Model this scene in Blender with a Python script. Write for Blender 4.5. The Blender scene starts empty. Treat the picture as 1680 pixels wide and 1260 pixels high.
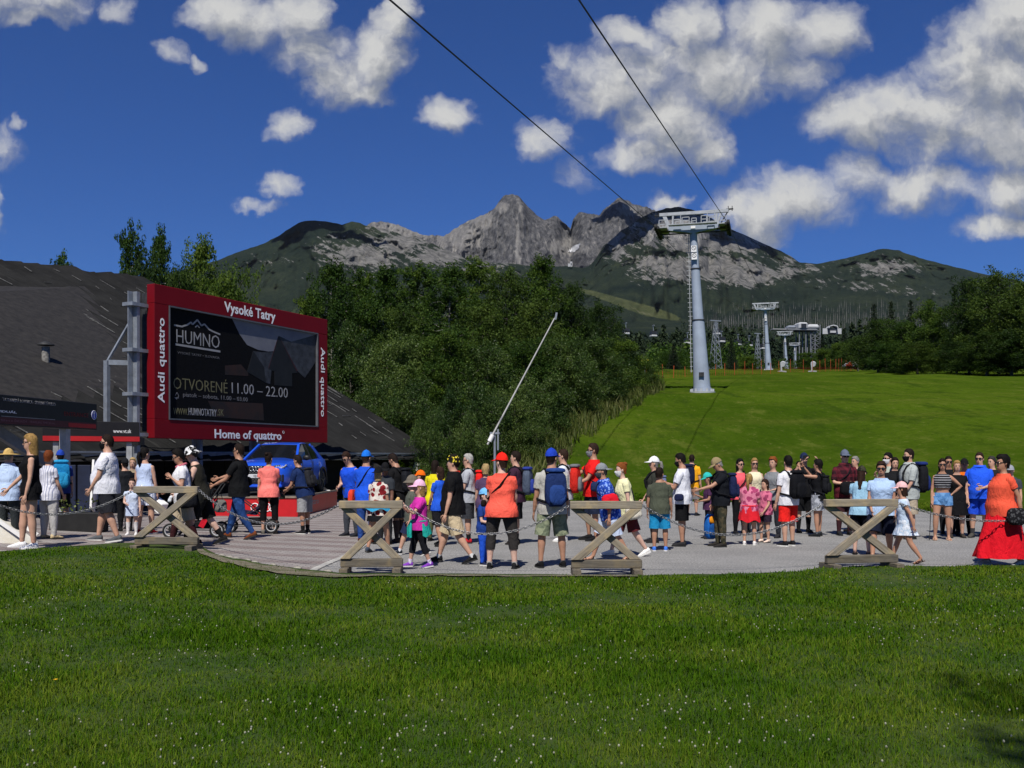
import bpy, bmesh, math, random
import numpy as np
from mathutils import Vector, Matrix, Quaternion
R = math.radians
PI = math.pi
random.seed(7)
SC = bpy.context.scene
COL = SC.collection

# ------------------------------------------------------------------ camera
F = 1600.0            # focal length in photo pixels (photo 1680 wide)
CX, HY = 840.0, 756.0  # principal column and horizon row of the photo
CH = 1.6              # camera height above the paved ground
cam_d = bpy.data.cameras.new('camera')
cam_d.sensor_width = 36.0
cam_d.lens = 36.0 * F / 1680.0
cam_d.shift_y = (HY - 630.0) / 1680.0
cam_d.clip_start = 0.1
cam_d.clip_end = 60000.0
cam = bpy.data.objects.new('camera', cam_d)
COL.objects.link(cam)
cam.location = (0, 0, CH)
cam.rotation_euler = (R(90), 0, 0)
SC.camera = cam

# ------------------------------------------------------------------ light
SUN_EL = R(54)
SH = Vector((-0.19, -0.98, 0)).normalized()
SUN = Vector((SH.x * math.cos(SUN_EL), SH.y * math.cos(SUN_EL), math.sin(SUN_EL)))
SC.view_settings.view_transform = 'Standard'
SC.view_settings.look = 'None'
SC.view_settings.gamma = 1.0
SC.view_settings.exposure = 0.12
SC.view_settings.use_curve_mapping = False
sun_d = bpy.data.lights.new('sun', 'SUN')
sun_d.energy = 5.0
sun_d.angle = R(0.53)
sun_d.color = (1.0, 0.95, 0.87)
sun = bpy.data.objects.new('sun', sun_d)
COL.objects.link(sun)
sun.location = (-20, -40, 60)
sun.rotation_euler = (-SUN).to_track_quat('-Z', 'Y').to_euler()

try:
    SC.cycles.use_denoising = True
    SC.cycles.denoiser = 'OPENIMAGEDENOISE'
    SC.cycles.denoising_input_passes = 'RGB_ALBEDO_NORMAL'
    SC.cycles.max_bounces = 6
    SC.cycles.transparent_max_bounces = 8
    SC.cycles.diffuse_bounces = 3
    SC.cycles.glossy_bounces = 3
    SC.cycles.transmission_bounces = 4
except Exception:
    pass


# ------------------------------------------------------------------ node helpers
class NT:
    """small helper that writes shader nodes"""

    def __init__(self, tree):
        self.t = tree
        self.n = tree.nodes
        self.l = tree.links

    def new(self, typ, **kw):
        nd = self.n.new(typ)
        for k, v in kw.items():
            setattr(nd, k, v)
        return nd

    def put(self, sock, v):
        if v is None:
            return
        if isinstance(v, bpy.types.NodeSocket):
            self.l.new(v, sock)
        else:
            if isinstance(v, (tuple, list)) and sock.type == 'RGBA' and len(v) == 3:
                v = (*v, 1.0)
            sock.default_value = v

    def m(self, op, a, b=None, c=None, clamp=False):
        nd = self.new('ShaderNodeMath', operation=op, use_clamp=clamp)
        self.put(nd.inputs[0], a)
        self.put(nd.inputs[1], b)
        self.put(nd.inputs[2], c)
        return nd.outputs[0]

    def vm(self, op, a, b=None):
        nd = self.new('ShaderNodeVectorMath', operation=op)
        self.put(nd.inputs[0], a)
        if b is not None:
            self.put(nd.inputs[1], b)
        return nd.outputs['Value'] if op in ('DOT_PRODUCT', 'LENGTH') else nd.outputs[0]

    def noise(self, vec, scale, detail=4, rough=0.55, dim='3D', dist=0.0):
        nd = self.new('ShaderNodeTexNoise', noise_dimensions=dim)
        self.put(nd.inputs['Vector'], vec)
        nd.inputs['Scale'].default_value = scale
        nd.inputs['Detail'].default_value = detail
        nd.inputs['Roughness'].default_value = rough
        nd.inputs['Distortion'].default_value = dist
        return nd

    def ramp(self, fac, stops, interp='LINEAR'):
        nd = self.new('ShaderNodeValToRGB')
        nd.color_ramp.interpolation = interp
        e = nd.color_ramp.elements
        while len(e) < len(stops):
            e.new(0.5)
        for el, (p, c) in zip(e, stops):
            el.position = p
            el.color = (*c, 1.0) if len(c) == 3 else c
        self.put(nd.inputs[0], fac)
        return nd.outputs[0]

    def sm(self, v, a, b):
        nd = self.new('ShaderNodeMapRange', interpolation_type='SMOOTHSTEP')
        self.put(nd.inputs[0], v)
        nd.inputs[1].default_value = a
        nd.inputs[2].default_value = b
        return nd.outputs[0]

    def mix(self, fac, a, b, blend='MIX'):
        nd = self.new('ShaderNodeMix', data_type='RGBA', blend_type=blend)
        self.put(nd.inputs[0], fac)
        self.put(nd.inputs[6], a)
        self.put(nd.inputs[7], b)
        return nd.outputs[2]

    def scalev(self, v, s):
        return self.vm('MULTIPLY', v, s)


def uv_of(px, py):
    return ((px - CX) / F, (HY - py) / F)


# ------------------------------------------------------------------ sky with cumulus
CLOUDS = [  # px, py, rx, ry, weight : the clouds seen in the photograph, as directions
    (50, -5, 120, 40, 1.0), (195, 8, 30, 22, .6), (60, 30, 60, 18, .8),
    (365, 15, 60, 38, 1.0), (440, 45, 80, 45, 1.0), (520, 85, 70, 50, 1.0), (560, 130, 62, 62, 1.1),
    (622, 85, 60, 62, 1.1), (645, 25, 38, 52, 1.0), (600, 160, 55, 32, 1.0), (480, 20, 50, 40, 1.0),
    (740, 196, 48, 30, .85), (725, 205, 40, 14, .8), (474, 218, 36, 24, .72), (452, 308, 27, 22, .8), (404, 340, 15, 12, .36),
    (434, 342, 17, 12, .36), (282, 82, 22, 18, .55), (314, 96, 14, 12, .6),
    (14, 232, 28, 32, .45), (42, 192, 14, 12, .45), (0, 345, 14, 30, .45),
    (1130, 40, 66, 58, 1.0), (1020, 130, 110, 66, 1.0), (1018, 62, 55, 34, .9), (960, 110, 50, 40, .75), (1180, 120, 110, 70, 1.1),
    (1260, 60, 95, 66, 1.0), (1350, 55, 66, 42, .8), (1310, 125, 60, 36, .8), (1090, 200, 105, 64, 1.1),
    (1030, 250, 72, 38, 1.0), (1150, 255, 44, 38, .8), (897, 218, 44, 34, .75), (928, 92, 28, 26, .6), (940, 285, 30, 30, .42), (975, 165, 60, 30, .8),
    (1410, 195, 84, 54, 1.0), (1520, 190, 130, 76, 1.1), (1625, 130, 120, 120, 1.1), (1680, 50, 100, 80, 1.1),
    (1630, 220, 110, 60, 1.0), (1670, 310, 90, 46, 1.0), (1660, 368, 90, 24, .9), (1505, 305, 80, 40, .85), (1585, 300, 60, 30, .7),
    (1235, 345, 66, 44, 1.0), (1300, 320, 84, 46, 1.0), (1400, 295, 60, 36, .85), (1255, 380, 40, 26, .7), (1095, 332, 34, 15, .8), (1360, 330, 50, 30, .6),
]
world = bpy.data.worlds.new('World')
SC.world = world
world.use_nodes = True
wt = world.node_tree
wt.nodes.clear()

grp = bpy.data.node_groups.new('cloud_field', 'ShaderNodeTree')
grp.interface.new_socket('Vector', in_out='INPUT', socket_type='NodeSocketVector')
grp.interface.new_socket('Value', in_out='OUTPUT', socket_type='NodeSocketFloat')
g = NT(grp)
gi = g.new('NodeGroupInput')
go = g.new('NodeGroupOutput')
p0 = gi.outputs[0]
w1 = g.noise(p0, 9.0, 4, .6, '2D')
w1v = g.vm('MULTIPLY', g.vm('SUBTRACT', w1.outputs['Color'], (.5, .5, .5)), (.064, .050, 0))
w2 = g.noise(p0, 34.0, 5, .65, '2D')
w2v = g.vm('MULTIPLY', g.vm('SUBTRACT', w2.outputs['Color'], (.5, .5, .5)), (.022, .017, 0))
pw = g.vm('ADD', g.vm('ADD', p0, w1v), w2v)
acc = None
for (px, py, rx, ry, wgt) in CLOUDS:
    u, v = uv_of(px, py)
    d = g.vm('MULTIPLY', g.vm('SUBTRACT', pw, (u, v, 0)), (F / (rx * 1.10), F / (ry * 1.10), 0))
    q = g.m('MULTIPLY', g.m('SUBTRACT', 1.0, g.vm('DOT_PRODUCT', d, d)), wgt)
    q = g.m('MAXIMUM', q, -1.0)
    acc = q if acc is None else g.m('SMOOTH_MAX', acc, q, .25)
det = g.noise(pw, 20.0, 9, .60, '2D', .12)
det2 = g.noise(p0, 7.0, 3, .5, '2D')
f = g.m('ADD', g.m('MULTIPLY', acc, .66), g.m('MULTIPLY', g.m('SUBTRACT', det.outputs[0], .5), 1.10))
f = g.m('ADD', f, g.m('MULTIPLY', g.m('SUBTRACT', det2.outputs[0], .5), .45))
g.put(go.inputs[0], f)

w = NT(wt)
tc = w.new('ShaderNodeTexCoord')
sep = w.new('ShaderNodeSeparateXYZ')
w.put(sep.inputs[0], tc.outputs['Generated'])
ys = w.m('MAXIMUM', sep.outputs[1], .06)
uu = w.m('DIVIDE', sep.outputs[0], ys)
vv = w.m('DIVIDE', sep.outputs[2], ys)
cmb = w.new('ShaderNodeCombineXYZ')
w.put(cmb.inputs[0], uu)
w.put(cmb.inputs[1], vv)
P = cmb.outputs[0]


def field(off):
    nd = w.new('ShaderNodeGroup', node_tree=grp)
    w.put(nd.inputs[0], w.vm('ADD', P, off) if off else P)
    return nd.outputs[0]


f0 = field(None)
f1 = field((-.010, .026, 0))
# the same kind of broken cumulus over the rest of the sky, outside the part the photo shows
zz = w.m('MAXIMUM', sep.outputs[2], .08)
cm2 = w.new('ShaderNodeCombineXYZ')
w.put(cm2.inputs[0], w.m('DIVIDE', sep.outputs[0], zz))
w.put(cm2.inputs[1], w.m('DIVIDE', sep.outputs[1], zz))
far = w.noise(cm2.outputs[0], 1.1, 8, .6, '3D', .3)
farf = w.m('MULTIPLY', w.m('SUBTRACT', far.outputs[0], .62), 3.0)
outside = w.m('MAXIMUM', w.sm(w.m('ABSOLUTE', uu), .62, .85), w.sm(vv, .52, .75))
fld = w.m('ADD', w.m('MULTIPLY', f0, w.m('SUBTRACT', 1.0, outside)), w.m('MULTIPLY', farf, outside))
alpha = w.sm(fld, -.18, .72)
alpha = w.m('MULTIPLY', alpha, w.sm(sep.outputs[2], .0, .05))
shade = w.m('ADD', .62, w.m('MULTIPLY', w.m('SUBTRACT', f0, f1), .75))
shade = w.m('SUBTRACT', shade, w.m('MULTIPLY', w.sm(f1, .35, 1.0), .22), clamp=True)
ccol = w.ramp(shade, [(0.0, (.24, .27, .34)), (.40, (.36, .39, .45)), (.68, (.58, .59, .62)), (.92, (.82, .82, .81))])
SKY_STRENGTH = 0.06
ccol = w.mix(1.0, ccol, (1 / SKY_STRENGTH * .70,) * 3, 'MULTIPLY')
sky = w.new('ShaderNodeTexSky', sky_type='NISHITA')
sky.sun_disc = False
sky.sun_elevation = SUN_EL
sky.sun_rotation = math.atan2(SUN.x, SUN.y)
sky.altitude = 900
sky.air_density = 1.0
sky.dust_density = 0.3
sky.ozone_density = 2.5
skyc = w.mix(1.0, sky.outputs[0], (.30, .60, 1.20), 'MULTIPLY')
colr = w.mix(alpha, skyc, ccol)
bg = w.new('ShaderNodeBackground')
w.put(bg.inputs[0], colr)
bg.inputs[1].default_value = SKY_STRENGTH
wo = w.new('ShaderNodeOutputWorld')
w.put(wo.inputs[0], bg.outputs[0])
try:
    world.cycles.sampling_method = 'MANUAL'
    world.cycles.sample_map_resolution = 512
except Exception:
    pass


# ------------------------------------------------------------------ numeric noise
def _hash(ix, iy, seed):
    n = (ix.astype(np.int64) * 374761393 + iy.astype(np.int64) * 668265263 + seed * 1442695041) & 0x7fffffff
    n = ((n ^ (n >> 13)) * 1274126177) & 0x7fffffff
    n = n ^ (n >> 16)
    return (n & 0xffff) / 65535.0


def vnoise(x, y, seed=0):
    x = np.asarray(x, float)
    y = np.asarray(y, float)
    ix, iy = np.floor(x), np.floor(y)
    fx, fy = x - ix, y - iy
    fx = fx * fx * fx * (fx * (fx * 6 - 15) + 10)
    fy = fy * fy * fy * (fy * (fy * 6 - 15) + 10)
    a, b = _hash(ix, iy, seed), _hash(ix + 1, iy, seed)
    c, d = _hash(ix, iy + 1, seed), _hash(ix + 1, iy + 1, seed)
    return (a * (1 - fx) + b * fx) * (1 - fy) + (c * (1 - fx) + d * fx) * fy


def fbm(x, y, seed=0, octv=5, gain=.5, ridged=False):
    s, a, tot = 0.0, 1.0, 0.0
    x = np.asarray(x, float)
    y = np.asarray(y, float)
    for i in range(octv):
        n = vnoise(x * 2 ** i + 17.3 * i, y * 2 ** i + 9.1 * i, seed + i * 31)
        if ridged:
            n = 1 - np.abs(2 * n - 1)
        s = s + n * a
        tot += a
        a *= gain
    return s / tot


def sstep(v, a, b):
    t = np.clip((np.asarray(v, float) - a) / (b - a), 0, 1)
    return t * t * (3 - 2 * t)


# ------------------------------------------------------------------ materials
MATS = {}


def pmat(name, col, rough=.75, var=.18, scale=6.0, bump=0.0, bscale=40.0, metal=0.0, col2=None, spec=.35, detail=5, coat=0.0, sheen=0.0):
    """principled material: colour broken by noise, fine relief"""
    if name in MATS:
        return MATS[name]
    m = bpy.data.materials.new(name)
    m.use_nodes = True
    n = NT(m.node_tree)
    b = m.node_tree.nodes['Principled BSDF']
    tcn = n.new('ShaderNodeTexCoord')
    nz = n.noise(tcn.outputs['Object'], scale, detail, .6)
    c2 = col2 if col2 else tuple(max(0, c * (1 - 2 * var)) for c in col)
    c1 = col if col2 else tuple(min(1, c * (1 + var)) for c in col)
    n.put(b.inputs['Base Color'], n.ramp(nz.outputs[0], [(.3, c2), (.7, c1)]))
    b.inputs['Roughness'].default_value = rough
    b.inputs['Metallic'].default_value = metal
    b.inputs['Specular IOR Level'].default_value = spec
    if coat:
        b.inputs['Coat Weight'].default_value = coat
        b.inputs['Coat Roughness'].default_value = .04
    if bump:
        nb = n.noise(tcn.outputs['Object'], bscale, 4, .6)
        bp = n.new('ShaderNodeBump')
        bp.inputs['Strength'].default_value = bump
        bp.inputs['Distance'].default_value = .02
        n.put(bp.inputs['Height'], nb.outputs[0])
        n.put(b.inputs['Normal'], bp.outputs[0])
    MATS[name] = m
    return m


# ------------------------------------------------------------------ mesh collector
class MB:
    def __init__(self):
        self.v, self.f, self.mi, self.sm = [], [], [], []

    def add(self, verts, faces, mi=0, smooth=False):
        o = len(self.v)
        self.v.extend([tuple(p) for p in verts])
        for fc in faces:
            self.f.append(tuple(i + o for i in fc))
            self.mi.append(mi)
            self.sm.append(smooth)
        return self

    def merge(self, other, mi=None):
        o = len(self.v)
        self.v.extend(other.v)
        for fc, m_, s_ in zip(other.f, other.mi, other.sm):
            self.f.append(tuple(i + o for i in fc))
            self.mi.append(m_ if mi is None else mi)
            self.sm.append(s_)
        return self

    def box(self, c, s, rot=None, mi=0, bev=0.0):
        hx, hy, hz = s[0] / 2, s[1] / 2, s[2] / 2
        M = rot if rot is not None else Matrix.Identity(3)
        c = Vector(c)
        if bev <= 0:
            vs = [c + M @ Vector((x * hx, y * hy, z * hz)) for x in (-1, 1) for y in (-1, 1) for z in (-1, 1)]
            fs = [(0, 1, 3, 2), (4, 6, 7, 5), (0, 4, 5, 1), (2, 3, 7, 6), (0, 2, 6, 4), (1, 5, 7, 3)]
            return self.add(vs, fs, mi)
        b = min(bev, hx * .9, hy * .9, hz * .9)
        vs, idx = [], {}
        for x in (-1, 1):
            for y in (-1, 1):
                for z in (-1, 1):
                    for ax in range(3):
                        h = [hx - b, hy - b, hz - b]
                        h[ax] = [hx, hy, hz][ax]
                        idx[(x, y, z, ax)] = len(vs)
                        vs.append(c + M @ Vector((x * h[0], y * h[1], z * h[2])))
        fs = []
        for s_ in (-1, 1):
            q = [(s_, -1, -1, 0), (s_, 1, -1, 0), (s_, 1, 1, 0), (s_, -1, 1, 0)]
            fs.append([idx[k] for k in (q if s_ > 0 else q[::-1])])
            q = [(-1, s_, -1, 1), (-1, s_, 1, 1), (1, s_, 1, 1), (1, s_, -1, 1)]
            fs.append([idx[k] for k in (q if s_ > 0 else q[::-1])])
            q = [(-1, -1, s_, 2), (1, -1, s_, 2), (1, 1, s_, 2), (-1, 1, s_, 2)]
            fs.append([idx[k] for k in (q if s_ > 0 else q[::-1])])
        for a in (-1, 1):
            for d in (-1, 1):
                q = [idx[(a, d, -1, 0)], idx[(a, d, 1, 0)], idx[(a, d, 1, 1)], idx[(a, d, -1, 1)]]
                fs.append(q if a * d < 0 else q[::-1])
                q = [idx[(a, -1, d, 0)], idx[(a, 1, d, 0)], idx[(a, 1, d, 2)], idx[(a, -1, d, 2)]]
                fs.append(q if a * d > 0 else q[::-1])
                q = [idx[(-1, a, d, 1)], idx[(1, a, d, 1)], idx[(1, a, d, 2)], idx[(-1, a, d, 2)]]
                fs.append(q if a * d < 0 else q[::-1])
        for x in (-1, 1):
            for y in (-1, 1):
                for z in (-1, 1):
                    q = [idx[(x, y, z, 0)], idx[(x, y, z, 1)], idx[(x, y, z, 2)]]
                    fs.append(q if x * y * z > 0 else q[::-1])
        return self.add(vs, fs, mi)

    def beam(self, a, b, w, h, up=(0, 0, 1), mi=0, bev=0.0):
        """box between two points; w sideways, h along up"""
        a, b = Vector(a), Vector(b)
        d = b - a
        L = d.length
        x = d.normalized()
        u = Vector(up)
        y = u.cross(x)
        if y.length < 1e-5:
            y = Vector((1, 0, 0)).cross(x)
        y.normalize()
        z = x.cross(y)
        M = Matrix((x, y, z)).transposed()
        return self.box((a + b) / 2, (L, w, h), M, mi, bev)

    def rings(self, rings, mi=0, cap=True, smooth=True, close=True):
        n = len(rings[0])
        vs = [p for r in rings for p in r]
        fs = []
        for i in range(len(rings) - 1):
            for j in range(n if close else n - 1):
                k = (j + 1) % n
                fs.append((i * n + j, i * n + k, (i + 1) * n + k, (i + 1) * n + j))
        self.add(vs, fs, mi, smooth)
        if cap and close:      # the caps get vertices of their own so that the sides shade cleanly
            self.add(list(rings[0]), [tuple(range(n - 1, -1, -1))], mi, False)
            self.add(list(rings[-1]), [tuple(range(n))], mi, False)
        return self

    def tube(self, pts, rad, seg=8, mi=0, cap=True, smooth=True, up=None, asp=1.0):
        pts = [Vector(p) for p in pts]
        if not isinstance(rad, (list, tuple)):
            rad = [rad] * len(pts)
        rs = []
        u = Vector(up) if up else None
        for i, p in enumerate(pts):
            if i == 0:
                t = pts[1] - p
            elif i == len(pts) - 1:
                t = p - pts[i - 1]
            else:
                t = (pts[i + 1] - p).normalized() + (p - pts[i - 1]).normalized()
            if t.length < 1e-9:
                t = Vector((0, 0, 1))
            t.normalize()
            if u is None or abs(u.dot(t)) > .98:
                u = Vector((0, 1, 0)) if abs(t.y) < .9 else Vector((1, 0, 0))
            x = u - t * u.dot(t)
            x.normalize()
            y = t.cross(x)
            if up is None:
                u = x
            rs.append([p + x * (rad[i] * asp * math.cos(2 * PI * k / seg)) + y * (rad[i] * math.sin(2 * PI * k / seg)) for k in range(seg)])
        return self.rings(rs, mi, cap, smooth)

    def ellipsoid(self, c, r, seg=12, rng=8, mi=0, M=None, zmin=-1.0, zmax=1.0):
        c = Vector(c)
        rs = []
        a0, a1 = math.asin(max(-1, zmin)), math.asin(min(1, zmax))
        for i in range(rng + 1):
            a = a0 + (a1 - a0) * i / rng
            q = max(math.cos(a), 1e-3)
            ring = []
            for k in range(seg):
                t = 2 * PI * k / seg
                v = Vector((r[0] * q * math.cos(t), r[1] * q * math.sin(t), r[2] * math.sin(a)))
                ring.append(c + (M @ v if M is not None else v))
            rs.append(ring)
        return self.rings(rs, mi, True, True)

    def mesh(self, name):
        me = bpy.data.meshes.new(name)
        me.from_pydata(self.v, [], self.f)
        me.polygons.foreach_set('material_index', self.mi)
        me.polygons.foreach_set('use_smooth', self.sm)
        me.update()
        return me

    def build(self, name, mats, parent=None, **props):
        o = bpy.data.objects.new(name, self.mesh(name))
        for m_ in (mats if isinstance(mats, (list, tuple)) else [mats]):
            o.data.materials.append(m_)
        COL.objects.link(o)
        if parent is not None:
            o.parent = parent
        for k, v_ in props.items():
            o[k] = v_
        return o


def np_mesh(name, verts, faces, mats, parent=None, smooth=False, mi=None, **props):
    """mesh from numpy arrays; faces (n,3) or (n,4)"""
    me = bpy.data.meshes.new(name)
    verts = np.ascontiguousarray(verts, np.float32)
    faces = np.ascontiguousarray(faces, np.int32)
    k = faces.shape[1]
    me.vertices.add(len(verts))
    me.vertices.foreach_set('co', verts.ravel())
    me.loops.add(faces.size)
    me.loops.foreach_set('vertex_index', faces.ravel())
    me.polygons.add(len(faces))
    me.polygons.foreach_set('loop_start', np.arange(0, faces.size, k, dtype=np.int32))
    if mi is not None:
        me.polygons.foreach_set('material_index', np.ascontiguousarray(mi, np.int32))
    if smooth:
        me.polygons.foreach_set('use_smooth', np.ones(len(faces), bool))
    me.update(calc_edges=True)
    me.validate()
    o = bpy.data.objects.new(name, me)
    for m_ in (mats if isinstance(mats, (list, tuple)) else [mats]):
        me.materials.append(m_)
    COL.objects.link(o)
    if parent is not None:
        o.parent = parent
    for kk, v in props.items():
        o[kk] = v
    return o


def grid_faces(nr, nc):
    i = np.arange(nr * nc).reshape(nr, nc)
    return np.stack([i[:-1, :-1], i[:-1, 1:], i[1:, 1:], i[1:, :-1]], -1).reshape(-1, 4)


def thing(name, label, cat, loc=(0, 0, 0), rz=0.0, group=None):
    o = bpy.data.objects.new(name, None)
    o.empty_display_size = .2
    COL.objects.link(o)
    o.location = loc
    o.rotation_euler = (0, 0, rz)
    o['label'] = label
    o['category'] = cat
    if group:
        o['group'] = group
    return o


def tag(o, label, cat, group=None):
    o['label'] = label
    o['category'] = cat
    if group:
        o['group'] = group
    return o


def copy_tree(o, parent=None):
    c = o.copy()
    COL.objects.link(c)
    if parent is not None:
        c.parent = parent
        c.matrix_parent_inverse = o.matrix_parent_inverse.copy()
    for ch in list(o.children):
        copy_tree(ch, c)
    return c


# ------------------------------------------------------------------ ground heights
def gz(X, Y):
    """paved ground and lawn: flat, rising gently to the left"""
    X = np.asarray(X, float)
    Y = np.asarray(Y, float)
    t = np.clip((-2.2 - X) / 5.4, 0, 1.35)
    t = np.where(t < .15, t * t / .3, t - .075)
    a = .28 * t * (1 - .75 * sstep(Y, 17, 26)) * (.25 + .75 * sstep(Y, 3, 12))
    return a


def at(px, py, dz=0.0):
    """point of the paved ground seen at a photo position"""
    Y = F * CH / max(py - HY, 1.0)
    for _ in range(12):
        X = (px - CX) / F * Y
        Y = F * (CH - dz - float(gz(X, Y))) / (py - HY)
    X = (px - CX) / F * Y
    return Vector((X, Y, float(gz(X, Y)) + dz))


def w3(px, py, Y):
    return Vector(((px - CX) / F * Y, Y, CH + (HY - py) / F * Y))


EDGE_X = [-400, 0, 600, 870, 1000, 1160, 1400, 1550, 1680, 2200]
EDGE_Y = [38.8, 38.8, 38.8, 38.8, 38.8, 38.2, 34.6, 29.4, 27.2, 24]
MP_Y = np.array([39, 42, 45, 50, 55, 62, 70, 85, 100, 125, 150, 200, 300, 420, 600.])
MP_P = np.array([822, 796, 770, 731, 700, 667, 645, 627, 619, 613, 609.5, 607, 606, 605, 604.])
MP_Z = CH + (HY - MP_P) / F * MP_Y
MP_Z[0] = 0


def gm(X, Y):
    """grassy slope beyond the paved square"""
    X = np.asarray(X, float)
    Y = np.asarray(Y, float)
    px = CX + F * X / np.maximum(Y, 1)
    e = np.interp(px, EDGE_X, EDGE_Y)
    ye = np.where(Y < 70, 39 + (Y - e) / (70 - e) * 31, Y)
    z = np.interp(ye, MP_Y, MP_Z)
    k = sstep(px, 250, 820)
    z = z * (.12 + .88 * k)
    z = z + (fbm(X / 9, Y / 9, 5, 3) - .5) * .7 * sstep(ye, 39, 60)
    return np.where(ye < 39, 0.0, z)


# ================================================================== SETTING
def surf_mat(name, build):
    m = bpy.data.materials.new(name)
    m.use_nodes = True
    n = NT(m.node_tree)
    b = m.node_tree.nodes['Principled BSDF']
    b.inputs['Specular IOR Level'].default_value = .25
    geo = n.new('ShaderNodeNewGeometry')
    build(n, b, geo.outputs['Position'])
    MATS[name] = m
    return m


def add_bump(n, b, h, strength=.5, dist=.02):
    bp = n.new('ShaderNodeBump')
    bp.inputs['Strength'].default_value = strength
    bp.inputs['Distance'].default_value = dist
    n.put(bp.inputs['Height'], h)
    n.put(b.inputs['Normal'], bp.outputs[0])


def _soil(n, b, P):
    a = n.noise(P, 1.1, 5, .6).outputs[0]
    c = n.noise(P, 14, 5, .65).outputs[0]
    col = n.mix(n.sm(a, .42, .62), (.028, .054, .007), (.044, .068, .010))
    col = n.mix(n.sm(c, .5, .75), col, (.018, .034, .008))
    n.put(b.inputs['Base Color'], col)
    b.inputs['Roughness'].default_value = .95
    add_bump(n, b, c, .8, .03)


def _verge(n, b, P):
    a = n.noise(P, 2.6, 5, .65).outputs[0]
    c = n.noise(P, 40, 4, .7).outputs[0]
    col = n.mix(n.sm(a, .40, .60), (.17, .145, .10), (.075, .085, .028))
    col = n.mix(n.sm(c, .52, .66), col, (.34, .31, .26))
    n.put(b.inputs['Base Color'], col)
    b.inputs['Roughness'].default_value = .95
    add_bump(n, b, c, .9, .03)


def _asphalt(n, b, P):
    a = n.noise(P, .55, 5, .6).outputs[0]
    c = n.noise(P, 34, 4, .8).outputs[0]
    d = n.noise(P, 4.0, 6, .7).outputs[0]
    col = n.mix(n.sm(a, .35, .65), (.215, .212, .205), (.275, .27, .26))
    col = n.mix(n.sm(c, .50, .60), col, (.10, .10, .10))
    col = n.mix(n.sm(c, .34, .44), (.52, .51, .48), col)
    col = n.mix(n.m('MULTIPLY', n.sm(d, .56, .70), .45), col, (.20, .195, .19))
    # darker joints and tar lines
    sc = n.vm('MULTIPLY', P, (.06, 1.1, 0))
    ln = n.noise(sc, 3.0, 3, .7).outputs[0]
    col = n.mix(n.m('MULTIPLY', n.sm(n.m('ABSOLUTE', n.m('SUBTRACT', ln, .5)), .012, .002), .55), col, (.12, .12, .12))
    n.put(b.inputs['Base Color'], col)
    b.inputs['Roughness'].default_value = .92
    add_bump(n, b, c, .5, .01)


def _paver(n, b, P):
    # concrete block rows: reddish and grey bands, running across the square
    q = n.vm('MULTIPLY', P, (.20, 1.0, 0))
    wob = n.noise(P, .35, 2, .5).outputs[0]
    sp = n.new('ShaderNodeSeparateXYZ')
    n.put(sp.inputs[0], P)
    yy = n.m('ADD', n.m('ADD', sp.outputs[1], n.m('MULTIPLY', sp.outputs[0], -.06)), n.m('MULTIPLY', wob, .25))
    fr = n.m('FRACT', n.m('MULTIPLY', yy, 1.0 / .92))
    band = n.m('MULTIPLY', n.sm(fr, .42, .54), n.sm(fr, 1.0, .92))
    bt = n.new('ShaderNodeTexBrick')
    n.put(bt.inputs['Vector'], P)
    bt.inputs['Scale'].default_value = 1.0
    bt.inputs['Brick Width'].default_value = .2
    bt.inputs['Row Height'].default_value = .1
    bt.inputs['Mortar Size'].default_value = .006
    bt.inputs['Color1'].default_value = (.24, .215, .205, 1)
    bt.inputs['Color2'].default_value = (.30, .275, .26, 1)
    bt.inputs['Mortar'].default_value = (.11, .10, .095, 1)
    c = n.noise(P, 30, 4, .7).outputs[0]
    a = n.noise(P, 1.4, 4, .6).outputs[0]
    col = n.mix(band, bt.outputs[0], n.mix(1.0, bt.outputs[0], (.76, .69, .69), 'MULTIPLY'))
    col = n.mix(n.m('MULTIPLY', n.sm(a, .5, .7), .4), col, (.33, .31, .29))
    col = n.mix(n.m('MULTIPLY', n.sm(c, .55, .72), .5), col, (.15, .14, .135))
    n.put(b.inputs['Base Color'], col)
    b.inputs['Roughness'].default_value = .9
    add_bump(n, b, n.m('ADD', n.m('MULTIPLY', bt.outputs[1], -.5), n.m('MULTIPLY', c, .5)), .6, .01)


def _meadow(n, b, P):
    big = n.noise(P, .05, 5, .6).outputs[0]
    Q = n.vm('MULTIPLY', P, (1.0, .42, .8))
    mid = n.noise(Q, .42, 9, .74).outputs[0]
    fine = n.noise(Q, 3.2, 7, .78).outputs[0]
    str_ = n.noise(n.vm('MULTIPLY', P, (.08, .6, .6)), .5, 6, .65).outputs[0]
    col = n.mix(n.sm(big, .38, .62), (.033, .064, .004), (.052, .088, .006))
    col = n.mix(n.m('MULTIPLY', n.sm(str_, .50, .66), .35), col, (.095, .098, .018))
    col = n.mix(n.m('MULTIPLY', n.sm(mid, .50, .64), .75), col, (.024, .046, .005))
    col = n.mix(n.m('MULTIPLY', n.sm(mid, .46, .34), .6), col, (.090, .110, .018))
    col = n.mix(n.m('MULTIPLY', n.sm(fine, .52, .66), .6), col, (.020, .038, .004))
    col = n.mix(n.m('MULTIPLY', n.sm(fine, .45, .30), .55), col, (.14, .15, .04))
    n.put(b.inputs['Base Color'], col)
    b.inputs['Roughness'].default_value = .95
    b.inputs['Specular IOR Level'].default_value = 0
    add_bump(n, b, n.m('ADD', fine, n.m('MULTIPLY', mid, 1.2)), .7, .12)


M_SOIL = surf_mat('lawn_soil', _soil)
M_VERGE = surf_mat('verge_dirt', _verge)
M_ASPH = surf_mat('asphalt', _asphalt)
M_PAVER = surf_mat('block_paving', _paver)
M_MEADOW = surf_mat('meadow_grass', _meadow)

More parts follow.
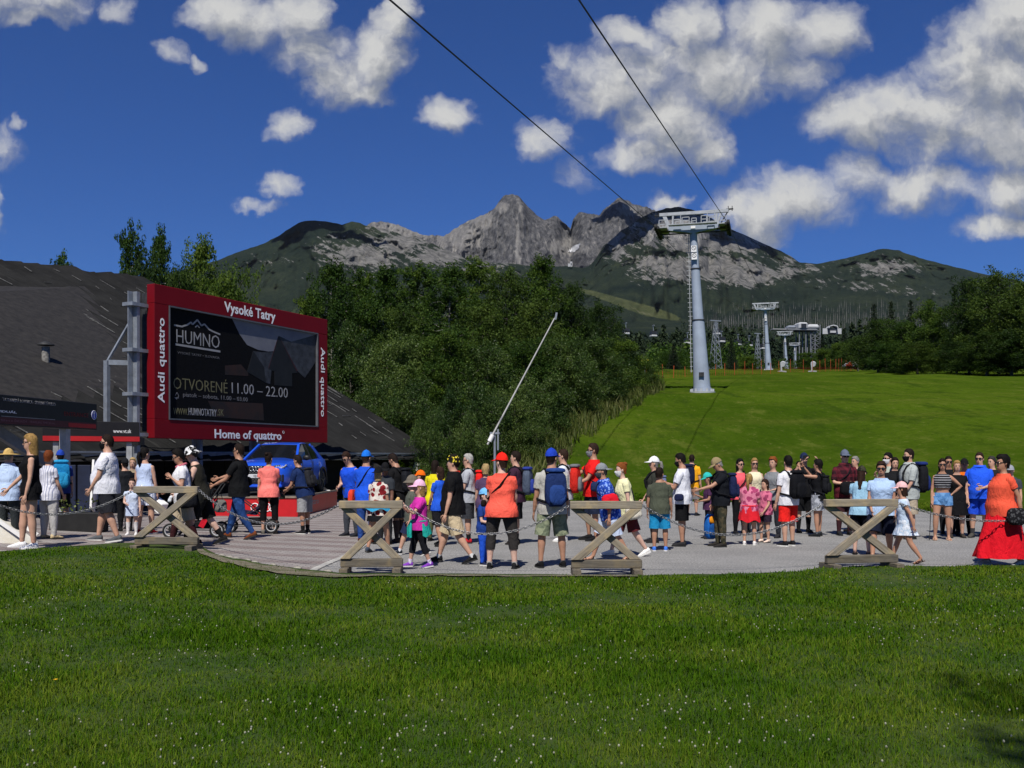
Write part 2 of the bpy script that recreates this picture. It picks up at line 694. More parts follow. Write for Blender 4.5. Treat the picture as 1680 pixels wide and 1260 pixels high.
# far ground sheet to the horizon, well below everything
gmb = MB()
seg = 48
rings_ = []
for r in (1, 60, 400, 3000, 6000, 9000):
    rings_.append([Vector((r * math.cos(2 * PI * k / seg), r * math.sin(2 * PI * k / seg), -.6 - r * .004)) for k in range(seg)])
gmb.rings(rings_, 0, False, True)
gmb.build('ground', M_MEADOW, kind='structure')

# asphalt square
LAWN_PX = [(-700, 960), (-300, 930), (0, 909), (100, 900), (200, 893), (262, 892), (325, 897), (345, 910), (380, 918), (440, 929), (520, 940), (560, 944), (700, 946), (900, 947), (1060, 946),
           (1200, 945), (1310, 941), (1345, 934), (1420, 932), (1500, 932), (1600, 931), (1680, 930), (1900, 930), (2500, 932)]
LAWN_W = [at(*p) for p in LAWN_PX]
LE_X = np.array([p.x for p in LAWN_W])
LE_Y = np.array([p.y for p in LAWN_W])


def lawn_edge(X):
    X = np.asarray(X, float)
    return np.interp(X, LE_X, LE_Y) + (fbm(X * 2.3, X * 0 + 3, 11, 4) - .5) * .22


xs = np.linspace(-34, 40, 150)
ys_ = np.linspace(11, 62, 120)
GX, GY = np.meshgrid(xs, ys_)
np_mesh('asphalt_square', np.stack([GX, GY, gz(GX, GY)], -1).reshape(-1, 3), grid_faces(*GX.shape), M_ASPH, smooth=True, kind='structure')

# lawn: a turf sheet 3 cm proud of the paving, with a ragged front edge
nx, ny = 260, 70
X1 = np.linspace(-40, 44, nx)
T = np.linspace(0, 1, ny)
XX = np.repeat(X1[None], ny, 0)
YE = lawn_edge(X1)
YY = -40 + (YE[None] + 40) * (1 - (1 - T[:, None]) ** 2.2)
ZZ = gz(XX, YY) + .035 + (fbm(XX * .8, YY * .8, 3, 4) - .5) * .05
ZZ[-1] = gz(XX[-1], YY[-1]) - .01
ZZ[-2] -= .02
YY[-2] = YY[-1] - .05
lawn_soil = np_mesh('lawn', np.stack([XX, YY, ZZ], -1).reshape(-1, 3), grid_faces(ny, nx), M_SOIL, smooth=True, kind='structure')

# trodden earth verge between turf and paving
vx = np.linspace(-5.2, 1.7, 90)
ve = lawn_edge(vx)
wv = .30 + .5 * np.exp(-((vx + 3.3) / 1.1) ** 2) + .18 * fbm(vx * 1.7, vx * 0, 8, 3)
rows = []
for k, t in enumerate(np.linspace(0, 1, 6)):
    yv = ve - wv + (wv + .10) * t
    zv = gz(vx, yv) + .050 - .043 * t ** 2 + .012 * fbm(vx * 6, yv * 6, 2, 3)
    rows.append(np.stack([vx, yv, zv], -1))
np_mesh('earth_verge', np.concatenate(rows), grid_faces(6, 90), M_VERGE, smooth=True, kind='structure')

# block paving on the left, with its concrete kerb line
KERB_PX = [(505, 941), (520, 933), (540, 924), (565, 914), (582, 905), (600, 893), (618, 880), (640, 866), (660, 855), (690, 842)]
KW = [at(*p) for p in KERB_PX]
ky = np.array([p.y for p in KW])
kx = np.array([p.x for p in KW])
py_ = np.linspace(12.6, 36, 60)
rr = np.interp(py_, ky, kx)
TT = np.linspace(0, 1, 70)
PX = -26 + (rr[:, None] + 26) * TT[None]
PY = np.repeat(py_[:, None], 70, 1)
np_mesh('block_paving', np.stack([PX, PY, gz(PX, PY) + .005], -1).reshape(-1, 3), grid_faces(60, 70), M_PAVER, smooth=True, kind='structure')
M_CONC = pmat('pale_concrete', (.42, .41, .38), .9, .2, 9, .5, 60)
kmb = MB()
for a, b_ in zip(KW[:-1], KW[1:]):
    n_ = max(1, int((b_ - a).length / .5))
    for i in range(n_):
        p, q = a.lerp(b_, i / n_), a.lerp(b_, (i + .97) / n_)
        kmb.beam(p + Vector((0, 0, -.02)), q + Vector((0, 0, -.02)), .12, .075, bev=.006)
kmb.build('kerb_line', M_CONC, kind='structure')

# low stone edging beside the verge, each stone on its own
M_STONE = pmat('edging_stone', (.30, .28, .24), .95, .25, 14, .8, 50)
est = thing('stone_edging', 'row of pale edging stones between the earth verge and block paving', 'edging', at(345, 913))
base = est.location.copy()
ex = [-4.52, -4.36, -4.21, -4.0, -3.83, -3.50, -3.1, -2.62]
for i, x in enumerate(ex):
    y = float(lawn_edge(x)) + .02 + random.uniform(-.02, .03)
    mb = MB()
    L = random.uniform(.12, .17)
    mb.ellipsoid((0, 0, 0), (L / 2, .06, .035), 8, 5)
    mb.v = [(a * (1 + .25 * (random.random() - .5)), b_ * (1 + .2 * (random.random() - .5)), c * (1 + .3 * (random.random() - .5))) for a, b_, c in mb.v]
    st = mb.build('stone', M_STONE, est)
    st.location = Vector((x, y, float(gz(x, y)) + .02)) - base
    st.rotation_euler = (0, 0, random.uniform(-.3, .3))

# meadow slope
mpx = np.linspace(-500, 2300, 190)
md = np.concatenate([np.linspace(0, 1, 60) * 31, 31 + np.linspace(0, 1, 45)[1:] ** 1.6 * 230])
MX = np.zeros((len(md), len(mpx)))
MY = MX.copy()
for j, p in enumerate(mpx):
    e = np.interp(p, EDGE_X, EDGE_Y)
    s = np.where(md <= 31, e + md / 31 * (70 - e), 70 + (md - 31))
    MY[:, j] = s
    MX[:, j] = (p - CX) / F * s
MZ = gm(MX, MY) + .02
np_mesh('meadow', np.stack([MX, MY, MZ], -1).reshape(-1, 3), grid_faces(*MX.shape), M_MEADOW, smooth=True, kind='structure')


# ------------------------------------------------------------------ mountains
def prof(pts):
    a = np.array(pts, float)
    return lambda p: np.interp(p, a[:, 0], a[:, 1])


RIDGE_FRONT = prof([(-900, 560), (-200, 500), (200, 470), (340, 432), (357, 427), (395, 411), (420, 403), (440, 396), (458, 386), (472, 377), (490, 365), (503, 362), (530, 362.5), (548, 366), (562, 369),
                    (577, 363), (590, 366), (600, 371), (622, 374), (645, 379), (668, 388), (680, 386), (694, 393), (720, 405), (760, 421), (800, 431), (840, 433), (870, 436), (900, 437), (930, 436),
                    (955, 440), (968, 436), (978, 424), (990, 404), (1003, 393), (1020, 378), (1045, 362), (1070, 348), (1092, 342), (1112, 339), (1135, 343), (1165, 356), (1200, 376), (1235, 392),
                    (1262, 404), (1285, 414), (1298, 419), (1312, 431), (1340, 433), (1370, 428), (1395, 422), (1420, 416), (1443, 409), (1455, 408), (1475, 411), (1500, 420), (1530, 429),
                    (1565, 438), (1600, 446), (1680, 462), (1800, 490), (2000, 520), (2500, 560)])
RIDGE_BACK = prof([(380, 470), (560, 400), (596, 374), (610, 365), (625, 363), (645, 366), (668, 375), (690, 384), (712, 387), (728, 388), (745, 376), (762, 366), (785, 355), (800, 349), (812, 340), (818, 332), (826, 323), (832, 319), (840, 317),
                   (848, 320), (858, 330), (868, 341), (880, 352), (893, 360), (902, 358), (908, 354), (916, 356), (922, 362), (930, 368), (936, 377), (940, 362), (947, 352), (953, 348), (962, 349), (970, 352), (978, 351),
                   (983, 353), (990, 344), (1000, 336), (1010, 328), (1017, 325), (1030, 329), (1042, 337), (1056, 338), (1066, 342), (1085, 352), (1120, 380), (1200, 430), (1500, 480)])


def mountain_mat(name, rocky):
    def build(n, b, P):
        sp = n.new('ShaderNodeSeparateXYZ')
        n.put(sp.inputs[0], P)
        k = n.vm('MULTIPLY', P, (.001, .001, .001))
        geo = n.new('ShaderNodeNewGeometry')
        rock_n = n.noise(n.vm('MULTIPLY', k, (5.0, 1.0, 1.6)), 9, 12, .76).outputs[0]
        gul = n.noise(n.vm('MULTIPLY', k, (14, 1.5, 2.2)), 2.6, 9, .70, dist=.6).outputs[0]
        rock = n.ramp(rock_n, [(.38, (.055, .056, .060)), (.47, (.115, .114, .115)), (.56, (.19, .185, .178)), (.66, (.28, .268, .248))])
        rock = n.mix(n.m('MULTIPLY', n.sm(gul, .56, .66), .7), rock, (.40, .375, .335))
        rock = n.mix(n.m('MULTIPLY', n.sm(gul, .44, .34), .65), rock, (.085, .088, .092))
        if rocky:
            ar = n.new('ShaderNodeAttribute', attribute_name='scree')
            f5 = n.sm(n.m('ADD', ar.outputs['Fac'], n.m('MULTIPLY', n.m('SUBTRACT', gul, .5), 1.6)), .35, .65)
            col = n.mix(f5, n.mix(1.0, rock, (.62, .63, .66), 'MULTIPLY'), n.mix(.5, rock, (.22, .212, .20)))
        else:
            h = sp.outputs[2]
            at_ = n.new('ShaderNodeAttribute', attribute_name='scree')
            su = n.new('ShaderNodeAttribute', attribute_name='slope_u').outputs['Fac']
            sv_ = n.new('ShaderNodeAttribute', attribute_name='slope_v').outputs['Fac']
            cb = n.new('ShaderNodeCombineXYZ')
            n.put(cb.inputs[0], n.m('ADD', n.m('MULTIPLY', su, .030), n.m('MULTIPLY', sv_, .022)))
            n.put(cb.inputs[1], n.m('SUBTRACT', n.m('MULTIPLY', sv_, .115), n.m('MULTIPLY', su, .055)))
            st = n.noise(cb.outputs[0], 1.0, 10, .70, dist=.5).outputs[0]
            st2 = n.noise(k, 22, 6, .7).outputs[0]
            v = n.m('ADD', n.m('MULTIPLY', n.m('SUBTRACT', st, .5), 4.2), n.m('MULTIPLY', n.m('SUBTRACT', st2, .5), 1.8))
            v = n.m('ADD', v, n.m('MULTIPLY', n.m('SUBTRACT', at_.outputs['Fac'], .44), 1.75))
            scree = n.sm(v, -.02, .10)
            gn = n.m('ADD', n.m('MULTIPLY', n.noise(k, 60, 4, .7).outputs[0], .5), n.m('MULTIPLY', n.noise(k, 3.2, 6, .65).outputs[0], .5))
            green = n.ramp(gn, [(.38, (.007, .013, .011)), (.5, (.014, .022, .015)), (.64, (.030, .038, .021))])
            lush = n.ramp(n.noise(k, 12, 6, .7).outputs[0], [(.35, (.035, .046, .020)), (.6, (.062, .070, .032)), (.75, (.15, .14, .10))])
            at2 = n.new('ShaderNodeAttribute', attribute_name='piste')
            green = n.mix(n.sm(n.m('ADD', at2.outputs['Fac'], n.m('MULTIPLY', n.m('SUBTRACT', st2, .5), .5)), .42, .58), green, lush)
            pale = n.ramp(st2, [(.36, (.062, .062, .060)), (.5, (.120, .118, .113)), (.66, (.195, .190, .178))])
            at3 = n.new('ShaderNodeAttribute', attribute_name='bare')
            pale = n.mix(at3.outputs['Fac'], pale, rock)
            col = n.mix(scree, green, pale)
        n.put(b.inputs['Base Color'], col)
        b.inputs['Roughness'].default_value = 1.0
        b.inputs['Specular IOR Level'].default_value = .05
        hb = n.noise(n.vm('MULTIPLY', k, (2.0, 1, 1)), 26, 8, .75).outputs[0]
        add_bump(n, b, hb, .75, 30.0 if rocky else 12.0)
    return surf_mat(name, build)


M_ROCK = mountain_mat('granite_face', True)
M_FLANK = mountain_mat('mountain_flank', False)


def face_attr(o, name, arr):
    a = o.data.attributes.new(name, 'FLOAT', 'POINT')
    a.data.foreach_set('value', np.ascontiguousarray(arr, np.float32).ravel())


# front flanks: foothills rising to the two domes
pc = np.arange(-900, 2500, 3.0)
key_d = [255, 420, 800, 1300, 2200, 3400, 4400, 5200]
rf = RIDGE_FRONT(pc)
key_y = [np.full_like(pc, 612), np.full_like(pc, 606), np.full_like(pc, 592.), np.full_like(pc, 572.), np.full_like(pc, 545.)]
mid = 522 + 6 * np.sin(pc / 140)
key_y.append(mid)
key_y.append(mid * .42 + (rf + 8) * .58)
key_y.append(rf)
nd = 190
tq = 1 - (1 - np.linspace(0, 1, nd)) ** 1.7
DD = np.interp(tq, np.linspace(0, 1, len(key_d)), key_d)
YQ = np.zeros((nd, len(pc)))
ks = np.linspace(0, 1, len(key_d))
KY = np.array(key_y)
for j in range(len(pc)):
    YQ[:, j] = np.interp(tq, ks, KY[:, j])
PCm = np.repeat(pc[None], nd, 0)
DDm = np.repeat(DD[:, None], len(pc), 1)
rel = np.repeat(tq[:, None], len(pc), 1)
rough = sstep(rel, .35, .7) * (1 - sstep(rel, .93, 1.0) * .88)
gul = fbm(PCm / 95 + .35 * fbm(PCm / 60, rel * 5, 4, 3), rel * 3.2, 21, 5, .52, True) - .62
gul2 = fbm(PCm / 24, rel * 9, 33, 4, .55, True) - .6
gul3 = fbm(PCm / 8, rel * 26, 35, 3, .6, True) - .6
ZQ = CH + (HY - YQ) / F * DDm
DQ = DDm + (gul * 900 + gul2 * 300 + gul3 * 80) * rough
ZQ = CH + (HY - YQ) / F * DQ + (gul * 40 + gul2 * 20) * rough * .6 + gul2 * 8 * sstep(rel, .8, 1)
XQ = (PCm - CX) / F * DQ
# back side falls away
back = np.stack([XQ[-1] * 1.06, DQ[-1] * 1.06, ZQ[-1] - 260], -1)
back2 = np.stack([XQ[-1] * 1.2, DQ[-1] * 1.2, ZQ[-1] * .3], -1)
V = np.concatenate([np.stack([XQ, DQ, ZQ], -1), back[None], back2[None]], 0)
flank = np_mesh('mountain_foothills', V.reshape(-1, 3), grid_faces(nd + 2, len(pc)), M_FLANK, smooth=True, kind='structure')
yscr = HY - (ZQ - CH) / DQ * F


def bump2(x, y, cx, cy, rx, ry):
    return np.exp(-(((x - cx) / rx) ** 2 + ((y - cy) / ry) ** 2))


scr = np.zeros_like(yscr)
for (cx, cy, rx, ry, wv_) in [(600, 420, 70, 26, .9), (545, 405, 35, 22, .55), (660, 400, 60, 22, .9), (640, 375, 40, 9, .9), (720, 420, 70, 22, .8), (800, 440, 70, 16, .5), (450, 428, 60, 16, .25), (440, 455, 50, 14, .18),
                             (1150, 440, 130, 24, 1.0), (1230, 450, 70, 22, 1.0), (1080, 430, 70, 14, .8), (1300, 435, 60, 22, .6), (1130, 380, 120, 34, 1.0), (1200, 400, 60, 26, .9), (1240, 398, 30, 9, .9),
                             (1450, 440, 60, 18, .75), (1400, 468, 60, 14, .45), (1480, 478, 60, 8, .45), (1320, 462, 60, 10, .4), (1010, 400, 24, 36, .8)]:
    scr = np.maximum(scr, wv_ * bump2(PCm, yscr, cx, cy, rx, ry))
scr = np.concatenate([scr, scr[-1:], scr[-1:]], 0) * .88
face_attr(flank, 'scree', scr)
pis = np.exp(-((yscr - np.interp(PCm, [930, 975, 1045, 1130], [470, 482, 505, 527])) / np.interp(PCm, [940, 1000, 1060, 1130], [3, 7, 11, 4])) ** 2) * sstep(PCm, 925, 950) * (1 - sstep(PCm, 1100, 1135))
pis = np.concatenate([pis, pis[-1:], pis[-1:]], 0)
face_attr(flank, 'piste', pis)
face_attr(flank, 'slope_u', np.concatenate([PCm, PCm[-1:], PCm[-1:]], 0))
face_attr(flank, 'slope_v', np.concatenate([YQ, YQ[-1:], YQ[-1:]], 0))
bare = np.maximum(bump2(PCm, yscr, 1110, 372, 120, 32), bump2(PCm, yscr, 1250, 395, 40, 12))
bare = np.concatenate([bare, bare[-1:], bare[-1:]], 0)
face_attr(flank, 'bare', np.clip(bare * 1.4, 0, 1))

# the rock peak behind
pc2 = np.arange(380, 1500, 2.0)
rb = RIDGE_BACK(pc2)
nd2 = 110
t2 = np.linspace(0, 1, nd2)
base_y = np.full_like(pc2, 470.)
P2 = np.repeat(pc2[None], nd2, 0)
T2 = np.repeat(t2[:, None], len(pc2), 1)
Y2 = base_y[None] + (rb - base_y)[None] * T2 ** .9
D2 = 5600 + 1500 * T2
g1 = fbm(P2 / 34 + .6 * fbm(P2 / 50, T2 * 3, 14, 3), T2 * 1.1, 41, 5, .55, True) - .6
g2 = fbm(P2 / 10, T2 * 3.2, 47, 4, .55, True) - .6
# buttresses that stand forward: summit pyramid and its spurs
spur = 420 * np.exp(-((P2 - 838 - (1 - T2) * 26) / 46) ** 2) + 300 * np.exp(-((P2 - 770 + (1 - T2) * 60) / 40) ** 2) + 380 * np.exp(-((P2 - 1015 + (1 - T2) * 30) / 38) ** 2) \
    + 200 * np.exp(-((P2 - 955 - (1 - T2) * 16) / 22) ** 2) - 300 * np.exp(-((P2 - 935) / 18) ** 2)
amp = 1 - sstep(T2, .90, 1.0) * .7
D2 = D2 - (spur + g1 * 560 + g2 * 170) * amp
Z2 = CH + (HY - Y2) / F * D2
Z2[-1] += (fbm(pc2 / 6, pc2 * 0, 5, 3) - .5) * 22
X2 = (P2 - CX) / F * D2
bk = np.stack([X2[-1] * 1.05, D2[-1] * 1.05, Z2[-1] - 500], -1)
V2 = np.concatenate([np.stack([X2, D2, Z2], -1), bk[None]], 0)
peak = np_mesh('mountain_peak', V2.reshape(-1, 3), grid_faces(nd2 + 1, len(pc2)), M_ROCK, smooth=True, kind='structure')
sp2_ = np.maximum.reduce([bump2(P2, Y2, 750, 388, 45, 26), bump2(P2, Y2, 790, 362, 28, 16), .9 * bump2(P2, Y2, 822, 340, 16, 12), .7 * bump2(P2, Y2, 852, 340, 7, 16), bump2(P2, Y2, 650, 380, 80, 20), bump2(P2, Y2, 930, 405, 40, 16), .8 * bump2(P2, Y2, 850, 400, 6, 60), bump2(P2, Y2, 1030, 345, 20, 10)])
face_attr(peak, 'scree', np.concatenate([sp2_, sp2_[-1:]], 0))


# ================================================================== BUILDINGS, SIGNS, LIFT
V3 = Vector
M_STEEL = pmat('galvanised_steel', (.25, .275, .31), .5, .14, 5, .1, 30, metal=.35)
M_STEELD = pmat('dark_steel', (.035, .036, .038), .6, .2, 8, .1, 30, spec=.2)
M_BLACK = pmat('black_rubber', (.012, .012, .012), .7, .2, 8)
M_DKWOOD = pmat('dark_boards', (.020, .018, .016), .8, .3, 4, .4, 20)
M_WHITE = pmat('white_paint', (.78, .77, .74), .6, .06, 3)
M_FASCIA = pmat('grey_fascia', (.34, .35, .35), .7, .15, 5, .2, 30)
M_LETTER = pmat('white_lettering', (.82, .82, .82), .5, .02, 3)


def _felt(n, b, P):
    tcn = n.new('ShaderNodeTexCoord')
    O = tcn.outputs['Object']
    xy = n.new('ShaderNodeCombineXYZ')
    n.put(xy.inputs[0], n.m('MULTIPLY', n.vm('DOT_PRODUCT', O, (.79, -.395, -.47)), .30))
    n.put(xy.inputs[1], n.m('MULTIPLY', n.vm('DOT_PRODUCT', O, (.447, .894, 0)), 3.4))
    st = n.noise(xy.outputs[0], 1.3, 8, .72, dist=.3).outputs[0]
    bl = n.noise(O, .7, 5, .6).outputs[0]
    fn = n.noise(n.vm('MULTIPLY', xy.outputs[0], (2.2, 1.6, 1)), 2.6, 6, .75).outputs[0]
    col = n.ramp(bl, [(.3, (.012, .012, .012)), (.7, (.025, .025, .0245))])
    col = n.mix(n.m('MULTIPLY', n.sm(st, .54, .72), .7), col, (.045, .045, .043))
    col = n.mix(n.m('MULTIPLY', n.sm(fn, .64, .72), .8), col, (.12, .12, .117))
    col = n.mix(n.m('MULTIPLY', n.sm(st, .42, .30), .6), col, (.012, .013, .012))
    n.put(b.inputs['Base Color'], col)
    b.inputs['Roughness'].default_value = .95
    b.inputs['Specular IOR Level'].default_value = .03
    add_bump(n, b, n.m('ADD', fn, n.m('MULTIPLY', st, 2.0)), .7, .04)


M_FELT = surf_mat('roofing_felt', _felt)


def text_obj(name, body, parent, origin, ex, ez, width, height, mat, bold=0.0, en=None, label=None, extrude=.004, space=1.0):
    """lettering fitted to a box: origin lower left, ex along the text, ez up"""
    cu = bpy.data.curves.new(name, 'FONT')
    cu.body = body
    cu.size = 1.0
    cu.offset = bold
    cu.extrude = .02
    cu.resolution_u = 2
    cu.space_character = space
    o = bpy.data.objects.new(name, cu)
    COL.objects.link(o)
    bpy.context.view_layer.update()
    dg = bpy.context.evaluated_depsgraph_get()
    me = bpy.data.meshes.new_from_object(o.evaluated_get(dg))
    bpy.data.objects.remove(o)
    co = np.zeros(len(me.vertices) * 3, np.float32)
    me.vertices.foreach_get('co', co)
    co = co.reshape(-1, 3)
    lo, hi = co.min(0), co.max(0)
    t = (co - lo) / np.maximum(hi - lo, 1e-6)
    ex, ez = V3(ex).normalized(), V3(ez).normalized()
    n_ = ex.cross(ez)
    if en is not None and n_.dot(V3(en)) < 0:
        pass
    out = np.array(origin)[None] + t[:, 0:1] * width * np.array(ex)[None] + t[:, 1:2] * height * np.array(ez)[None] + (t[:, 2:3]) * extrude * np.array(n_)[None]
    me.vertices.foreach_set('co', out.astype(np.float32).ravel())
    me.update()
    me.materials.clear()
    me.materials.append(mat)
    ob = bpy.data.objects.new(name, me)
    COL.objects.link(ob)
    if parent is not None:
        ob.parent = parent
    if label:
        ob['label'] = label
    return ob


# ------------------------------------------------------------------ big dark roofed hall
UE = V3((.447, .894, 0)).normalized()      # along the eave, away from the camera
UD = V3((.894, -.447, 0)).normalized()     # down the slope, horizontally
E1 = V3((-3.6, 44.0, 1.92))
RUN = 17.96


def roof_pt(s, t):
    """s metres from the far gable towards the camera, t 0 at the eave .. 1 at the ridge"""
    e = E1 - UE * s
    ze = 1.92 - .004 * s
    zr = 11.3 - .10 * min(s, 3.4) + .24 * float(sstep(s, 3.2, 4.6)) - .16 * max(0, s - 4.6)
    p = e - UD * RUN * t
    z = ze + (zr - ze) * (t ** .96)
    z += .10 * math.sin(s * .9) * t
    return V3((p.x, p.y, z))


hall = thing('hall', 'long low hall with huge dark weathered felt roof behind the red billboard', 'building', (-12, 34, 0))
ho = hall.location.copy()
rnd = random.Random(5)
SW = 1.0
k = 0
s = 0.0
strip_no = 0
while s < 42:
    wdt = SW * rnd.uniform(.9, 1.1)
    nseg = 10
    mb = MB()
    lift0, lift1 = .07, .0
    vs, n_t = [], 22
    top = []
    for i in range(n_t + 1):
        t = -.03 + 1.035 * i / n_t
        row = []
        for j in range(5):
            q = s - .05 + (wdt + .05) * j / 4
            p = roof_pt(q, max(t, 0)) + (UD * RUN * (-min(t, 0)) + V3((0, 0, min(t, 0) * 9)))
            wv = .022 * (vnoise(np.array([q * 1.6 + 3]), np.array([t * 26.0 + strip_no * 7]), 3)[0] - .5)
            p = p + V3((0, 0, .03 + lift0 * (1 - j / 4) + wv))
            row.append(p - ho)
        top.append(row)
    vs = [p for r_ in top for p in r_]
    fs = []
    for i in range(n_t):
        for j in range(4):
            a = i * 5 + j
            fs.append((a, a + 5, a + 6, a + 1))
    o = len(vs)
    vs += [p - V3((0, 0, .02)) for p in vs[:o]]
    for i in range(n_t):
        for j in range(4):
            a = o + i * 5 + j
            fs.append((a, a + 1, a + 6, a + 5))
    for i in range(n_t):
        a = i * 5
        fs.append((a, o + a, o + a + 5, a + 5))
        a = i * 5 + 4
        fs.append((a, a + 5, o + a + 5, o + a))
    for j in range(4):
        fs.append((j, j + 1, o + j + 1, o + j))
    mb.add(vs, fs, 0, False)
    mb.build('felt_strip', M_FELT, hall)
    s += wdt
    strip_no += 1
# torn pale edges of the felt, lying on the strips
mb = MB()
for i in range(300):
    if rnd.random() < .86:
        s_ = rnd.uniform(.2, 30)
        t0_ = rnd.uniform(.02, .95)
        t1_ = min(.99, t0_ + rnd.choice([.015, .03, .05, .09]) * rnd.uniform(.6, 1.2))
        a, b_ = roof_pt(s_, t0_), roof_pt(s_ + rnd.uniform(-.12, .12), t1_)
    else:
        s_, t0_ = rnd.uniform(2, 20), rnd.uniform(.05, .9)
        a, b_ = roof_pt(s_, t0_), roof_pt(s_ + rnd.uniform(.3, 1.3), t0_)
    mb.beam(a - ho + V3((0, 0, .125)), b_ - ho + V3((0, 0, .125)), rnd.uniform(.012, .036), .02)
mb.build('torn_edges', pmat('torn_felt', (.13, .13, .125), .9, .4, 8), hall, kind='stuff')
# roof body under the felt
mb = MB()
for a, b_ in ((0, 42),):
    P = [roof_pt(a, 0), roof_pt(b_, 0), roof_pt(b_, 1), roof_pt(a, 1)]
    P = [p - ho - V3((0, 0, .06)) for p in P]
    R2 = [p + V3((0, 0, -.14)) for p in P]
    mb.add(P + R2, [(0, 1, 2, 3), (7, 6, 5, 4), (0, 4, 5, 1), (1, 5, 6, 2), (2, 6, 7, 3), (3, 7, 4, 0)])
    # far slope
    fr = [roof_pt(a, 1), roof_pt(b_, 1), roof_pt(b_, 0) - UD * RUN * 2, roof_pt(a, 0) - UD * RUN * 2]
    fr = [p - ho - V3((0, 0, .05)) for p in fr]
    mb.add(fr + [p - V3((0, 0, .15)) for p in fr], [(0, 1, 2, 3), (7, 6, 5, 4), (0, 4, 5, 1), (2, 6, 7, 3), (3, 7, 4, 0), (1, 5, 6, 2)])
mb.build('roof_deck', M_DKWOOD, hall)
# grey fascia along the eave
mb = MB()
mb.beam(roof_pt(-.25, 0) + UD * .30 - ho + V3((0, 0, -.13)), roof_pt(42, 0) + UD * .30 - ho + V3((0, 0, -.13)), .05, .26)
mb.build('fascia', M_FASCIA, hall)
mb = MB()
mb.beam(roof_pt(-.35, 0) + UD * .36 - ho + V3((0, 0, .0)), roof_pt(42, 0) + UD * .36 - ho + V3((0, 0, .0)), .11, .05)
mb.build('gutter', M_STEEL, hall)
# dark wall boards set back below the eave
wl0, wl1 = E1 - UE * 0.4 - UD * 1.6, E1 - UE * 42 - UD * 1.6
npl = 60
for i in range(npl):
    a = wl0.lerp(wl1, i / npl)
    b_ = wl0.lerp(wl1, (i + .97) / npl)
    mb = MB()
    mb.beam(V3((a.x, a.y, 1.35)) - ho, V3((b_.x, b_.y, 1.35)) - ho, .05 + .02 * (i % 2), 2.9)
    mb.build('wall_board', M_DKWOOD, hall)
# gable end wall
mb = MB()
ga, gb = E1 - UE * .5 - UD * 1.7, E1 - UE * .5 - UD * (RUN * 2 - 1.7)
gr = roof_pt(.5, 1)
mb.add([V3((ga.x, ga.y, -.2)) - ho, V3((gb.x, gb.y, -.2)) - ho, V3((gb.x, gb.y, 2.5)) - ho, gr - ho - V3((0, 0, .3)), V3((ga.x, ga.y, 2.5)) - ho], [(0, 1, 2, 3, 4)])
mb.build('gable_wall', M_DKWOOD, hall)
# slanted rafters reaching past the eave with white painted ends
for s_, d0_, d1_ in ((2.0, .35, 1.45), (5.2, 1.0, 1.9), (10.6, 2.15, 2.5), (18.2, 1.8, 2.5)):
    def raf(d):
        return E1 - UE * s_ + UD * d + V3((0, 0, -.33 - .523 * d))
    e0, e1, e2 = raf(-1.5), raf(d0_), raf(d1_)
    mb = MB()
    mb.beam(e0 - ho, e1 - ho, .22, .28)
    rf = mb.build('rafter', M_DKWOOD, hall)
    mb = MB()
    mb.beam(e1 - ho, e2 - ho, .25, .32, bev=.02)
    e3 = V3((e2.x, e2.y, float(gz(e2.x, e2.y)) - .1))
    tip = mb.build('rafter_end', M_WHITE, rf)
    if s_ < 9:
        MB().beam(e3 - ho, e2 - ho + V3((0, 0, -.1)), .3, .3, up=(0, 1, 0)).build('footing', M_CONC, rf)
# vent pipe on the roof: where the photo has it (roof plane hit along that line of sight)


def roof_hit(px, py):
    d = V3(((px - CX) / F, 1, (HY - py) / F))
    best = None
    for i in range(400):
        s_ = i * .1
        for j in range(1, 100):
            p = roof_pt(s_, j / 100)
            if p.y < 1:
                continue
            e = abs(CX + F * p.x / p.y - px) + abs(HY - F * (p.z - CH) / p.y - py)
            if best is None or e < best[0]:
                best = (e, p)
    return best[1]


vp = roof_hit(75, 606)
vent = MB().tube([vp - ho - V3((0, 0, .2)), vp - ho + V3((0, 0, .75))], .13, 12).build('vent_pipe', pmat('weathered_pipe', (.22, .21, .19), .8, .35, 12), hall)
MB().tube([vp - ho + V3((0, 0, .80)), vp - ho + V3((0, 0, .84)), vp - ho + V3((0, 0, .94))], [.28, .28, .05], 12).build('vent_cap', M_STEELD, vent)
MB().ellipsoid(vp - ho + V3((0, 0, -.02)), (.34, .34, .12), 10, 5).build('vent_flashing', pmat('pale_flashing', (.16, .16, .155), .8, .3, 9), vent)

# ------------------------------------------------------------------ billboard
BL = V3((-10.38, 28.0, 2.25))
BU = V3((3.6, 7.2, 0)).normalized()
BN = V3((BU.y, -BU.x, 0))
BW, BH, BB = 8.05, 4.43, .55
M_RED = pmat('red_panel', (.15, .003, .007), .5, .05, 2, spec=.15)
M_SCREEN = pmat('led_screen_black', (.006, .006, .0065), .7, .25, 30, .15, 180, spec=.08)
M_BEZEL = pmat('screen_bezel', (.09, .095, .105), .5, .1, 4)
bb = thing('billboard', 'big red framed advertising billboard with dark screen reading HUMNO', 'billboard', (BL.x, BL.y, 0), math.atan2(BU.y, BU.x))
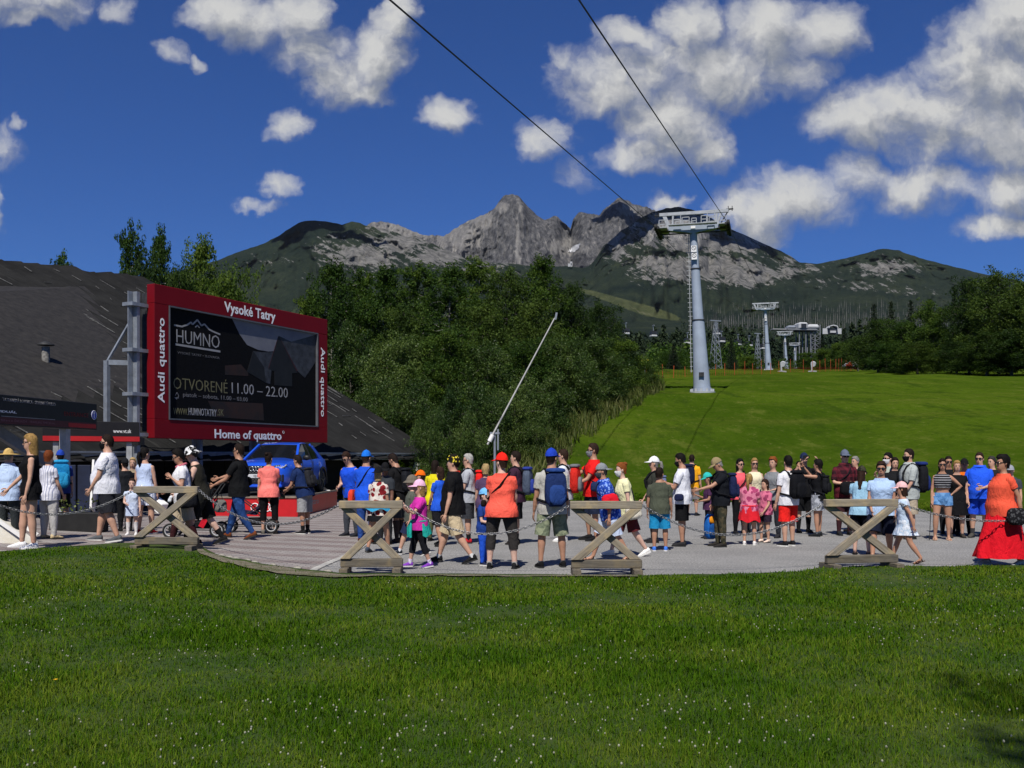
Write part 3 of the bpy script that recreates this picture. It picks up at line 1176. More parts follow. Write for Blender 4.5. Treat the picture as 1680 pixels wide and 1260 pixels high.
# local frame: x along the board, -y towards the viewer, z up
for nm, c, sz in (('frame_panel', (BW / 2, 0, BL.z + BB / 2), (BW, .30, BB)), ('frame_panel', (BW / 2, 0, BL.z + BH - BB / 2), (BW, .30, BB)),
                  ('frame_panel', (BB / 2, 0, BL.z + BH / 2), (BB, .296, BH - 2 * BB)), ('frame_panel', (BW - BB / 2, 0, BL.z + BH / 2), (BB, .296, BH - 2 * BB))):
    MB().box(c, sz, bev=.012).build(nm, M_RED, bb)
scr_o = MB().box((BW / 2, .02, BL.z + BH / 2), (BW - 2 * BB, .2, BH - 2 * BB)).build('screen', M_SCREEN, bb)
mb = MB()
SX0, SX1, SZ0, SZ1 = BB, BW - BB, BL.z + BB, BL.z + BH - BB
mb.box(((SX0 + SX1) / 2, -.11, SZ0 + .02), (SX1 - SX0, .12, .04)).box(((SX0 + SX1) / 2, -.11, SZ1 - .02), (SX1 - SX0, .12, .04))
mb.box((SX0 + .02, -.11, (SZ0 + SZ1) / 2), (.04, .118, SZ1 - SZ0 - .08)).box((SX1 - .02, -.11, (SZ0 + SZ1) / 2), (.04, .118, SZ1 - SZ0 - .08))
mb.build('bezel', M_BEZEL, bb)
mb = MB()
mb.box((BW / 2, .35, BL.z + BH / 2), (BW - .4, .4, BH - .4))
mb.build('cabinet', M_STEELD, bb)


def bbp(px, py):
    kx_ = (px - CX) / F
    s_ = (kx_ * BL.y - BL.x) / (BU.x - kx_ * BU.y)
    Y = BL.y + BU.y * s_
    return s_, CH + (HY - py) / F * Y


YF = -.152   # front of the frame
YS = -.082   # front of the screen


def bb_text(body, x0, x1, yb, yt, mat, bold=0, ysurf=YS, nm='lettering'):
    """text between photo columns x0..x1; baseline row yb and cap row yt at column x0"""
    s0, z0 = bbp(x0, yb)
    _, z1 = bbp(x0, yt)
    s1, _ = bbp(x1, yb)
    return text_obj(nm, body, scr_o if ysurf == YS else bb, (s0, ysurf, z0), (1, 0, 0), (0, 0, 1), s1 - s0, z1 - z0, mat, bold)


M_T1 = pmat('screen_text_white', (.27, .27, .27), .6, .05, 3)
M_T2 = pmat('screen_text_olive', (.13, .122, .06), .6, .05, 3)
M_T3 = pmat('screen_text_dim', (.10, .10, .105), .6, .05, 3)
M_T4 = pmat('screen_text_grey', (.15, .15, .155), .6, .05, 3)
bb_text('HUMNO', 286, 357, 562, 540, M_T1, -.006)
bb_text('OTVOREN\u00c9', 281, 370, 638, 614, M_T2, -.008)
bb_text('11.00 \u2013 22.00', 377, 469, 645, 627.5, M_T1, -.006)
bb_text('piatok \u2013 sobota, 11.00 \u2013 03.00', 297, 403, 653, 643.5, M_T4, -.004)
bb_text('WWW.', 281, 305, 680, 669, M_T2, 0)
bb_text('HUMNOTATRY', 306, 352, 681, 669, M_T1, .01)
bb_text('.SK', 353, 364, 682, 671, M_T2, 0)
bb_text('VYSOK\u00c9 TATRY \u2022 SLOVAKIA', 288, 357, 580.5, 575.5, M_T3, 0)


def poly_line(pts, wd, mat, nm, par):
    mb = MB()
    q = [bbp(*p) for p in pts]
    for (a, b_) in zip(q[:-1], q[1:]):
        mb.beam((a[0], YS - .002, a[1]), (b_[0], YS - .002, b_[1]), .004, wd, up=(0, 0, 1))
    return mb.build(nm, mat, par)


poly_line([(282, 533.5), (295, 536), (304, 533), (310, 529), (312.5, 532.5), (320.5, 525), (327, 534.5), (332, 532), (340, 541), (348, 545), (358, 549)], .05, M_T1, 'logo_line', scr_o)
poly_line([(317, 537), (320.5, 534), (324, 538)], .035, M_T1, 'logo_line', scr_o)
poly_line([(284, 565), (358, 577)], .06, M_T1, 'logo_underline', scr_o)
poly_line([(284, 649), (287, 644), (290, 650), (286, 655), (283, 652), (290, 653)], .02, M_T4, 'snowflake_mark', scr_o)


def screen_poly(pts, mat, nm, lift=.002):
    q = [bbp(*p) for p in pts]
    n_ = len(q)
    vs = [(a, YS - lift, c) for a, c in q] + [(a, YS + .02, c) for a, c in q]
    fs = [tuple(range(n_)), tuple(range(2 * n_ - 1, n_ - 1, -1))] + [(i, i + n_, (i + 1) % n_ + n_, (i + 1) % n_) for i in range(n_)]
    return MB().add(vs, fs).build(nm, mat, scr_o)


M_P1 = pmat('screen_sky', (.085, .090, .125), .6, .6, .9, detail=6, col2=(.17, .175, .19))
M_P2 = pmat('screen_dark_hill', (.012, .013, .016), .6, .3, 3)
M_P3 = pmat('screen_house', (.008, .008, .009), .6, .3, 3)
M_P4 = pmat('screen_roof', (.035, .038, .046), .6, .3, 6)
M_P5 = pmat('screen_glow', (.034, .012, .005), .6, .6, 2.2, col2=(.007, .006, .005))
M_P6 = pmat('screen_red', (.055, .006, .010), .6, .2, 3)
screen_poly([(377, 522), (516, 549), (516, 562), (470, 575), (437, 577), (420, 574), (402, 566), (390, 549)], M_P1, 'screen_image', .002)
screen_poly([(366, 600), (392, 598), (404, 612), (404, 617), (366, 615)], M_P5, 'screen_image', .002)
screen_poly([(412, 576), (430, 602), (433, 628), (402, 610)], M_P3, 'screen_image', .004)
screen_poly([(412, 576), (427, 578), (445, 578), (440, 630), (433, 628)], M_P4, 'screen_image', .003)
screen_poly([(454, 551), (437, 606), (447, 609), (447, 632), (476, 634), (476, 612), (485, 612)], M_P3, 'screen_image', .005)
screen_poly([(454, 551), (475, 561), (516, 549), (516, 592), (497, 620), (484, 608)], M_P4, 'screen_image', .004)
poly_line([(454, 553), (438, 605)], .07, M_P6, 'screen_image', scr_o)
poly_line([(454, 553), (484, 609)], .07, M_P6, 'screen_image', scr_o)
screen_poly([(338, 658), (428, 662), (430, 690), (350, 684)], M_P5, 'screen_image', .001)
# lettering on the red frame
bb_text('Vysok\u00e9 Tatry', 362, 446, 517, 495, M_LETTER, .02, YF)
bb_text('Home of quattro', 346, 456, 723.5, 704, M_LETTER, .02, YF)
s0, z0 = bbp(457.5, 711.5)
text_obj('lettering', 'O', bb, (s0, YF, z0), (1, 0, 0), (0, 0, 1), .10, .10, M_LETTER, 0)
z0, z1 = bbp(258, 661)[1], bbp(258, 522)[1]
text_obj('lettering', 'Audi quattro', bb, (.46, YF, z0), (0, 0, 1), (-1, 0, 0), z1 - z0, .33, M_LETTER, .012)
z0, z1 = bbp(524, 684)[1], bbp(524, 571)[1]
text_obj('lettering', 'Audi quattro', bb, (BW - .45, YF, z1), (0, 0, -1), (1, 0, 0), z1 - z0, .30, M_LETTER, .012)
# steel posts behind the board's near end
for (dx, dy) in ((-.32, .30), (2.6, .75), (5.2, .75), (7.6, .75)):
    p = MB()
    hgt = 6.42 if dx < 0 else 6.0
    p.box((dx, dy, hgt / 2), (.10, .34, hgt)).box((dx - .14, dy, hgt / 2), (.16, .03, hgt)).box((dx + .13, dy, hgt / 2), (.16, .03, hgt))
    pst = p.build('post', M_STEEL, bb)
    if dx < 0:
        for z in (6.05, 4.75, 3.5, 2.35):
            MB().box((dx + .05, dy - .02, z), (.62, .40, .10)).build('clamp', M_STEEL, pst)
        MB().box((dx - .1, dy - .25, 2.15), (.22, .3, .22)).build('floodlight', M_BLACK, pst)
q = MB()
q.beam((-.75, .9, -.1), (-.75, .9, 4.45), .12, .14, up=(0, 1, 0)).beam((-.75, .9, 4.4), (-.32, .45, 4.4), .10, .14).beam((-.75, .9, 4.4), (-.40, .42, 5.5), .06, .06, up=(0, 1, 0))
q.build('rear_strut', M_STEEL, bb)

# ------------------------------------------------------------------ entrance signs on the left
M_SIGNK = pmat('black_sign', (.010, .009, .010), .5, .2, 4)
M_SIGNR = pmat('red_sign_band', (.42, .012, .015), .5, .08, 3)
M_SIGNR2 = pmat('dark_red_band', (.085, .010, .016), .5, .1, 3)
M_BLUE = pmat('sign_blue', (.05, .07, .42), .5, .05, 3)


def sign_frame(label, pA, pB, zA0, zA1, depth, name='entrance_sign'):
    """board between plan points pA (left end) and pB (right end)"""
    u = (pB - pA).normalized()
    t = thing(name, label, 'sign', (pA.x, pA.y, 0), math.atan2(u.y, u.x))
    W = (pB - pA).length
    return t, W


pA, pB = V3((-10.55, 14.8, 0)), V3((-9.49, 22.3, 0))
sg, W = sign_frame('long black entrance sign with lift times and blue arrow disc on grey posts', pA, pB, 0, 0, .2)
zt, zb_ = CH + 93 * 22.3 / F, CH + 50 * 22.3 / F
MB().box((W / 2, .1, (zt + zb_) / 2), (W, .2, zt - zb_), bev=.01).build('board', M_SIGNK, sg)
# all the lettering on the face (local y = -0.002)


def sgp(px, py):
    u = (pB - pA).normalized()
    kx_ = (px - CX) / F
    s_ = (kx_ * pA.y - pA.x) / (u.x - kx_ * u.y)
    Y = pA.y + u.y * s_
    return s_, CH + (HY - py) / F * Y


def sg_text(body, x0, x1, yb, yt, mat, bold=0):
    s0, z0 = sgp(x0, yb)
    _, z1 = sgp(x0, yt)
    s1, _ = sgp(x1, yb)
    text_obj('lettering', body, sg, (s0, -.003, z0), (1, 0, 0), (0, 0, 1), s1 - s0, z1 - z0, mat, bold)


M_DIMW = pmat('faded_white_lettering', (.30, .29, .29), .6, .1, 5)
M_DIMR = pmat('faded_red_lettering', (.16, .012, .012), .6, .1, 5)
sg_text('TATRANSK\u00c1 LOMNICA - SKALNAT\u00c9 PLESO', 4, 91, 658, 651, M_DIMW, .0)
sg_text('VIDU\u00c1L', -6, 27, 676, 671.5, M_LETTER, .03)
sg_text('ENTRANCE', 105, 145, 682, 675, M_DIMR, .01)
sg_text('903 m n. m. \u010cAS JAZDY - TRAVELING TIME 20 min.', 1, 90, 692, 686, pmat('rose_lettering', (.22, .10, .12), .6, .1, 5), 0)
s0, z0 = sgp(-60, 700)
s1, z1 = sgp(157, 696)
MB().box(((s0 + s1) / 2, -.002, (zb_ + .03 + zb_ + .16) / 2), (s1 - s0, .008, .13)).build('red_band', M_SIGNR2, sg)
s0, _ = sgp(112, 700)
MB().box(((s0 + s1) / 2, -.005, zb_ + .085), (s1 - s0, .008, .09)).build('red_band', M_SIGNR, sg)
s0, _ = sgp(2, 685)
s1b, _ = sgp(90, 690)
MB().box(((s0 + s1b) / 2, -.004, sgp(40, 686)[1] + .01), (s1b - s0, .006, .012)).build('rule_line', M_DIMW, sg)
sd, zd = sgp(153.5, 681)
dsk = MB().tube([(sd, .0, zd), (sd, -.012, zd)], .105, 20, smooth=False).build('arrow_disc', M_BLUE, sg)
mb = MB()
mb.tube([(sd + .1 * math.cos(2 * PI * k / 20), -.014, zd + .1 * math.sin(2 * PI * k / 20)) for k in range(21)], .006, 4)
mb.box((sd, -.014, zd - .02), (.022, .006, .11))
mb.add([(sd - .04, -.016, zd + .03), (sd + .04, -.016, zd + .03), (sd, -.016, zd + .085)], [(0, 1, 2)])
mb.build('arrow', M_LETTER, dsk)
for sx in (.9, W - 1.05):
    pq = MB().box((sx, .12, (zb_ - .2) / 2 + .1), (.16, .16, zb_ + .1)).build('post', M_FASCIA, sg)
s0 = W - 2.7
mb = MB()
mb.beam((s0 - .3, .5, zb_ + .0), (W - 1.15, .3, zb_ - .85), .12, .22)
mb.build('brace', pmat('blue_grey_steel', (.10, .115, .14), .6, .15, 5), sg)

# second sign: www.vt.sk
c0, c1 = w3(70, 714, 24.6), w3(229, 714, 25.6)
u2 = V3((c1.x - c0.x, c1.y - c0.y, 0))
sg2 = thing('web_address_sign', 'black sign reading www.vt.sk with red band beside the billboard post', 'sign', (c0.x, c0.y, 0), math.atan2(u2.y, u2.x))
W2 = u2.length
za, zb2 = CH + (HY - 725) * 25 / F, CH + (HY - 691) * 25 / F
MB().box((W2 / 2, .1, (za + zb2) / 2), (W2, .2, zb2 - za), bev=.01).build('board', M_SIGNK, sg2)
MB().box((W2 / 2, -.003, za + .085), (W2, .008, .125)).build('red_band', M_SIGNR, sg2)
text_obj('lettering', 'www.vt.sk', sg2, (W2 * .72, -.006, za + .24), (1, 0, 0), (0, 0, 1), W2 * .19, .10, M_LETTER, .0)
for sx in (.3, W2 - .25):
    MB().box((sx, .13, za / 2), (.13, .13, za)).build('post', M_FASCIA, sg2)

# ------------------------------------------------------------------ things under the signs
M_NAVY = pmat('navy_board', (.012, .018, .045), .6, .2, 4)
p0 = at(112, 862)
t_ = thing('partition_screen', 'dark navy partition screen standing beneath the long entrance sign', 'screen', p0)
for i in range(3):
    MB().box((-.25 + .30 * i, .6 + .04 * i, .62), (.28, .04, 1.24), bev=.01).build('panel', M_NAVY, t_)
    MB().box((-.25 + .30 * i, .6 + .04 * i, .02), (.06, .4, .04)).build('foot', M_STEELD, t_)
p0 = at(143, 872)
t_ = thing('planter', 'black planter box with green leafy shrub under the entrance sign', 'planter', p0)
mb = MB()
mb.box((-.15, 0, .18), (.95, .4, .36), bev=.015)
mb.build('box', M_BLACK, t_)
mb = MB()
for i in range(110):
    a = V3((random.uniform(-.58, .28), random.uniform(-.2, .2), random.uniform(.34, .60)))
    d = V3((random.uniform(-1, 1), random.uniform(-1, 1), random.uniform(-.3, 1))).normalized() * .06
    e = d.cross(V3((random.random(), random.random(), random.random()))).normalized() * .025
    mb.add([a, a + d * .5 + e, a + d, a + d * .5 - e], [(0, 1, 2, 3)])
mb.build('foliage', pmat('planter_leaf', (.10, .13, .02), .6, .3, 9), t_)
p0 = at(150, 866)
t_ = thing('notice_board', 'tilted white notice board behind the man in white shirt', 'sign', p0, .2)
MB().beam((0, .1, .35), (.0, .35, 1.32), .38, .04, up=(1, 0, 0)).build('board', M_WHITE, t_)
MB().tube([(-.0, .3, 0), (0, .28, 1.1)], .025, 8).build('post', M_STEELD, t_)

# white wedge footing at the left edge of the picture
wp = at(43, 893)
t_ = thing('concrete_footing', 'white painted sloping concrete footing with rust stains at picture edge', 'footing', wp)
M_RUSTW = surf_mat('rust_stained_white', lambda n, b, P: n.put(b.inputs['Base Color'], n.mix(n.m('MULTIPLY', n.sm(n.noise(P, 5, 5, .7).outputs[0], .50, .68), n.sm(n.new('ShaderNodeSeparateXYZ').outputs[2], 0, 1)), (.74, .73, .70), (.45, .30, .12))))
mb = MB()
prof_ = [(0, 0), (-1.5, 0), (-1.5, 1.05), (-.86, .64), (-.10, .07)]
vs = [(x, -.05, z) for x, z in prof_] + [(x, .40, z) for x, z in prof_]
mb.add(vs, [(0, 4, 3, 2, 1), (5, 6, 7, 8, 9)] + [(i, (i + 1) % 5, (i + 1) % 5 + 5, i + 5) for i in range(5)])
mb.build('wedge', pmat('rust_stained_paint', (.76, .75, .71), .7, .2, 3.2, .2, 20, col2=(.60, .55, .42)), t_)
mb = MB()
mb.beam((-.02, -.065, .115), (-1.5, -.065, 1.12), .05, .05).beam((-.02, .42, .115), (-1.5, .42, 1.12), .05, .05)
mb.build('edge_rail', M_WHITE, t_)

# ------------------------------------------------------------------ boom barrier with raised pole
p0 = V3((-.53, 30, 0))
t_ = thing('boom_barrier', 'raised thin white boom barrier pole on grey post before the trees', 'barrier', p0)
MB().tube([(0, 0, 0), (0, 0, 2.45)], .04, 10).build('post', M_STEEL, t_)
MB().box((.10, 0, 2.25), (.05, .12, .65)).box((0, 0, 2.45), (.3, .14, .06)).build('pivot_bracket', M_STEEL, t_)
MB().tube([(-.22, -.08, 2.10), (-.02, -.08, 2.48), (1.84, -.08, 5.98)], [.032, .028, .02], 10).build('boom', pmat('white_boom', (.45, .44, .42), .5, .1, 6), t_)
MB().box((1.88, -.08, 6.04), (.06, .05, .22), Matrix.Rotation(.2, 3, 'Y')).build('tip_light', M_STEEL, t_)
MB().tube([(-.16, -.08, 2.2), (-.06, -.08, 2.4)], .07, 8).build('counterweight', M_WHITE, t_)

# ------------------------------------------------------------------ display ramp with the blue car
M_PRED = pmat('ramp_red', (.50, .012, .016), .45, .06, 3)
M_PBRN = pmat('ramp_edge_wood', (.24, .20, .15), .8, .25, 6)
RX0, RX1, RY0, RY1, RZ = -8.9, -5.96, 27.0, 33.1, .60
rp = thing('display_platform', 'low red display platform with ring logo carrying the blue car', 'platform', ((RX0 + RX1) / 2, RY0, 0))
ro = rp.location.copy()


def rbox(nm, x0, x1, y0, y1, z0, z1, mat, par=rp, bev=0):
    return MB().box(((x0 + x1) / 2 - ro.x, (y0 + y1) / 2 - ro.y, (z0 + z1) / 2), (x1 - x0, y1 - y0, z1 - z0), bev=bev).build(nm, mat, par)


rbox('deck', RX0 + .05, RX1 - .05, RY0 + .05, RY1 - .05, RZ - .06, RZ - .01, M_STEELD)
rbox('trim', RX0 - .02, RX1 + .02, RY0 - .03, RY0 + .03, RZ - .03, RZ + .02, M_PBRN)
rbox('trim', RX1 - .03, RX1 + .03, RY0 + .035, RY1, RZ - .03, RZ + .02, M_PBRN)
rbox('base_trim', RX0 - .02, RX1 + .02, RY0 - .03, RY0 + .03, -.1, .035, M_PBRN)
fp = rbox('front_panel', RX0, RX1 - .02, RY0, RY0 + .04, .037, RZ - .032, M_PRED)
sp_ = rbox('side_panel', RX1 - .015, RX1 + .02, RY0 + .005, RY1, -.1, RZ - .032, M_PRED)
mb = MB()
for i in range(4):
    cx_ = -6.62 - .165 * i - ro.x
    mb.tube([(cx_ + .11 * math.cos(2 * PI * k / 24), -.008, .31 + .11 * math.sin(2 * PI * k / 24)) for k in range(25)], .014, 6, up=(0, 1, 0))
mb.build('ring_logo', M_LETTER, fp)
text_obj('lettering', 'quattro', sp_, (RX1 + .021 - ro.x, 28.2 - ro.y, .24), (0, 1, 0), (0, 0, 1), 1.75, .20, pmat('dim_lettering', (.30, .26, .25), .6, .1, 4), .01)

CARX, CARY, CARZ = -7.22, 30.55, RZ - .005
M_CBLUE = pmat('car_blue_paint', (.012, .085, .62), .28, .04, 1.5, spec=.5, coat=.9)
M_GLASS = pmat('car_glass', (.006, .007, .009), .06, .05, 2, spec=.6)
M_CBLK = pmat('car_black_trim', (.012, .012, .013), .5, .2, 9)
M_CHROME = pmat('chrome', (.75, .75, .76), .18, .03, 3, metal=.9)
M_LENS = pmat('headlight_lens', (.10, .11, .12), .1, .4, 12, spec=.8)
M_LED = pmat('headlight_white', (.8, .8, .82), .25, .03, 3)
car = thing('parked_car', 'bright blue five door crossover car parked on red display platform', 'car', (CARX, CARY, CARZ), R(-5))
ys_c = [-2.24, -2.20, -2.10, -1.95]
ys_c += [-1.82 + .07 * i for i in range(13)] + [-.8, -.4, 0, .4, .75] + [.92 + .07 * i for i in range(13)] + [1.9, 2.05, 2.16, 2.22]
WR, FA, RA = .365, -1.38, 1.36


def lerp_t(x, xs_, v):
    return float(np.interp(x, xs_, v))


half_n = 9
rings2 = []
for y in ys_c:
    wdt = lerp_t(y, [-2.24, -2.15, -1.9, -1.5, 0, 1.6, 2.0, 2.22], [.74, .84, .90, .925, .915, .93, .89, .80])
    zsh = lerp_t(y, [-2.24, -2.1, -1.6, -.9, 0, 1.2, 2.0, 2.22], [.78, .88, .96, 1.01, 1.03, 1.06, 1.06, .98])
    ztop = lerp_t(y, [-2.24, -2.1, -1.6, -.95, 0, 1.2, 2.0, 2.22], [.80, .93, 1.03, 1.10, 1.08, 1.1, 1.10, 1.0])
    zb3 = lerp_t(y, [-2.24, -1.9, 1.9, 2.22], [.30, .22, .22, .34])
    for ya in (FA, RA):
        d = abs(y - ya)
        if d < .44:
            zb3 = max(zb3, WR + math.sqrt(max(.44 ** 2 - d * d, 0)) * .98)
    zz_ = [zb3, max(zb3 + .02, .42), max(zb3 + .04, .60), max(zb3 + .06, .78 if zsh > .86 else .7), zsh, zsh + .03, ztop]
    xx_ = [wdt * .94, wdt * .995, wdt, wdt * .985, wdt * .93, wdt * .84, 0]
    pr = [(xx_[i], max(zz_[i], zb3)) for i in range(6)] + [(wdt * .45, ztop)]
    rings2.append([V3((x, y, z)) for x, z in pr] + [V3((0, y, ztop + .005))] + [V3((-x, y, z)) for x, z in pr[::-1]] + [V3((0, y, zb3))])
mb = MB()
mb.rings(rings2, 0, True, True)
body = mb.build('body', M_CBLUE, car)
# glasshouse
gh_b = [(-1.02, .80), (-.2, .84), (.6, .84), (1.35, .82), (1.98, .66)]
gh_t = [(-.22, .60), (.1, .62), (.6, .61), (1.0, .585), (1.32, .54)]
zbelt, zroof = 1.04, [1.50, 1.55, 1.56, 1.53, 1.46]
mb = MB()
rb_ = []
for (yb_, xb), (yt_, xt), zr_ in zip(gh_b, gh_t, zroof):
    rb_.append([V3((xb, yb_, zbelt)), V3(((xb + xt) / 2 + .03, (yb_ + yt_) / 2, (zbelt + zr_) / 2)), V3((xt, yt_, zr_)), V3((0, yt_, zr_ + .015)), V3((-xt, yt_, zr_)), V3((-(xb + xt) / 2 - .03, (yb_ + yt_) / 2, (zbelt + zr_) / 2)), V3((-xb, yb_, zbelt)), V3((0, yb_, zbelt))])
mb.rings(rb_, 0, True, False)
mb.build('glasshouse', M_GLASS, car)
mb = MB()
rr_ = []
for (yt_, xt), zr_ in zip(gh_t, zroof):
    rr_.append([V3((xt + .02, yt_, zr_ - .02)), V3((xt * .9, yt_, zr_ + .025)), V3((0, yt_, zr_ + .04)), V3((-xt * .9, yt_, zr_ + .025)), V3((-xt - .02, yt_, zr_ - .02)), V3((0, yt_, zr_ - .02))])
mb.rings(rr_, 0, True, True)
mb.build('roof', M_CBLUE, car)
for sx in (1, -1):
    mb = MB()
    mb.beam((sx * .815, -1.06, 1.03), (sx * .62, -.24, 1.505), .07, .06)
    mb.build('windscreen_pillar', M_CBLUE, car)
    mb = MB()
    mb.beam((sx * .835, 1.40, 1.06), (sx * .59, 1.02, 1.52), .05, .13, up=(0, 1, 0)).beam((sx * .70, 1.95, 1.06), (sx * .55, 1.34, 1.46), .10, .08)
    mb.build('rear_pillar', M_CBLUE, car)
    mb = MB()
    mb.beam((sx * .862, .28, 1.05), (sx * .64, .30, 1.53), .03, .07, up=(0, 1, 0))
    mb.build('door_pillar', M_CBLK, car)
    mb = MB()
    mb.ellipsoid((sx * 1.02, -.72, 1.10), (.12, .07, .085), 10, 6).box((sx * .92, -.72, 1.05), (.14, .05, .03))
    mb.build('wing_mirror', M_CBLK, car)
    for y0, y1 in ((-.82, .27), (.29, 1.05)):
        mb = MB()
        for a, b_ in (((y0, .32), (y0, 1.0)), ((y1, .32), (y1, 1.02)), ((y0, .32), (y1, .32))):
            mb.beam((sx * .925, a[0], a[1]), (sx * .925, b_[0], b_[1]), .014, .014, up=(1, 0, 0))
        dr = mb.build('door_seam', M_CBLK, car)
        MB().box((sx * .93, y1 - .16, .90), (.03, .18, .028), bev=.008).build('door_handle', M_CBLUE, dr)
    MB().box((sx * .92, 0, .33), (.05, 1.9, .16), bev=.02).build('sill_cladding', M_CBLK, car)
    for ya in (FA, RA):
        mb = MB()
        pts = [(sx * .925, ya + .43 * math.cos(a), WR + .43 * math.sin(a)) for a in np.linspace(-.25, PI + .25, 15)]
        mb.tube(pts, .035, 6)
        mb.build('wheel_arch', M_CBLK, car)
        wh = MB().tube([(sx * .70, ya, WR), (sx * .715, ya, WR), (sx * .895, ya, WR), (sx * .91, ya, WR)], [.33, WR, WR, .33], 28).build('tyre', M_BLACK, car)
        mb = MB()
        mb.tube([(sx * .90, ya, WR), (sx * .914, ya, WR)], .275, 24)
        mb.build('rim_disc', M_STEELD, wh)
        mb = MB()
        for k in range(5):
            a = 2 * PI * k / 5 + .3
            mb.beam((sx * .918, ya, WR), (sx * .922, ya + .26 * math.cos(a), WR + .26 * math.sin(a)), .02, .05, up=(1, 0, 0))
        mb.tube([(sx * .918, ya + .27 * math.cos(2 * PI * k / 24), WR + .27 * math.sin(2 * PI * k / 24)) for k in range(25)], .014, 5)
        mb.build('rim', pmat('rim_grey', (.10, .10, .105), .35, .1, 5, metal=.6), wh)
    mb = MB()
    mb.add([(sx * .42, -2.225, .77), (sx * .80, -2.135, .80), (sx * .86, -1.98, .90), (sx * .60, -2.16, .885), (sx * .42, -2.20, .85)], [(0, 1, 2, 3, 4), (4, 3, 2, 1, 0)])
    mb.v = [(x, y - .03, z) for x, y, z in mb.v]
    hl = mb.build('headlight', M_LENS, car)
    mb = MB()
    mb.beam((sx * .46, -2.262, .785), (sx * .74, -2.20, .805), .02, .022).beam((sx * .74, -2.20, .805), (sx * .82, -2.05, .885), .02, .02)
    for k in range(4):
        mb.beam((sx * (.58 + .05 * k), -2.243 + .014 * k, .83), (sx * (.60 + .05 * k), -2.236 + .014 * k, .862), .014, .014)
    mb.build('light_strip', M_LED, hl)
    mb = MB()
    mb.box((sx * .62, -2.235, .50), (.36, .06, .24), Matrix.Rotation(sx * .22, 3, 'Z'), bev=.03)
    mb.build('air_intake', M_CBLK, car)
mb = MB()
gpts = [(-.42, .86), (-.50, .78), (-.44, .44), (-.34, .36), (.34, .36), (.44, .44), (.50, .78), (.42, .86)]
vs = [(x, -2.275, z) for x, z in gpts] + [(x * 1.02, -2.16, z) for x, z in gpts]
mb.add(vs, [tuple(range(8))] + [(i, i + 8, (i + 1) % 8 + 8, (i + 1) % 8) for i in range(8)])
gr_ = mb.build('grille', M_CBLK, car)
mb = MB()
for iz in range(6):
    for ix in range(10):
        mb.box((-.40 + .089 * ix + (.04 if iz % 2 else 0), -2.28, .415 + .05 * iz), (.035, .014, .02))
mb.build('grille_mesh', pmat('grille_grey', (.09, .09, .095), .4, .1, 9), gr_)
mb = MB()
for i in range(4):
    c = -.135 + .09 * i
    mb.tube([(c + .06 * math.cos(2 * PI * k / 18), -2.292, .77 + .06 * math.sin(2 * PI * k / 18)) for k in range(19)], .009, 5, up=(0, 1, 0))
mb.build('ring_badge', M_CHROME, gr_)
np_ = MB().box((0, -2.295, .56), (.52, .02, .115), bev=.006).build('number_plate', pmat('plate_white', (.55, .56, .58), .4, .05, 5), car)
text_obj('lettering', 'Q3', np_, (-.07, -2.306, .525), (1, 0, 0), (0, 0, 1), .14, .07, M_CBLK, .01)
MB().box((0, -2.21, .27), (1.5, .12, .10), bev=.03).build('bumper_lip', M_CBLUE, car)

# ------------------------------------------------------------------ wooden cross barriers


def _wood(n, b, P):
    tcn = n.new('ShaderNodeTexCoord')
    O = tcn.outputs['Object']
    oi = n.new('ShaderNodeObjectInfo')
    sh = n.vm('ADD', n.vm('MULTIPLY', O, (1.6, 22, 22)), n.vm('MULTIPLY', oi.outputs['Location'], (3.1, 2.7, 1.9)))
    gr__ = n.noise(sh, 1.6, 6, .7, dist=.5).outputs[0]
    pa = n.noise(n.vm('ADD', O, oi.outputs['Location']), 4.5, 5, .6).outputs[0]
    col = n.ramp(gr__, [(.28, (.12, .098, .072)), (.5, (.235, .20, .148)), (.72, (.32, .28, .21))])
    col = n.mix(n.m('MULTIPLY', n.sm(pa, .5, .68), .55), col, (.42, .32, .17))
    col = n.mix(n.m('MULTIPLY', n.sm(pa, .45, .30), .5), col, (.15, .145, .14))
    n.put(b.inputs['Base Color'], col)
    b.inputs['Roughness'].default_value = .85
    add_bump(n, b, gr__, .5, .008)


M_WOOD = surf_mat('weathered_timber', _wood)


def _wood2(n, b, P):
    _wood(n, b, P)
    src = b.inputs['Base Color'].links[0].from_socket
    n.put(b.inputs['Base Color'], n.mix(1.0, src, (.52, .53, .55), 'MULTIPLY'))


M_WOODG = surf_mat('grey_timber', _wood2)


def wood_beam(nm, a, b_, w_, h_, par, mat, up=(0, 0, 1), trim=None):
    """beam as its own object with x along the grain"""
    a, b_ = V3(a), V3(b_)
    d = b_ - a
    x = d.normalized()
    y = V3(up).cross(x).normalized()
    z = x.cross(y)
    mb = MB().box((0, 0, 0), (d.length, w_, h_), bev=.008)
    if trim:      # cut the ends horizontally: shift the end faces
        trim = z.z / x.z
        mb.v = [(vx_ + (-vz_ * trim), vy_, vz_) for vx_, vy_, vz_ in mb.v]
    o = mb.build(nm, mat, par)
    o.matrix_local = Matrix.Translation((a + b_) / 2) @ Matrix((x, y, z)).transposed().to_4x4()
    return o


BAR = []


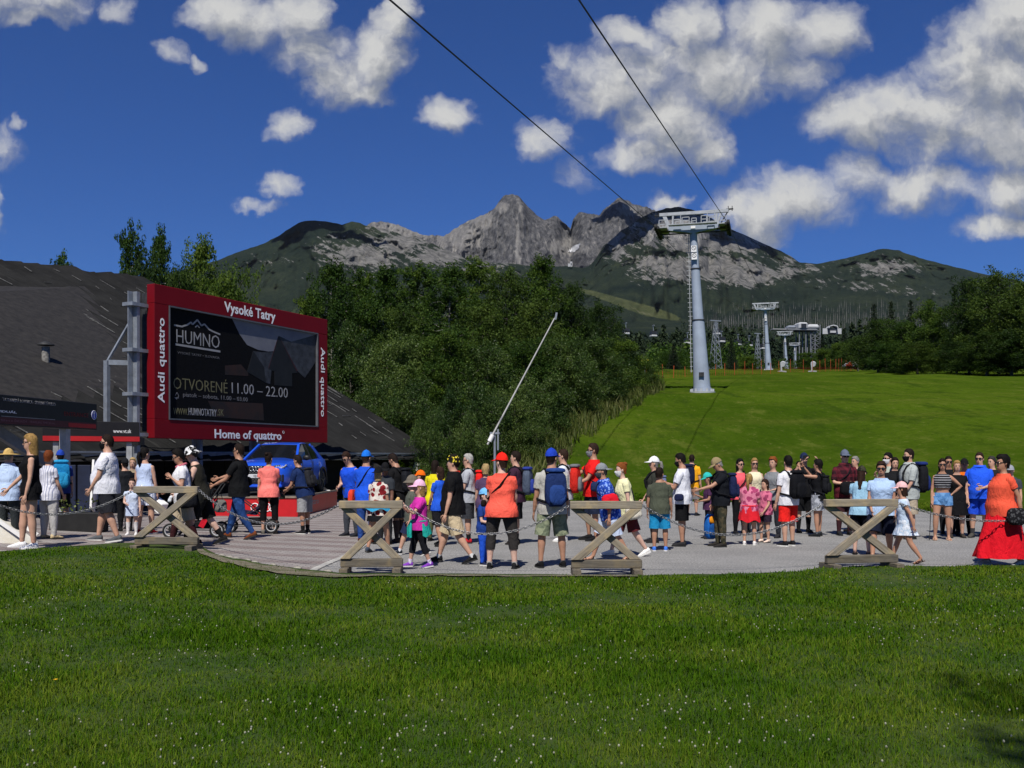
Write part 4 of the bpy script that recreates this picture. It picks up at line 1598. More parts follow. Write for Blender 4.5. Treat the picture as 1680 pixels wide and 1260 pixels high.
def barrier(label, px0, px1, py_base, rz=0.0, front=1):
    pc_ = at((px0 + px1) / 2, py_base)
    Wd = (px1 - px0) / F * pc_.y
    t = thing('cross_barrier', label, 'barrier', pc_, rz, 'wooden cross barriers along the lawn edge')
    hw = Wd / 2
    top_ = 1.035
    wood_beam('top_beam', (-hw, 0, top_ - .055), (hw, 0, top_ - .055), .10, .11, t, M_WOOD)
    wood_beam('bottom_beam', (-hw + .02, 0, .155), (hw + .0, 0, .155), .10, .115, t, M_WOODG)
    pass
    x0, x1, z0, z1 = -hw + .09, hw - .09, .214, top_ - .112
    wood_beam('brace', (x0, -.040 * front, z0), (x1, -.040 * front, z1), .075, .105, t, M_WOOD, trim=1)
    wood_beam('brace', (x1, .040 * front, z0), (x0, .040 * front, z1), .075, .105, t, M_WOOD, trim=1)
    for sx in (-hw + .085, hw - .075):
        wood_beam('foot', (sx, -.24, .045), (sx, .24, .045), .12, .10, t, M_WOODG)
    BAR.append((t, hw, top_))
    return t


barrier('timber cross barrier beside the pushchair, on the raised left lawn', 219, 327, 903, R(-4))
barrier('timber cross barrier in front of woman with leaf print blouse', 557, 661, 941, R(2))
barrier('grey timber cross barrier right of the man with navy backpack', 935, 1053, 943, R(0))
barrier('pale timber cross barrier before woman in pale blue shirt', 1349, 1476, 934, R(9))

M_CHAIN = pmat('chain_steel', (.30, .30, .30), .42, .15, 9, metal=.75)


def chain(label, a, b_, sag):
    a, b_ = V3(a), V3(b_)
    pts, n_ = [], 200
    for i in range(n_ + 1):
        q = i / n_
        p = a.lerp(b_, q)
        p.z -= sag * 4 * q * (1 - q)
        pts.append(p)
    cum = [0]
    for i in range(n_):
        cum.append(cum[-1] + (pts[i + 1] - pts[i]).length)
    pitch = .044
    mb = MB()
    for kq in range(int(cum[-1] / pitch)):
        d = (kq + .5) * pitch
        i = int(np.searchsorted(cum, d)) - 1
        i = max(0, min(n_ - 1, i))
        p = pts[i].lerp(pts[i + 1], (d - cum[i]) / (cum[i + 1] - cum[i]))
        x = (pts[i + 1] - pts[i]).normalized()
        y = V3((0, 0, 1)).cross(x).normalized()
        z = x.cross(y)
        rot_ = math.radians(45 + 90 * (kq % 2))
        w_ = y * math.cos(rot_) + z * math.sin(rot_)
        h = w_.cross(x)
        ring = []
        for m_ in range(10):
            t = 2 * PI * m_ / 10
            c, s__ = math.cos(t), math.sin(t)
            cen = p + x * (c * .024 + (.009 if c > 0 else -.009)) * .95 + w_ * (s__ * .017)
            out = (x * c + w_ * s__).normalized()
            ring.append([cen + out * (.0052 * math.cos(2 * PI * r_ / 5)) + h * (.0052 * math.sin(2 * PI * r_ / 5)) for r_ in range(5)])
        ring.append(ring[0])
        mb.rings(ring, 0, False, True)
    base_ = V3(a)
    mb.v = [tuple(V3(v_) - base_) for v_ in mb.v]
    o = mb.build('chain', M_CHAIN)
    o.location = base_
    tag(o, label, 'chain', 'steel chains between the cross barriers')
    return o


def bar_end(i, side):
    t, hw, top_ = BAR[i]
    m_ = Matrix.Translation(t.location) @ Matrix.Rotation(t.rotation_euler.z, 4, 'Z')
    return m_ @ V3((side * (hw + .01), 0, top_ - .06))


chain('chain hanging in front of the woman in black playsuit', at(-75, 908) + V3((0, 0, 1.0)), bar_end(0, -1), .42)
chain('chain hanging in front of man in jeans and coral shirt woman', bar_end(0, 1), bar_end(1, -1), .40)
chain('chain hanging across the boy in blue and red capped woman', bar_end(1, 1), bar_end(2, -1), .41)
chain('chain sagging between grey barrier and pale barrier on the right', bar_end(2, 1), bar_end(3, -1), .44)
chain('chain running from the pale barrier towards woman in red skirt', bar_end(3, 1), at(1800, 932) + V3((0, 0, .97)), .27)

# ------------------------------------------------------------------ lift towers
LA = V3((.965, -.262, 0)).normalized()
LC = V3((.262, .965, 0)).normalized()
M_TOWER = pmat('tower_paint', (.29, .34, .42), .5, .10, .8, .1, 10)
M_TOWERL = pmat('tower_light_steel', (.36, .38, .40), .5, .1, 3)
M_SIGNW = pmat('white_plate', (.75, .75, .75), .5, .03, 4)


def make_tower(label, loc, rz, group):
    t = thing('lift_tower', label, 'lift tower', loc, rz, group)
    H_ = 11.55
    def cx_at(z):
        return -.62 * (z / H_)
    for z0, z1, r0, r1 in ((0.0, .35, .66, .65), (.36, 5.2, .605, .42), (5.21, 8.9, .38, .30), (8.91, H_, .275, .25)):
        sg_ = MB().tube([(cx_at(z0), 0, z0), (cx_at(z1), 0, z1)], [r0, r1], 24).build('column_section', M_TOWER, t)
        if z0 > .3:
            MB().tube([(cx_at(z1), 0, z1 - .05), (cx_at(z1), 0, z1 + .03)], [r1 + .04, r1 + .04], 24).build('flange', M_TOWER if z0 > 6 else M_STEELD, sg_)
    mb = MB()
    for k_ in range(12):
        a = 2 * PI * k_ / 12
        mb.box((.78 * math.cos(a), .78 * math.sin(a), .12), (.14, .14, .26))
    mb.tube([(0, 0, -.3), (0, 0, .05)], .95, 20)
    mb.build('base_flange', M_TOWERL, t)
    mb = MB()
    for k_ in range(30):
        z = 1.6 + .33 * k_
        mb.box((cx_at(z) - .62 + .018 * k_ * .33, .35, z), (.34, .03, .03))
    mb.beam((-.80, .35, 1.5), (-1.0, .35, 11.5), .04, .04, up=(0, 1, 0)).beam((-.48, .35, 1.5), (-.9, .35, 11.5), .04, .04, up=(0, 1, 0))
    mb.build('ladder', M_TOWERL, t)
    MB().box((.0, -.70, 1.25), (.36, .08, .30)).build('hatch', M_STEELD, t)
    for z in (9.72, 10.26):
        pl_ = MB().box((cx_at(z), -.47, z), (.38, .04, .46)).build('warning_plate', M_SIGNW, t)
        mb = MB()
        mb.tube([(cx_at(z) + .14 * math.cos(2 * PI * q_ / 16), -.495, z + .05 + .14 * math.sin(2 * PI * q_ / 16)) for q_ in range(17)], .018, 4, up=(0, 1, 0))
        mb.beam((cx_at(z) - .1, -.495, z + .15), (cx_at(z) + .1, -.495, z - .05), .012, .03, up=(0, 1, 0))
        mb.build('ban_mark', M_STEELD, pl_)
    x0 = cx_at(H_)
    KH = .68
    # girder
    mb = MB()
    mb.add([(x0 - 1.75, -.28, H_ + KH * .25), (x0 + 1.75, -.28, H_ + KH * .25), (x0 + 1.75, -.28, H_ + KH * .62), (x0 - 1.75, -.28, H_ + KH * .62), (x0, -.28, H_ - .12),
            (x0 - 1.75, .28, H_ + KH * .25), (x0 + 1.75, .28, H_ + KH * .25), (x0 + 1.75, .28, H_ + KH * .62), (x0 - 1.75, .28, H_ + KH * .62), (x0, .28, H_ - .12)],
           [(0, 4, 1, 2, 3), (5, 8, 7, 6, 9), (3, 2, 7, 8), (0, 3, 8, 5), (1, 6, 7, 2), (0, 5, 9, 4), (4, 9, 6, 1)])
    mb.build('crossarm', M_TOWER, t)
    MB().box((x0, -.31, H_ + KH * .36), (.32, .05, .26)).build('number_plate', M_LED, t)
    mb = MB()
    mb.box((x0, 0, H_ - .05), (5.0, .10, .07))
    mb.build('lower_rail', M_STEELD, t)
    # sheave trains
    for sx in (-1, 1):
        tr = MB()
        cx2 = x0 + sx * 2.35
        tr.box((cx2, 0, H_ + KH * .16), (.12, 3.4, .18)).box((cx2 - sx * .35, 0, H_ + KH * .3), (.7, .5, .14))
        trn = tr.build('sheave_train', M_STEELD, t)
        for k_ in range(6):
            y = -1.5 + .6 * k_
            MB().tube([(cx2 + sx * .08, y, H_ + KH * .22), (cx2 + sx * .26, y, H_ + KH * .22)], .24, 14).build('sheave_wheel', M_BLACK, trn)
    # gantry above
    mb = MB()
    mb.box((x0 + .02, 0, H_ + KH * 2.05), (4.9, .20, .22))
    mb.build('gantry_beam', M_TOWERL, t)
    for xa, xb, wd in ((-2.1, -1.62, .26), (1.95, 1.62, .16), (-1.45, -1.50, .12), (1.66, 1.55, .14)):
        mb = MB()
        mb.beam((x0 + xa, 0, H_ + KH * 1.95), (x0 + xb, 0, H_ + KH * .35), .14, wd, up=(1, 0, 0))
        mb.build('gantry_leg', M_TOWERL, t)
    mb = MB()
    mb.beam((x0 + 2.5, 0, H_ + KH * 2.15), (x0 + 1.9, 0, H_ + KH * .7), .07, .07, up=(1, 0, 0)).box((x0 + 2.55, 0, H_ + KH * 2.2), (.5, .12, .08)).box((x0 + 2.45, 0, H_ + KH * 2.3), (.05, .05, .3)).box((x0 + 2.72, 0, H_ + KH * 2.25), (.05, .05, .36))
    mb.build('gantry_end', M_STEELD, t)
    mb = MB()
    mb.box((x0 - 2.6, 0, H_ + KH * 2.0), (.4, .1, .06)).box((x0 - 2.7, 0, H_ + KH * 2.0), (.05, .05, .34)).box((x0 - 2.5, 0, H_ + KH * 2.0), (.05, .05, .34))
    mb.build('gantry_end', M_STEELD, t)
    # work platforms with guard frames
    for (xa, xb, z0, z1) in ((-2.35, -1.85, .25, 1.15), (-1.35, -.82, .62, 1.60), (-.72, -.22, .62, 1.30), (-.05, .28, .62, 1.15), (.62, 1.0, .62, 1.35), (1.05, 1.55, .70, 1.80), (1.85, 2.35, .35, 1.15)):
        for y in (-.95, .95):
            mb = MB()
            for zz3 in (z0, (z0 + z1) / 2, z1):
                mb.beam((x0 + xa, y, H_ + KH * zz3), (x0 + xb, y, H_ + KH * zz3), .05, .05)
            mb.beam((x0 + xa, y, H_ + KH * z0), (x0 + xa, y, H_ + KH * z1), .05, .05, up=(1, 0, 0)).beam((x0 + xb, y, H_ + KH * z0), (x0 + xb, y, H_ + KH * z1), .05, .05, up=(1, 0, 0))
            mb.build('guard_frame', M_TOWERL, t)
    mb = MB()
    mb.box((x0, -.75, H_ + KH * .60), (3.4, .5, .05)).box((x0, .75, H_ + KH * .60), (3.4, .5, .05)).box((x0 - 2.05, 0, H_ + KH * .30), (.5, 2.3, .05)).box((x0 + 2.1, 0, H_ + KH * .38), (.5, 2.3, .05))
    mb.build('platform', M_TOWERL, t)
    return t


TRZ = math.atan2(LA.y, LA.x)
tw_specs = [(1152, 643, 70, 1.0, 'nearest grey lift tower, tallest, with two white warning plates'), (1261, 607, 188, 1.0, 'second grey lift tower standing beyond the orange fence'),
            (1291, 611, 300, .98, 'third lift tower, right of the second, below the white station'), (1306, 610, 400, .92, 'farthest lift tower, smallest of the row, near bushes')]
tw_pos = []
for i, (px, py, Y, sc_, lb) in enumerate(tw_specs):
    X = (px - CX) / F * Y
    zg = CH + (HY - py) / F * Y - .05
    if i == 0:
        tower0 = make_tower(lb, (X, Y, zg), TRZ, 'lift towers up the slope')
        tw = tower0
    else:
        tw = copy_tree(tower0)
        tw.location = (X, Y, zg)
        tw['label'] = lb
        tw.scale = (sc_, sc_, sc_)
        tw.rotation_euler = (0, 0, TRZ)
    tw_pos.append(V3((X, Y, zg)))

M_CABLE = pmat('steel_cable', (.015, .015, .016), .6, .1, 3)


def cable(label, pts, r, sag=0.0):
    P = []
    for a, b_ in zip(pts[:-1], pts[1:]):
        for i in range(16):
            q = i / 16
            p = V3(a).lerp(V3(b_), q)
            p.z -= sag * 4 * q * (1 - q) * (V3(b_) - V3(a)).length / 100
            P.append(p)
    P.append(V3(pts[-1]))
    o0 = P[0].copy()
    o = MB().tube([p - o0 for p in P], r, 6).build('lift_cable', M_CABLE)
    o.location = o0
    tag(o, label, 'cable', 'haul cables of the lift')
    return o


def sheave_pt(i, sx):
    H_ = 11.55 * tw_specs[i][3]
    return tw_pos[i] + LA * (-.62 + sx * 2.52) + V3((0, 0, H_ + .33))


endp = []
for sx, pxe in ((-1, 640), (1, 950)):
    a = sheave_pt(0, sx)
    # runs down towards the valley station, over and behind the camera
    Y0 = 20.0
    mid_ = w3(pxe, 0, Y0)
    d = (mid_ - a)
    low = a + d * 1.06
    cable('black cable from the left side of the tower running over the viewer' if sx < 0 else 'black cable from the right side of the tower running over the viewer', [low, mid_ , a], .021, .0)
    cable('black cable climbing from the left tower side up the slope' if sx < 0 else 'black cable climbing from the right tower side up the slope',
          [a, sheave_pt(1, sx), sheave_pt(2, sx), sheave_pt(3, sx), sheave_pt(3, sx) + V3((90, 330, 70))], .022, 1.2)

# ------------------------------------------------------------------ far lift furniture
M_CABIN = pmat('gondola_dark', (.03, .032, .036), .3, .2, 2)
M_FARW = pmat('station_white', (.42, .43, .44), .6, .08, .5)


def make_cabin(label):
    t = thing('gondola_cabin', label, 'gondola', (0, 0, 0), .3, 'gondola cabins above the far trees')
    MB().box((0, 0, -3.3), (1.9, 2.0, .7), bev=.2).build('lower_shell', M_FARW, t)
    MB().box((0, 0, -2.45), (1.86, 1.96, 1.05), bev=.2).build('window_band', M_CABIN, t)
    MB().box((0, 0, -1.85), (1.7, 1.8, .2), bev=.08).build('roof', M_CABIN, t)
    MB().tube([(0, 0, -1.8), (0, .1, -.9), (0, 0, 0)], .12, 6).box((0, 0, 0), (.3, 1.0, .3)).build('hanger', M_STEEL, t)
    return t


cab = [(1027, 530), (1072, 534), (1128, 546), (1176, 531), (1184, 544), (1211, 549), (1229, 551), (1252, 556)]
CD = 300.0
cab_l = ['leftmost gondola cabin, half behind the tree crowns', 'gondola cabin left of the nearest tower, above a yellow sign', 'gondola cabin just left of the nearest tower column', 'upper gondola cabin right of the nearest tower',
         'gondola cabin below the upper one beside the lattice pylon', 'gondola cabin midway between nearest and second tower', 'gondola cabin close left of the second tower', 'small gondola cabin touching the second tower in view']
for i, (px, py) in enumerate(cab):
    if i == 0:
        cb0 = make_cabin(cab_l[0])
        c_ = cb0
    else:
        c_ = copy_tree(cb0)
        c_['label'] = cab_l[i]
    c_.location = w3(px, py, CD + 4 * i)
pts = sorted(cab[:3] + cab[4:])
ol = MB().tube([w3(930, 516, CD)] + [w3(px, py, CD + 4 * i) for i, (px, py) in enumerate(pts)] + [w3(1340, 570, CD + 20)], .025, 5)
o_ = ol.build('gondola_cable', M_CABLE)
tag(o_, 'thin far cable carrying the gondola cabins over the forest', 'cable')
o_ = MB().tube([w3(1010, 520, CD + 12), w3(1176, 531, CD + 12), w3(1330, 548, CD + 12)], .025, 5).build('gondola_cable', M_CABLE)
tag(o_, 'upper thin far cable carrying one gondola cabin', 'cable')


def lattice(label, px, y0, y1, Y, wpx):
    b0 = w3(px, y1, Y)
    H_ = (y1 - y0) / F * Y
    wb, wt_ = wpx / F * Y / 2, wpx / F * Y / 2 * .18
    t = thing('lattice_pylon', label, 'pylon', b0, .4, 'lattice pylons in the forest')
    cs = [(-1, -1), (1, -1), (1, 1), (-1, 1)]
    for c in cs:
        MB().beam((c[0] * wb, c[1] * wb, 0), (c[0] * wt_, c[1] * wt_, H_), .09, .09, up=(0, 1, 0)).build('leg', M_STEEL, t)
    mb = MB()
    nz_ = 9
    for i in range(nz_):
        z0, z1 = H_ * i / nz_, H_ * (i + 1) / nz_
        r0, r1 = wb + (wt_ - wb) * i / nz_, wb + (wt_ - wb) * (i + 1) / nz_
        for c, d in zip(cs, cs[1:] + cs[:1]):
            mb.beam((c[0] * r0, c[1] * r0, z0), (d[0] * r1, d[1] * r1, z1), .045, .045, up=(.3, 1, .1))
            mb.beam((d[0] * r0, d[1] * r0, z0), (c[0] * r1, c[1] * r1, z1), .045, .045, up=(.3, 1, .1))
    mb.build('bracing', M_STEEL, t)
    MB().beam((-wb * 1.2, 0, H_ + .1), (wb * 1.2, 0, H_ + .1), .3, .25).build('crossarm', M_STEEL, t)
    return t


lattice('steel lattice pylon right of the nearest lift tower', 1174, 527, 617, 215, 17)
lattice('slim steel lattice pylon left of the second lift tower', 1243, 548, 611, 240, 10)

M_STEELG = pmat('grey_steel', (.16, .17, .185), .6, .1, 4)
# white lift station on legs, and arched building beyond
c = w3(1312, 547, 470)
t_ = thing('lift_station', 'white lift station raised on columns above the forest edge', 'station', c, .1)
mb = MB()
mb.box((0, 0, 1.4), (15, 7, .8), bev=.2)
mb.build('deck', M_STEELG, t_)
MB().box((.4, -.5, 3.2), (4.6, 7, 3.4), bev=.7).build('cab', M_FARW, t_)
MB().box((.4, -4.05, 3.2), (2.6, .1, 2.0)).build('window', M_CABIN, t_)
MB().box((6.2, 0, 3.0), (6.0, 5, 2.6), bev=1.0).build('drive_cover', M_FARW, t_)
MB().box((-4.6, 0, 2.6), (4.4, 5, 2.0), bev=.9).build('drive_cover', M_STEEL, t_)
MB().box((-10, 0, 1.7), (8, 4, .3)).build('rail', M_FARW, t_)
for x in (-1, 2.2, 4.6, 6.8):
    for y in (-2, 2):
        MB().box((x, y, -6), (.42, .42, 14)).build('column', M_STEELG, t_)
mb = MB()
for k_ in range(6):
    z = -11 + 2.1 * k_
    mb.beam((4.6, -2.3, z), (9.2, -2.3, z + 2.1), .2, .2).beam((9.2, -2.3, z), (4.6, -2.3, z + 2.1), .2, .2)
mb.beam((9.2, -2.3, -12), (9.2, -2.3, 4), .4, .4, up=(0, 1, 0))
mb.build('stair_bracing', M_STEELG, t_)
c = w3(1365, 548, 520)
t_ = thing('arched_shelter', 'small white arched lift building at the forest edge', 'building', c, .0)
mb = MB()
arc = [(-2.5, 0), (-2.5, 3.0), (-1.8, 4.0), (0, 4.4), (1.8, 4.0), (2.5, 3.0), (2.5, 0)]
for a, b_ in zip(arc[:-1], arc[1:]):
    mb.beam((a[0], 0, a[1]), (b_[0], 0, b_[1]), 5, .55, up=(0, 1, 0) if abs(a[0] - b_[0]) < .1 else (0, 0, 1))
mb.build('arch', M_FARW, t_)
MB().box((0, .5, 1.4), (4.2, 4.0, 2.7)).build('hall', M_CABIN, t_)
MB().box((0, -1.7, 1.0), (3.0, .3, 1.1)).build('counter', M_FARW, t_)

# mountain buildings at the tarn, snow gully
for px, py, lb, ww in ((937, 437, 'white upper cable car station at the foot of the rock face', 27), (1006, 437, 'tiny grey hut group on the green shoulder right of the rock face', 26)):
    c = w3(px, py, 5080 if px < 1000 else 5060)
    t_ = thing('mountain_hut' if px > 1000 else 'cable_car_station', lb, 'building', c)
    MB().box((0, 0, 10), (ww * .42, 20, 26)).build('wing', M_FARW, t_)
    MB().box((-ww * .42, 0, 5), (ww * .36, 16, 16)).build('wing', M_FARW if px < 1000 else M_STEEL, t_)
    MB().box((0, -10.3, 9), (ww * .18, .6, 12)).build('window', M_CABIN, t_)

# orange safety fence along the crest
M_ORANGE = pmat('orange_post', (.34, .06, .014), .6, .15, 3)
fx = [1060, 1087, 1105, 1124, 1141, 1174, 1189, 1205, 1222, 1235, 1249, 1264, 1278, 1297, 1318, 1333, 1345, 1354, 1363, 1371, 1376, 1381, 1388, 1396, 1404]
fY = [100, 102, 103, 105, 107, 112, 114, 117, 121, 124, 128, 132, 136, 141, 146, 150, 153, 156, 158, 160, 161, 163, 165, 167, 169]
fo = V3(((1230 - CX) / F * 123, 123, 0))
t_ = thing('safety_fence', 'orange safety net fence running along the meadow crest', 'fence', fo)
fp_ = []
for px, Y in zip(fx, fY):
    X = (px - CX) / F * Y
    z = float(gm(X, Y))
    hh = random.uniform(1.35, 1.9) * Y / 120
    MB().tube([(X - fo.x, Y - fo.y, z - .1), (X - fo.x + random.uniform(-.05, .05), Y - fo.y, z + hh)], .036, 6).build('post', M_ORANGE, t_)
    fp_.append(V3((X - fo.x, Y - fo.y, z)))
mb = MB()
for a, b_ in zip(fp_[:-1], fp_[1:]):
    for q in (.05, .22, .40, .58, .75):
        mb.beam(a + V3((0, 0, q)), b_ + V3((0, 0, q)), .010, .010)
    n_ = max(2, int((b_ - a).length / .6))
    for i in range(n_):
        p = a.lerp(b_, i / n_)
        mb.beam(p + V3((0, 0, .05)), p + V3((0, 0, .75)), .010, .010, up=(0, 1, 0))
o_ = mb.build('net', M_ORANGE, t_)
o_['kind'] = 'stuff'

# snow guns, hut and parasol beyond the fence
for px, Y, lb in ((1283, 150, 'white snow gun on a short stand behind the fence, left one'), (1333, 155, 'white snow gun on a short stand near the red parasol, right one')):
    X = (px - CX) / F * Y
    t_ = thing('snow_gun', lb, 'snow gun', (X, Y, float(gm(X, Y))), .6, 'snow guns behind the fence')
    MB().tube([(-.1, 0, 0), (-.25, 0, 1.5)], .13, 8).box((0, 0, .1), (1.1, .8, .2)).build('stand', M_FARW, t_)
    MB().tube([(-.1, -.2, 1.2), (.7, .4, 1.35)], [.38, .45], 14).build('drum', M_FARW, t_)
X, Y = (1398 - CX) / F * 190, 190
t_ = thing('parasol', 'low red and white parasol canopy behind the crest fence', 'parasol', (X, Y, float(gm(X, Y)) - .9))
MB().tube([(0, 0, 0), (0, 0, 2.4)], .05, 8).build('pole', M_STEEL, t_)
for k_ in range(10):
    a0, a1 = 2 * PI * k_ / 10, 2 * PI * (k_ + 1) / 10
    mb = MB()
    mb.add([(0, 0, 2.75), (2.0 * math.cos(a0), 2.0 * math.sin(a0), 1.7), (2.0 * math.cos(a1), 2.0 * math.sin(a1), 1.7), (2.0 * math.cos(a0), 2.0 * math.sin(a0), 1.4), (2.0 * math.cos(a1), 2.0 * math.sin(a1), 1.4)], [(0, 1, 2), (1, 3, 4, 2)])
    mb.build('canopy_gore', M_FARW if k_ % 2 else M_SIGNR, t_)
X = (1414 - CX) / F * 195
t_ = thing('wooden_hut', 'dark flat wooden hut beside the red and white parasol', 'hut', (X, 195, float(gm(X, 195)) - 1.2))
MB().box((0, 0, 1.1), (2.2, 2.4, 2.2)).build('wall', M_DKWOOD, t_)
MB().box((0, 0, 2.3), (3.2, 3.2, .2), Matrix.Rotation(-.06, 3, 'Y')).build('roof', M_STEELD, t_)
X = (1058 - CX) / F * 82
o_ = thing('yellow_board', 'small yellow board standing at the edge of the bushes', 'sign', (X, 82, float(gm(X, 82))))
MB().box((0, 0, 2.02), (.66, .06, .26)).build('panel', pmat('yellow_panel', (.62, .50, .02), .5, .05, 3), o_)
MB().tube([(0, .05, 0), (0, .05, 2.0)], .04, 6).build('post', M_STEEL, o_)

# last snow in the gully, lying on the rock
from mathutils.geometry import intersect_point_tri_2d
psx, psy = CX + F * X2 / D2, HY - (Z2 - CH) / D2 * F
poly = [(932, 414), (940, 405), (952, 400), (950, 408), (942, 415)]
sv, sf = [], []
for i in range(nd2 - 1):
    for j in range(len(pc2) - 1):
        cxp, cyp = psx[i:i + 2, j:j + 2].mean(), psy[i:i + 2, j:j + 2].mean()
        if 925 < cxp < 958 and 395 < cyp < 420:
            q = [intersect_point_tri_2d((cxp, cyp), poly[0], poly[k], poly[k + 1]) for k in (1, 2, 3)]
            if any(q):
                b0 = len(sv)
                sv += [(X2[a_, b_] * .998, D2[a_, b_] * .998 - 4, Z2[a_, b_] + 1) for a_, b_ in ((i, j), (i, j + 1), (i + 1, j + 1), (i + 1, j))]
                sf.append((b0, b0 + 1, b0 + 2, b0 + 3))
if sf:
    MB().add(sv, sf).build('snow', pmat('old_snow', (.55, .56, .58), .9, .05, .01), None, kind='structure')


# ================================================================== VEGETATION
def leaf_mat(name, c_dark, c_mid, c_light, trans=.35, rough=.6, spec=.10):
    m = bpy.data.materials.new(name)
    m.use_nodes = True
    n = NT(m.node_tree)
    b = m.node_tree.nodes['Principled BSDF']
    geo = n.new('ShaderNodeNewGeometry')
    tcn = n.new('ShaderNodeTexCoord')
    oi = n.new('ShaderNodeObjectInfo')
    big = n.noise(n.vm('ADD', tcn.outputs['Object'], n.vm('MULTIPLY', oi.outputs['Location'], (.37, .41, .2))), .55, 3, .6).outputs[0]
    r = n.m('ADD', n.m('MULTIPLY', geo.outputs['Random Per Island'], .6), n.m('MULTIPLY', n.sm(big, .35, .68), .4))
    r = n.m('ADD', r, n.m('MULTIPLY', n.m('SUBTRACT', oi.outputs['Random'], .5), .55))
    col = n.ramp(r, [(.05, c_dark), (.5, c_mid), (.95, c_light)])
    n.put(b.inputs['Base Color'], col)
    b.inputs['Roughness'].default_value = rough
    b.inputs['Specular IOR Level'].default_value = spec
    tr = n.new('ShaderNodeBsdfTranslucent')
    n.put(tr.inputs[0], n.mix(1.0, col, (1.3, 1.35, .5), 'MULTIPLY'))
    mx = n.new('ShaderNodeMixShader')
    mx.inputs[0].default_value = trans
    n.put(mx.inputs[1], b.outputs[0])
    n.put(mx.inputs[2], tr.outputs[0])
    out = [x for x in n.n if x.type == 'OUTPUT_MATERIAL'][0]
    n.put(out.inputs[0], mx.outputs[0])
    MATS[name] = m
    return m


M_LEAF = leaf_mat('birch_leaves', (.015, .037, .007), (.041, .081, .012), (.103, .150, .022), .3)
M_LEAFD = leaf_mat('dark_leaves', (.013, .029, .007), (.032, .060, .010), (.072, .108, .018), .25)
M_LEAFW = leaf_mat('willow_leaves', (.016, .038, .009), (.043, .079, .015), (.112, .158, .038), .3, .45, .2)
M_NEEDLE = leaf_mat('needles', (.008, .017, .008), (.015, .028, .012), (.028, .044, .018), .08, .7, .15)
M_BARK = pmat('grey_bark', (.10, .09, .075), .9, .4, 7, .6, 30)
M_BIRCH = pmat('birch_bark', (.38, .36, .32), .85, .35, 4, .3, 30, col2=(.10, .09, .08))
RS = np.random.RandomState(11)


def leaf_quads(cen, size, up_bias=.3, seed=0, outward=None, asp=.55):
    """rhombus leaves around given centres -> verts, faces"""
    rs = np.random.RandomState(seed)
    n_ = len(cen)
    d = rs.normal(size=(n_, 3))
    d[:, 2] = d[:, 2] * .6 - .25
    d /= np.linalg.norm(d, axis=1, keepdims=True)
    nrm = rs.normal(size=(n_, 3)) + np.array([0, 0, up_bias * 2])
    if outward is not None:
        nrm = nrm + outward * .9
    s = np.cross(d, nrm)
    s /= np.maximum(np.linalg.norm(s, axis=1, keepdims=True), 1e-6)
    L = size * rs.uniform(.6, 1.35, (n_, 1))
    a = cen - d * L * .5
    c = cen + d * L * .5
    mid_ = cen + np.cross(s, d) * L * .08
    b_ = mid_ + s * L * asp * .5
    e = mid_ - s * L * asp * .5
    v = np.stack([a, b_, c, e], 1).reshape(-1, 3)
    f = np.arange(n_ * 4).reshape(n_, 4)
    return v, f


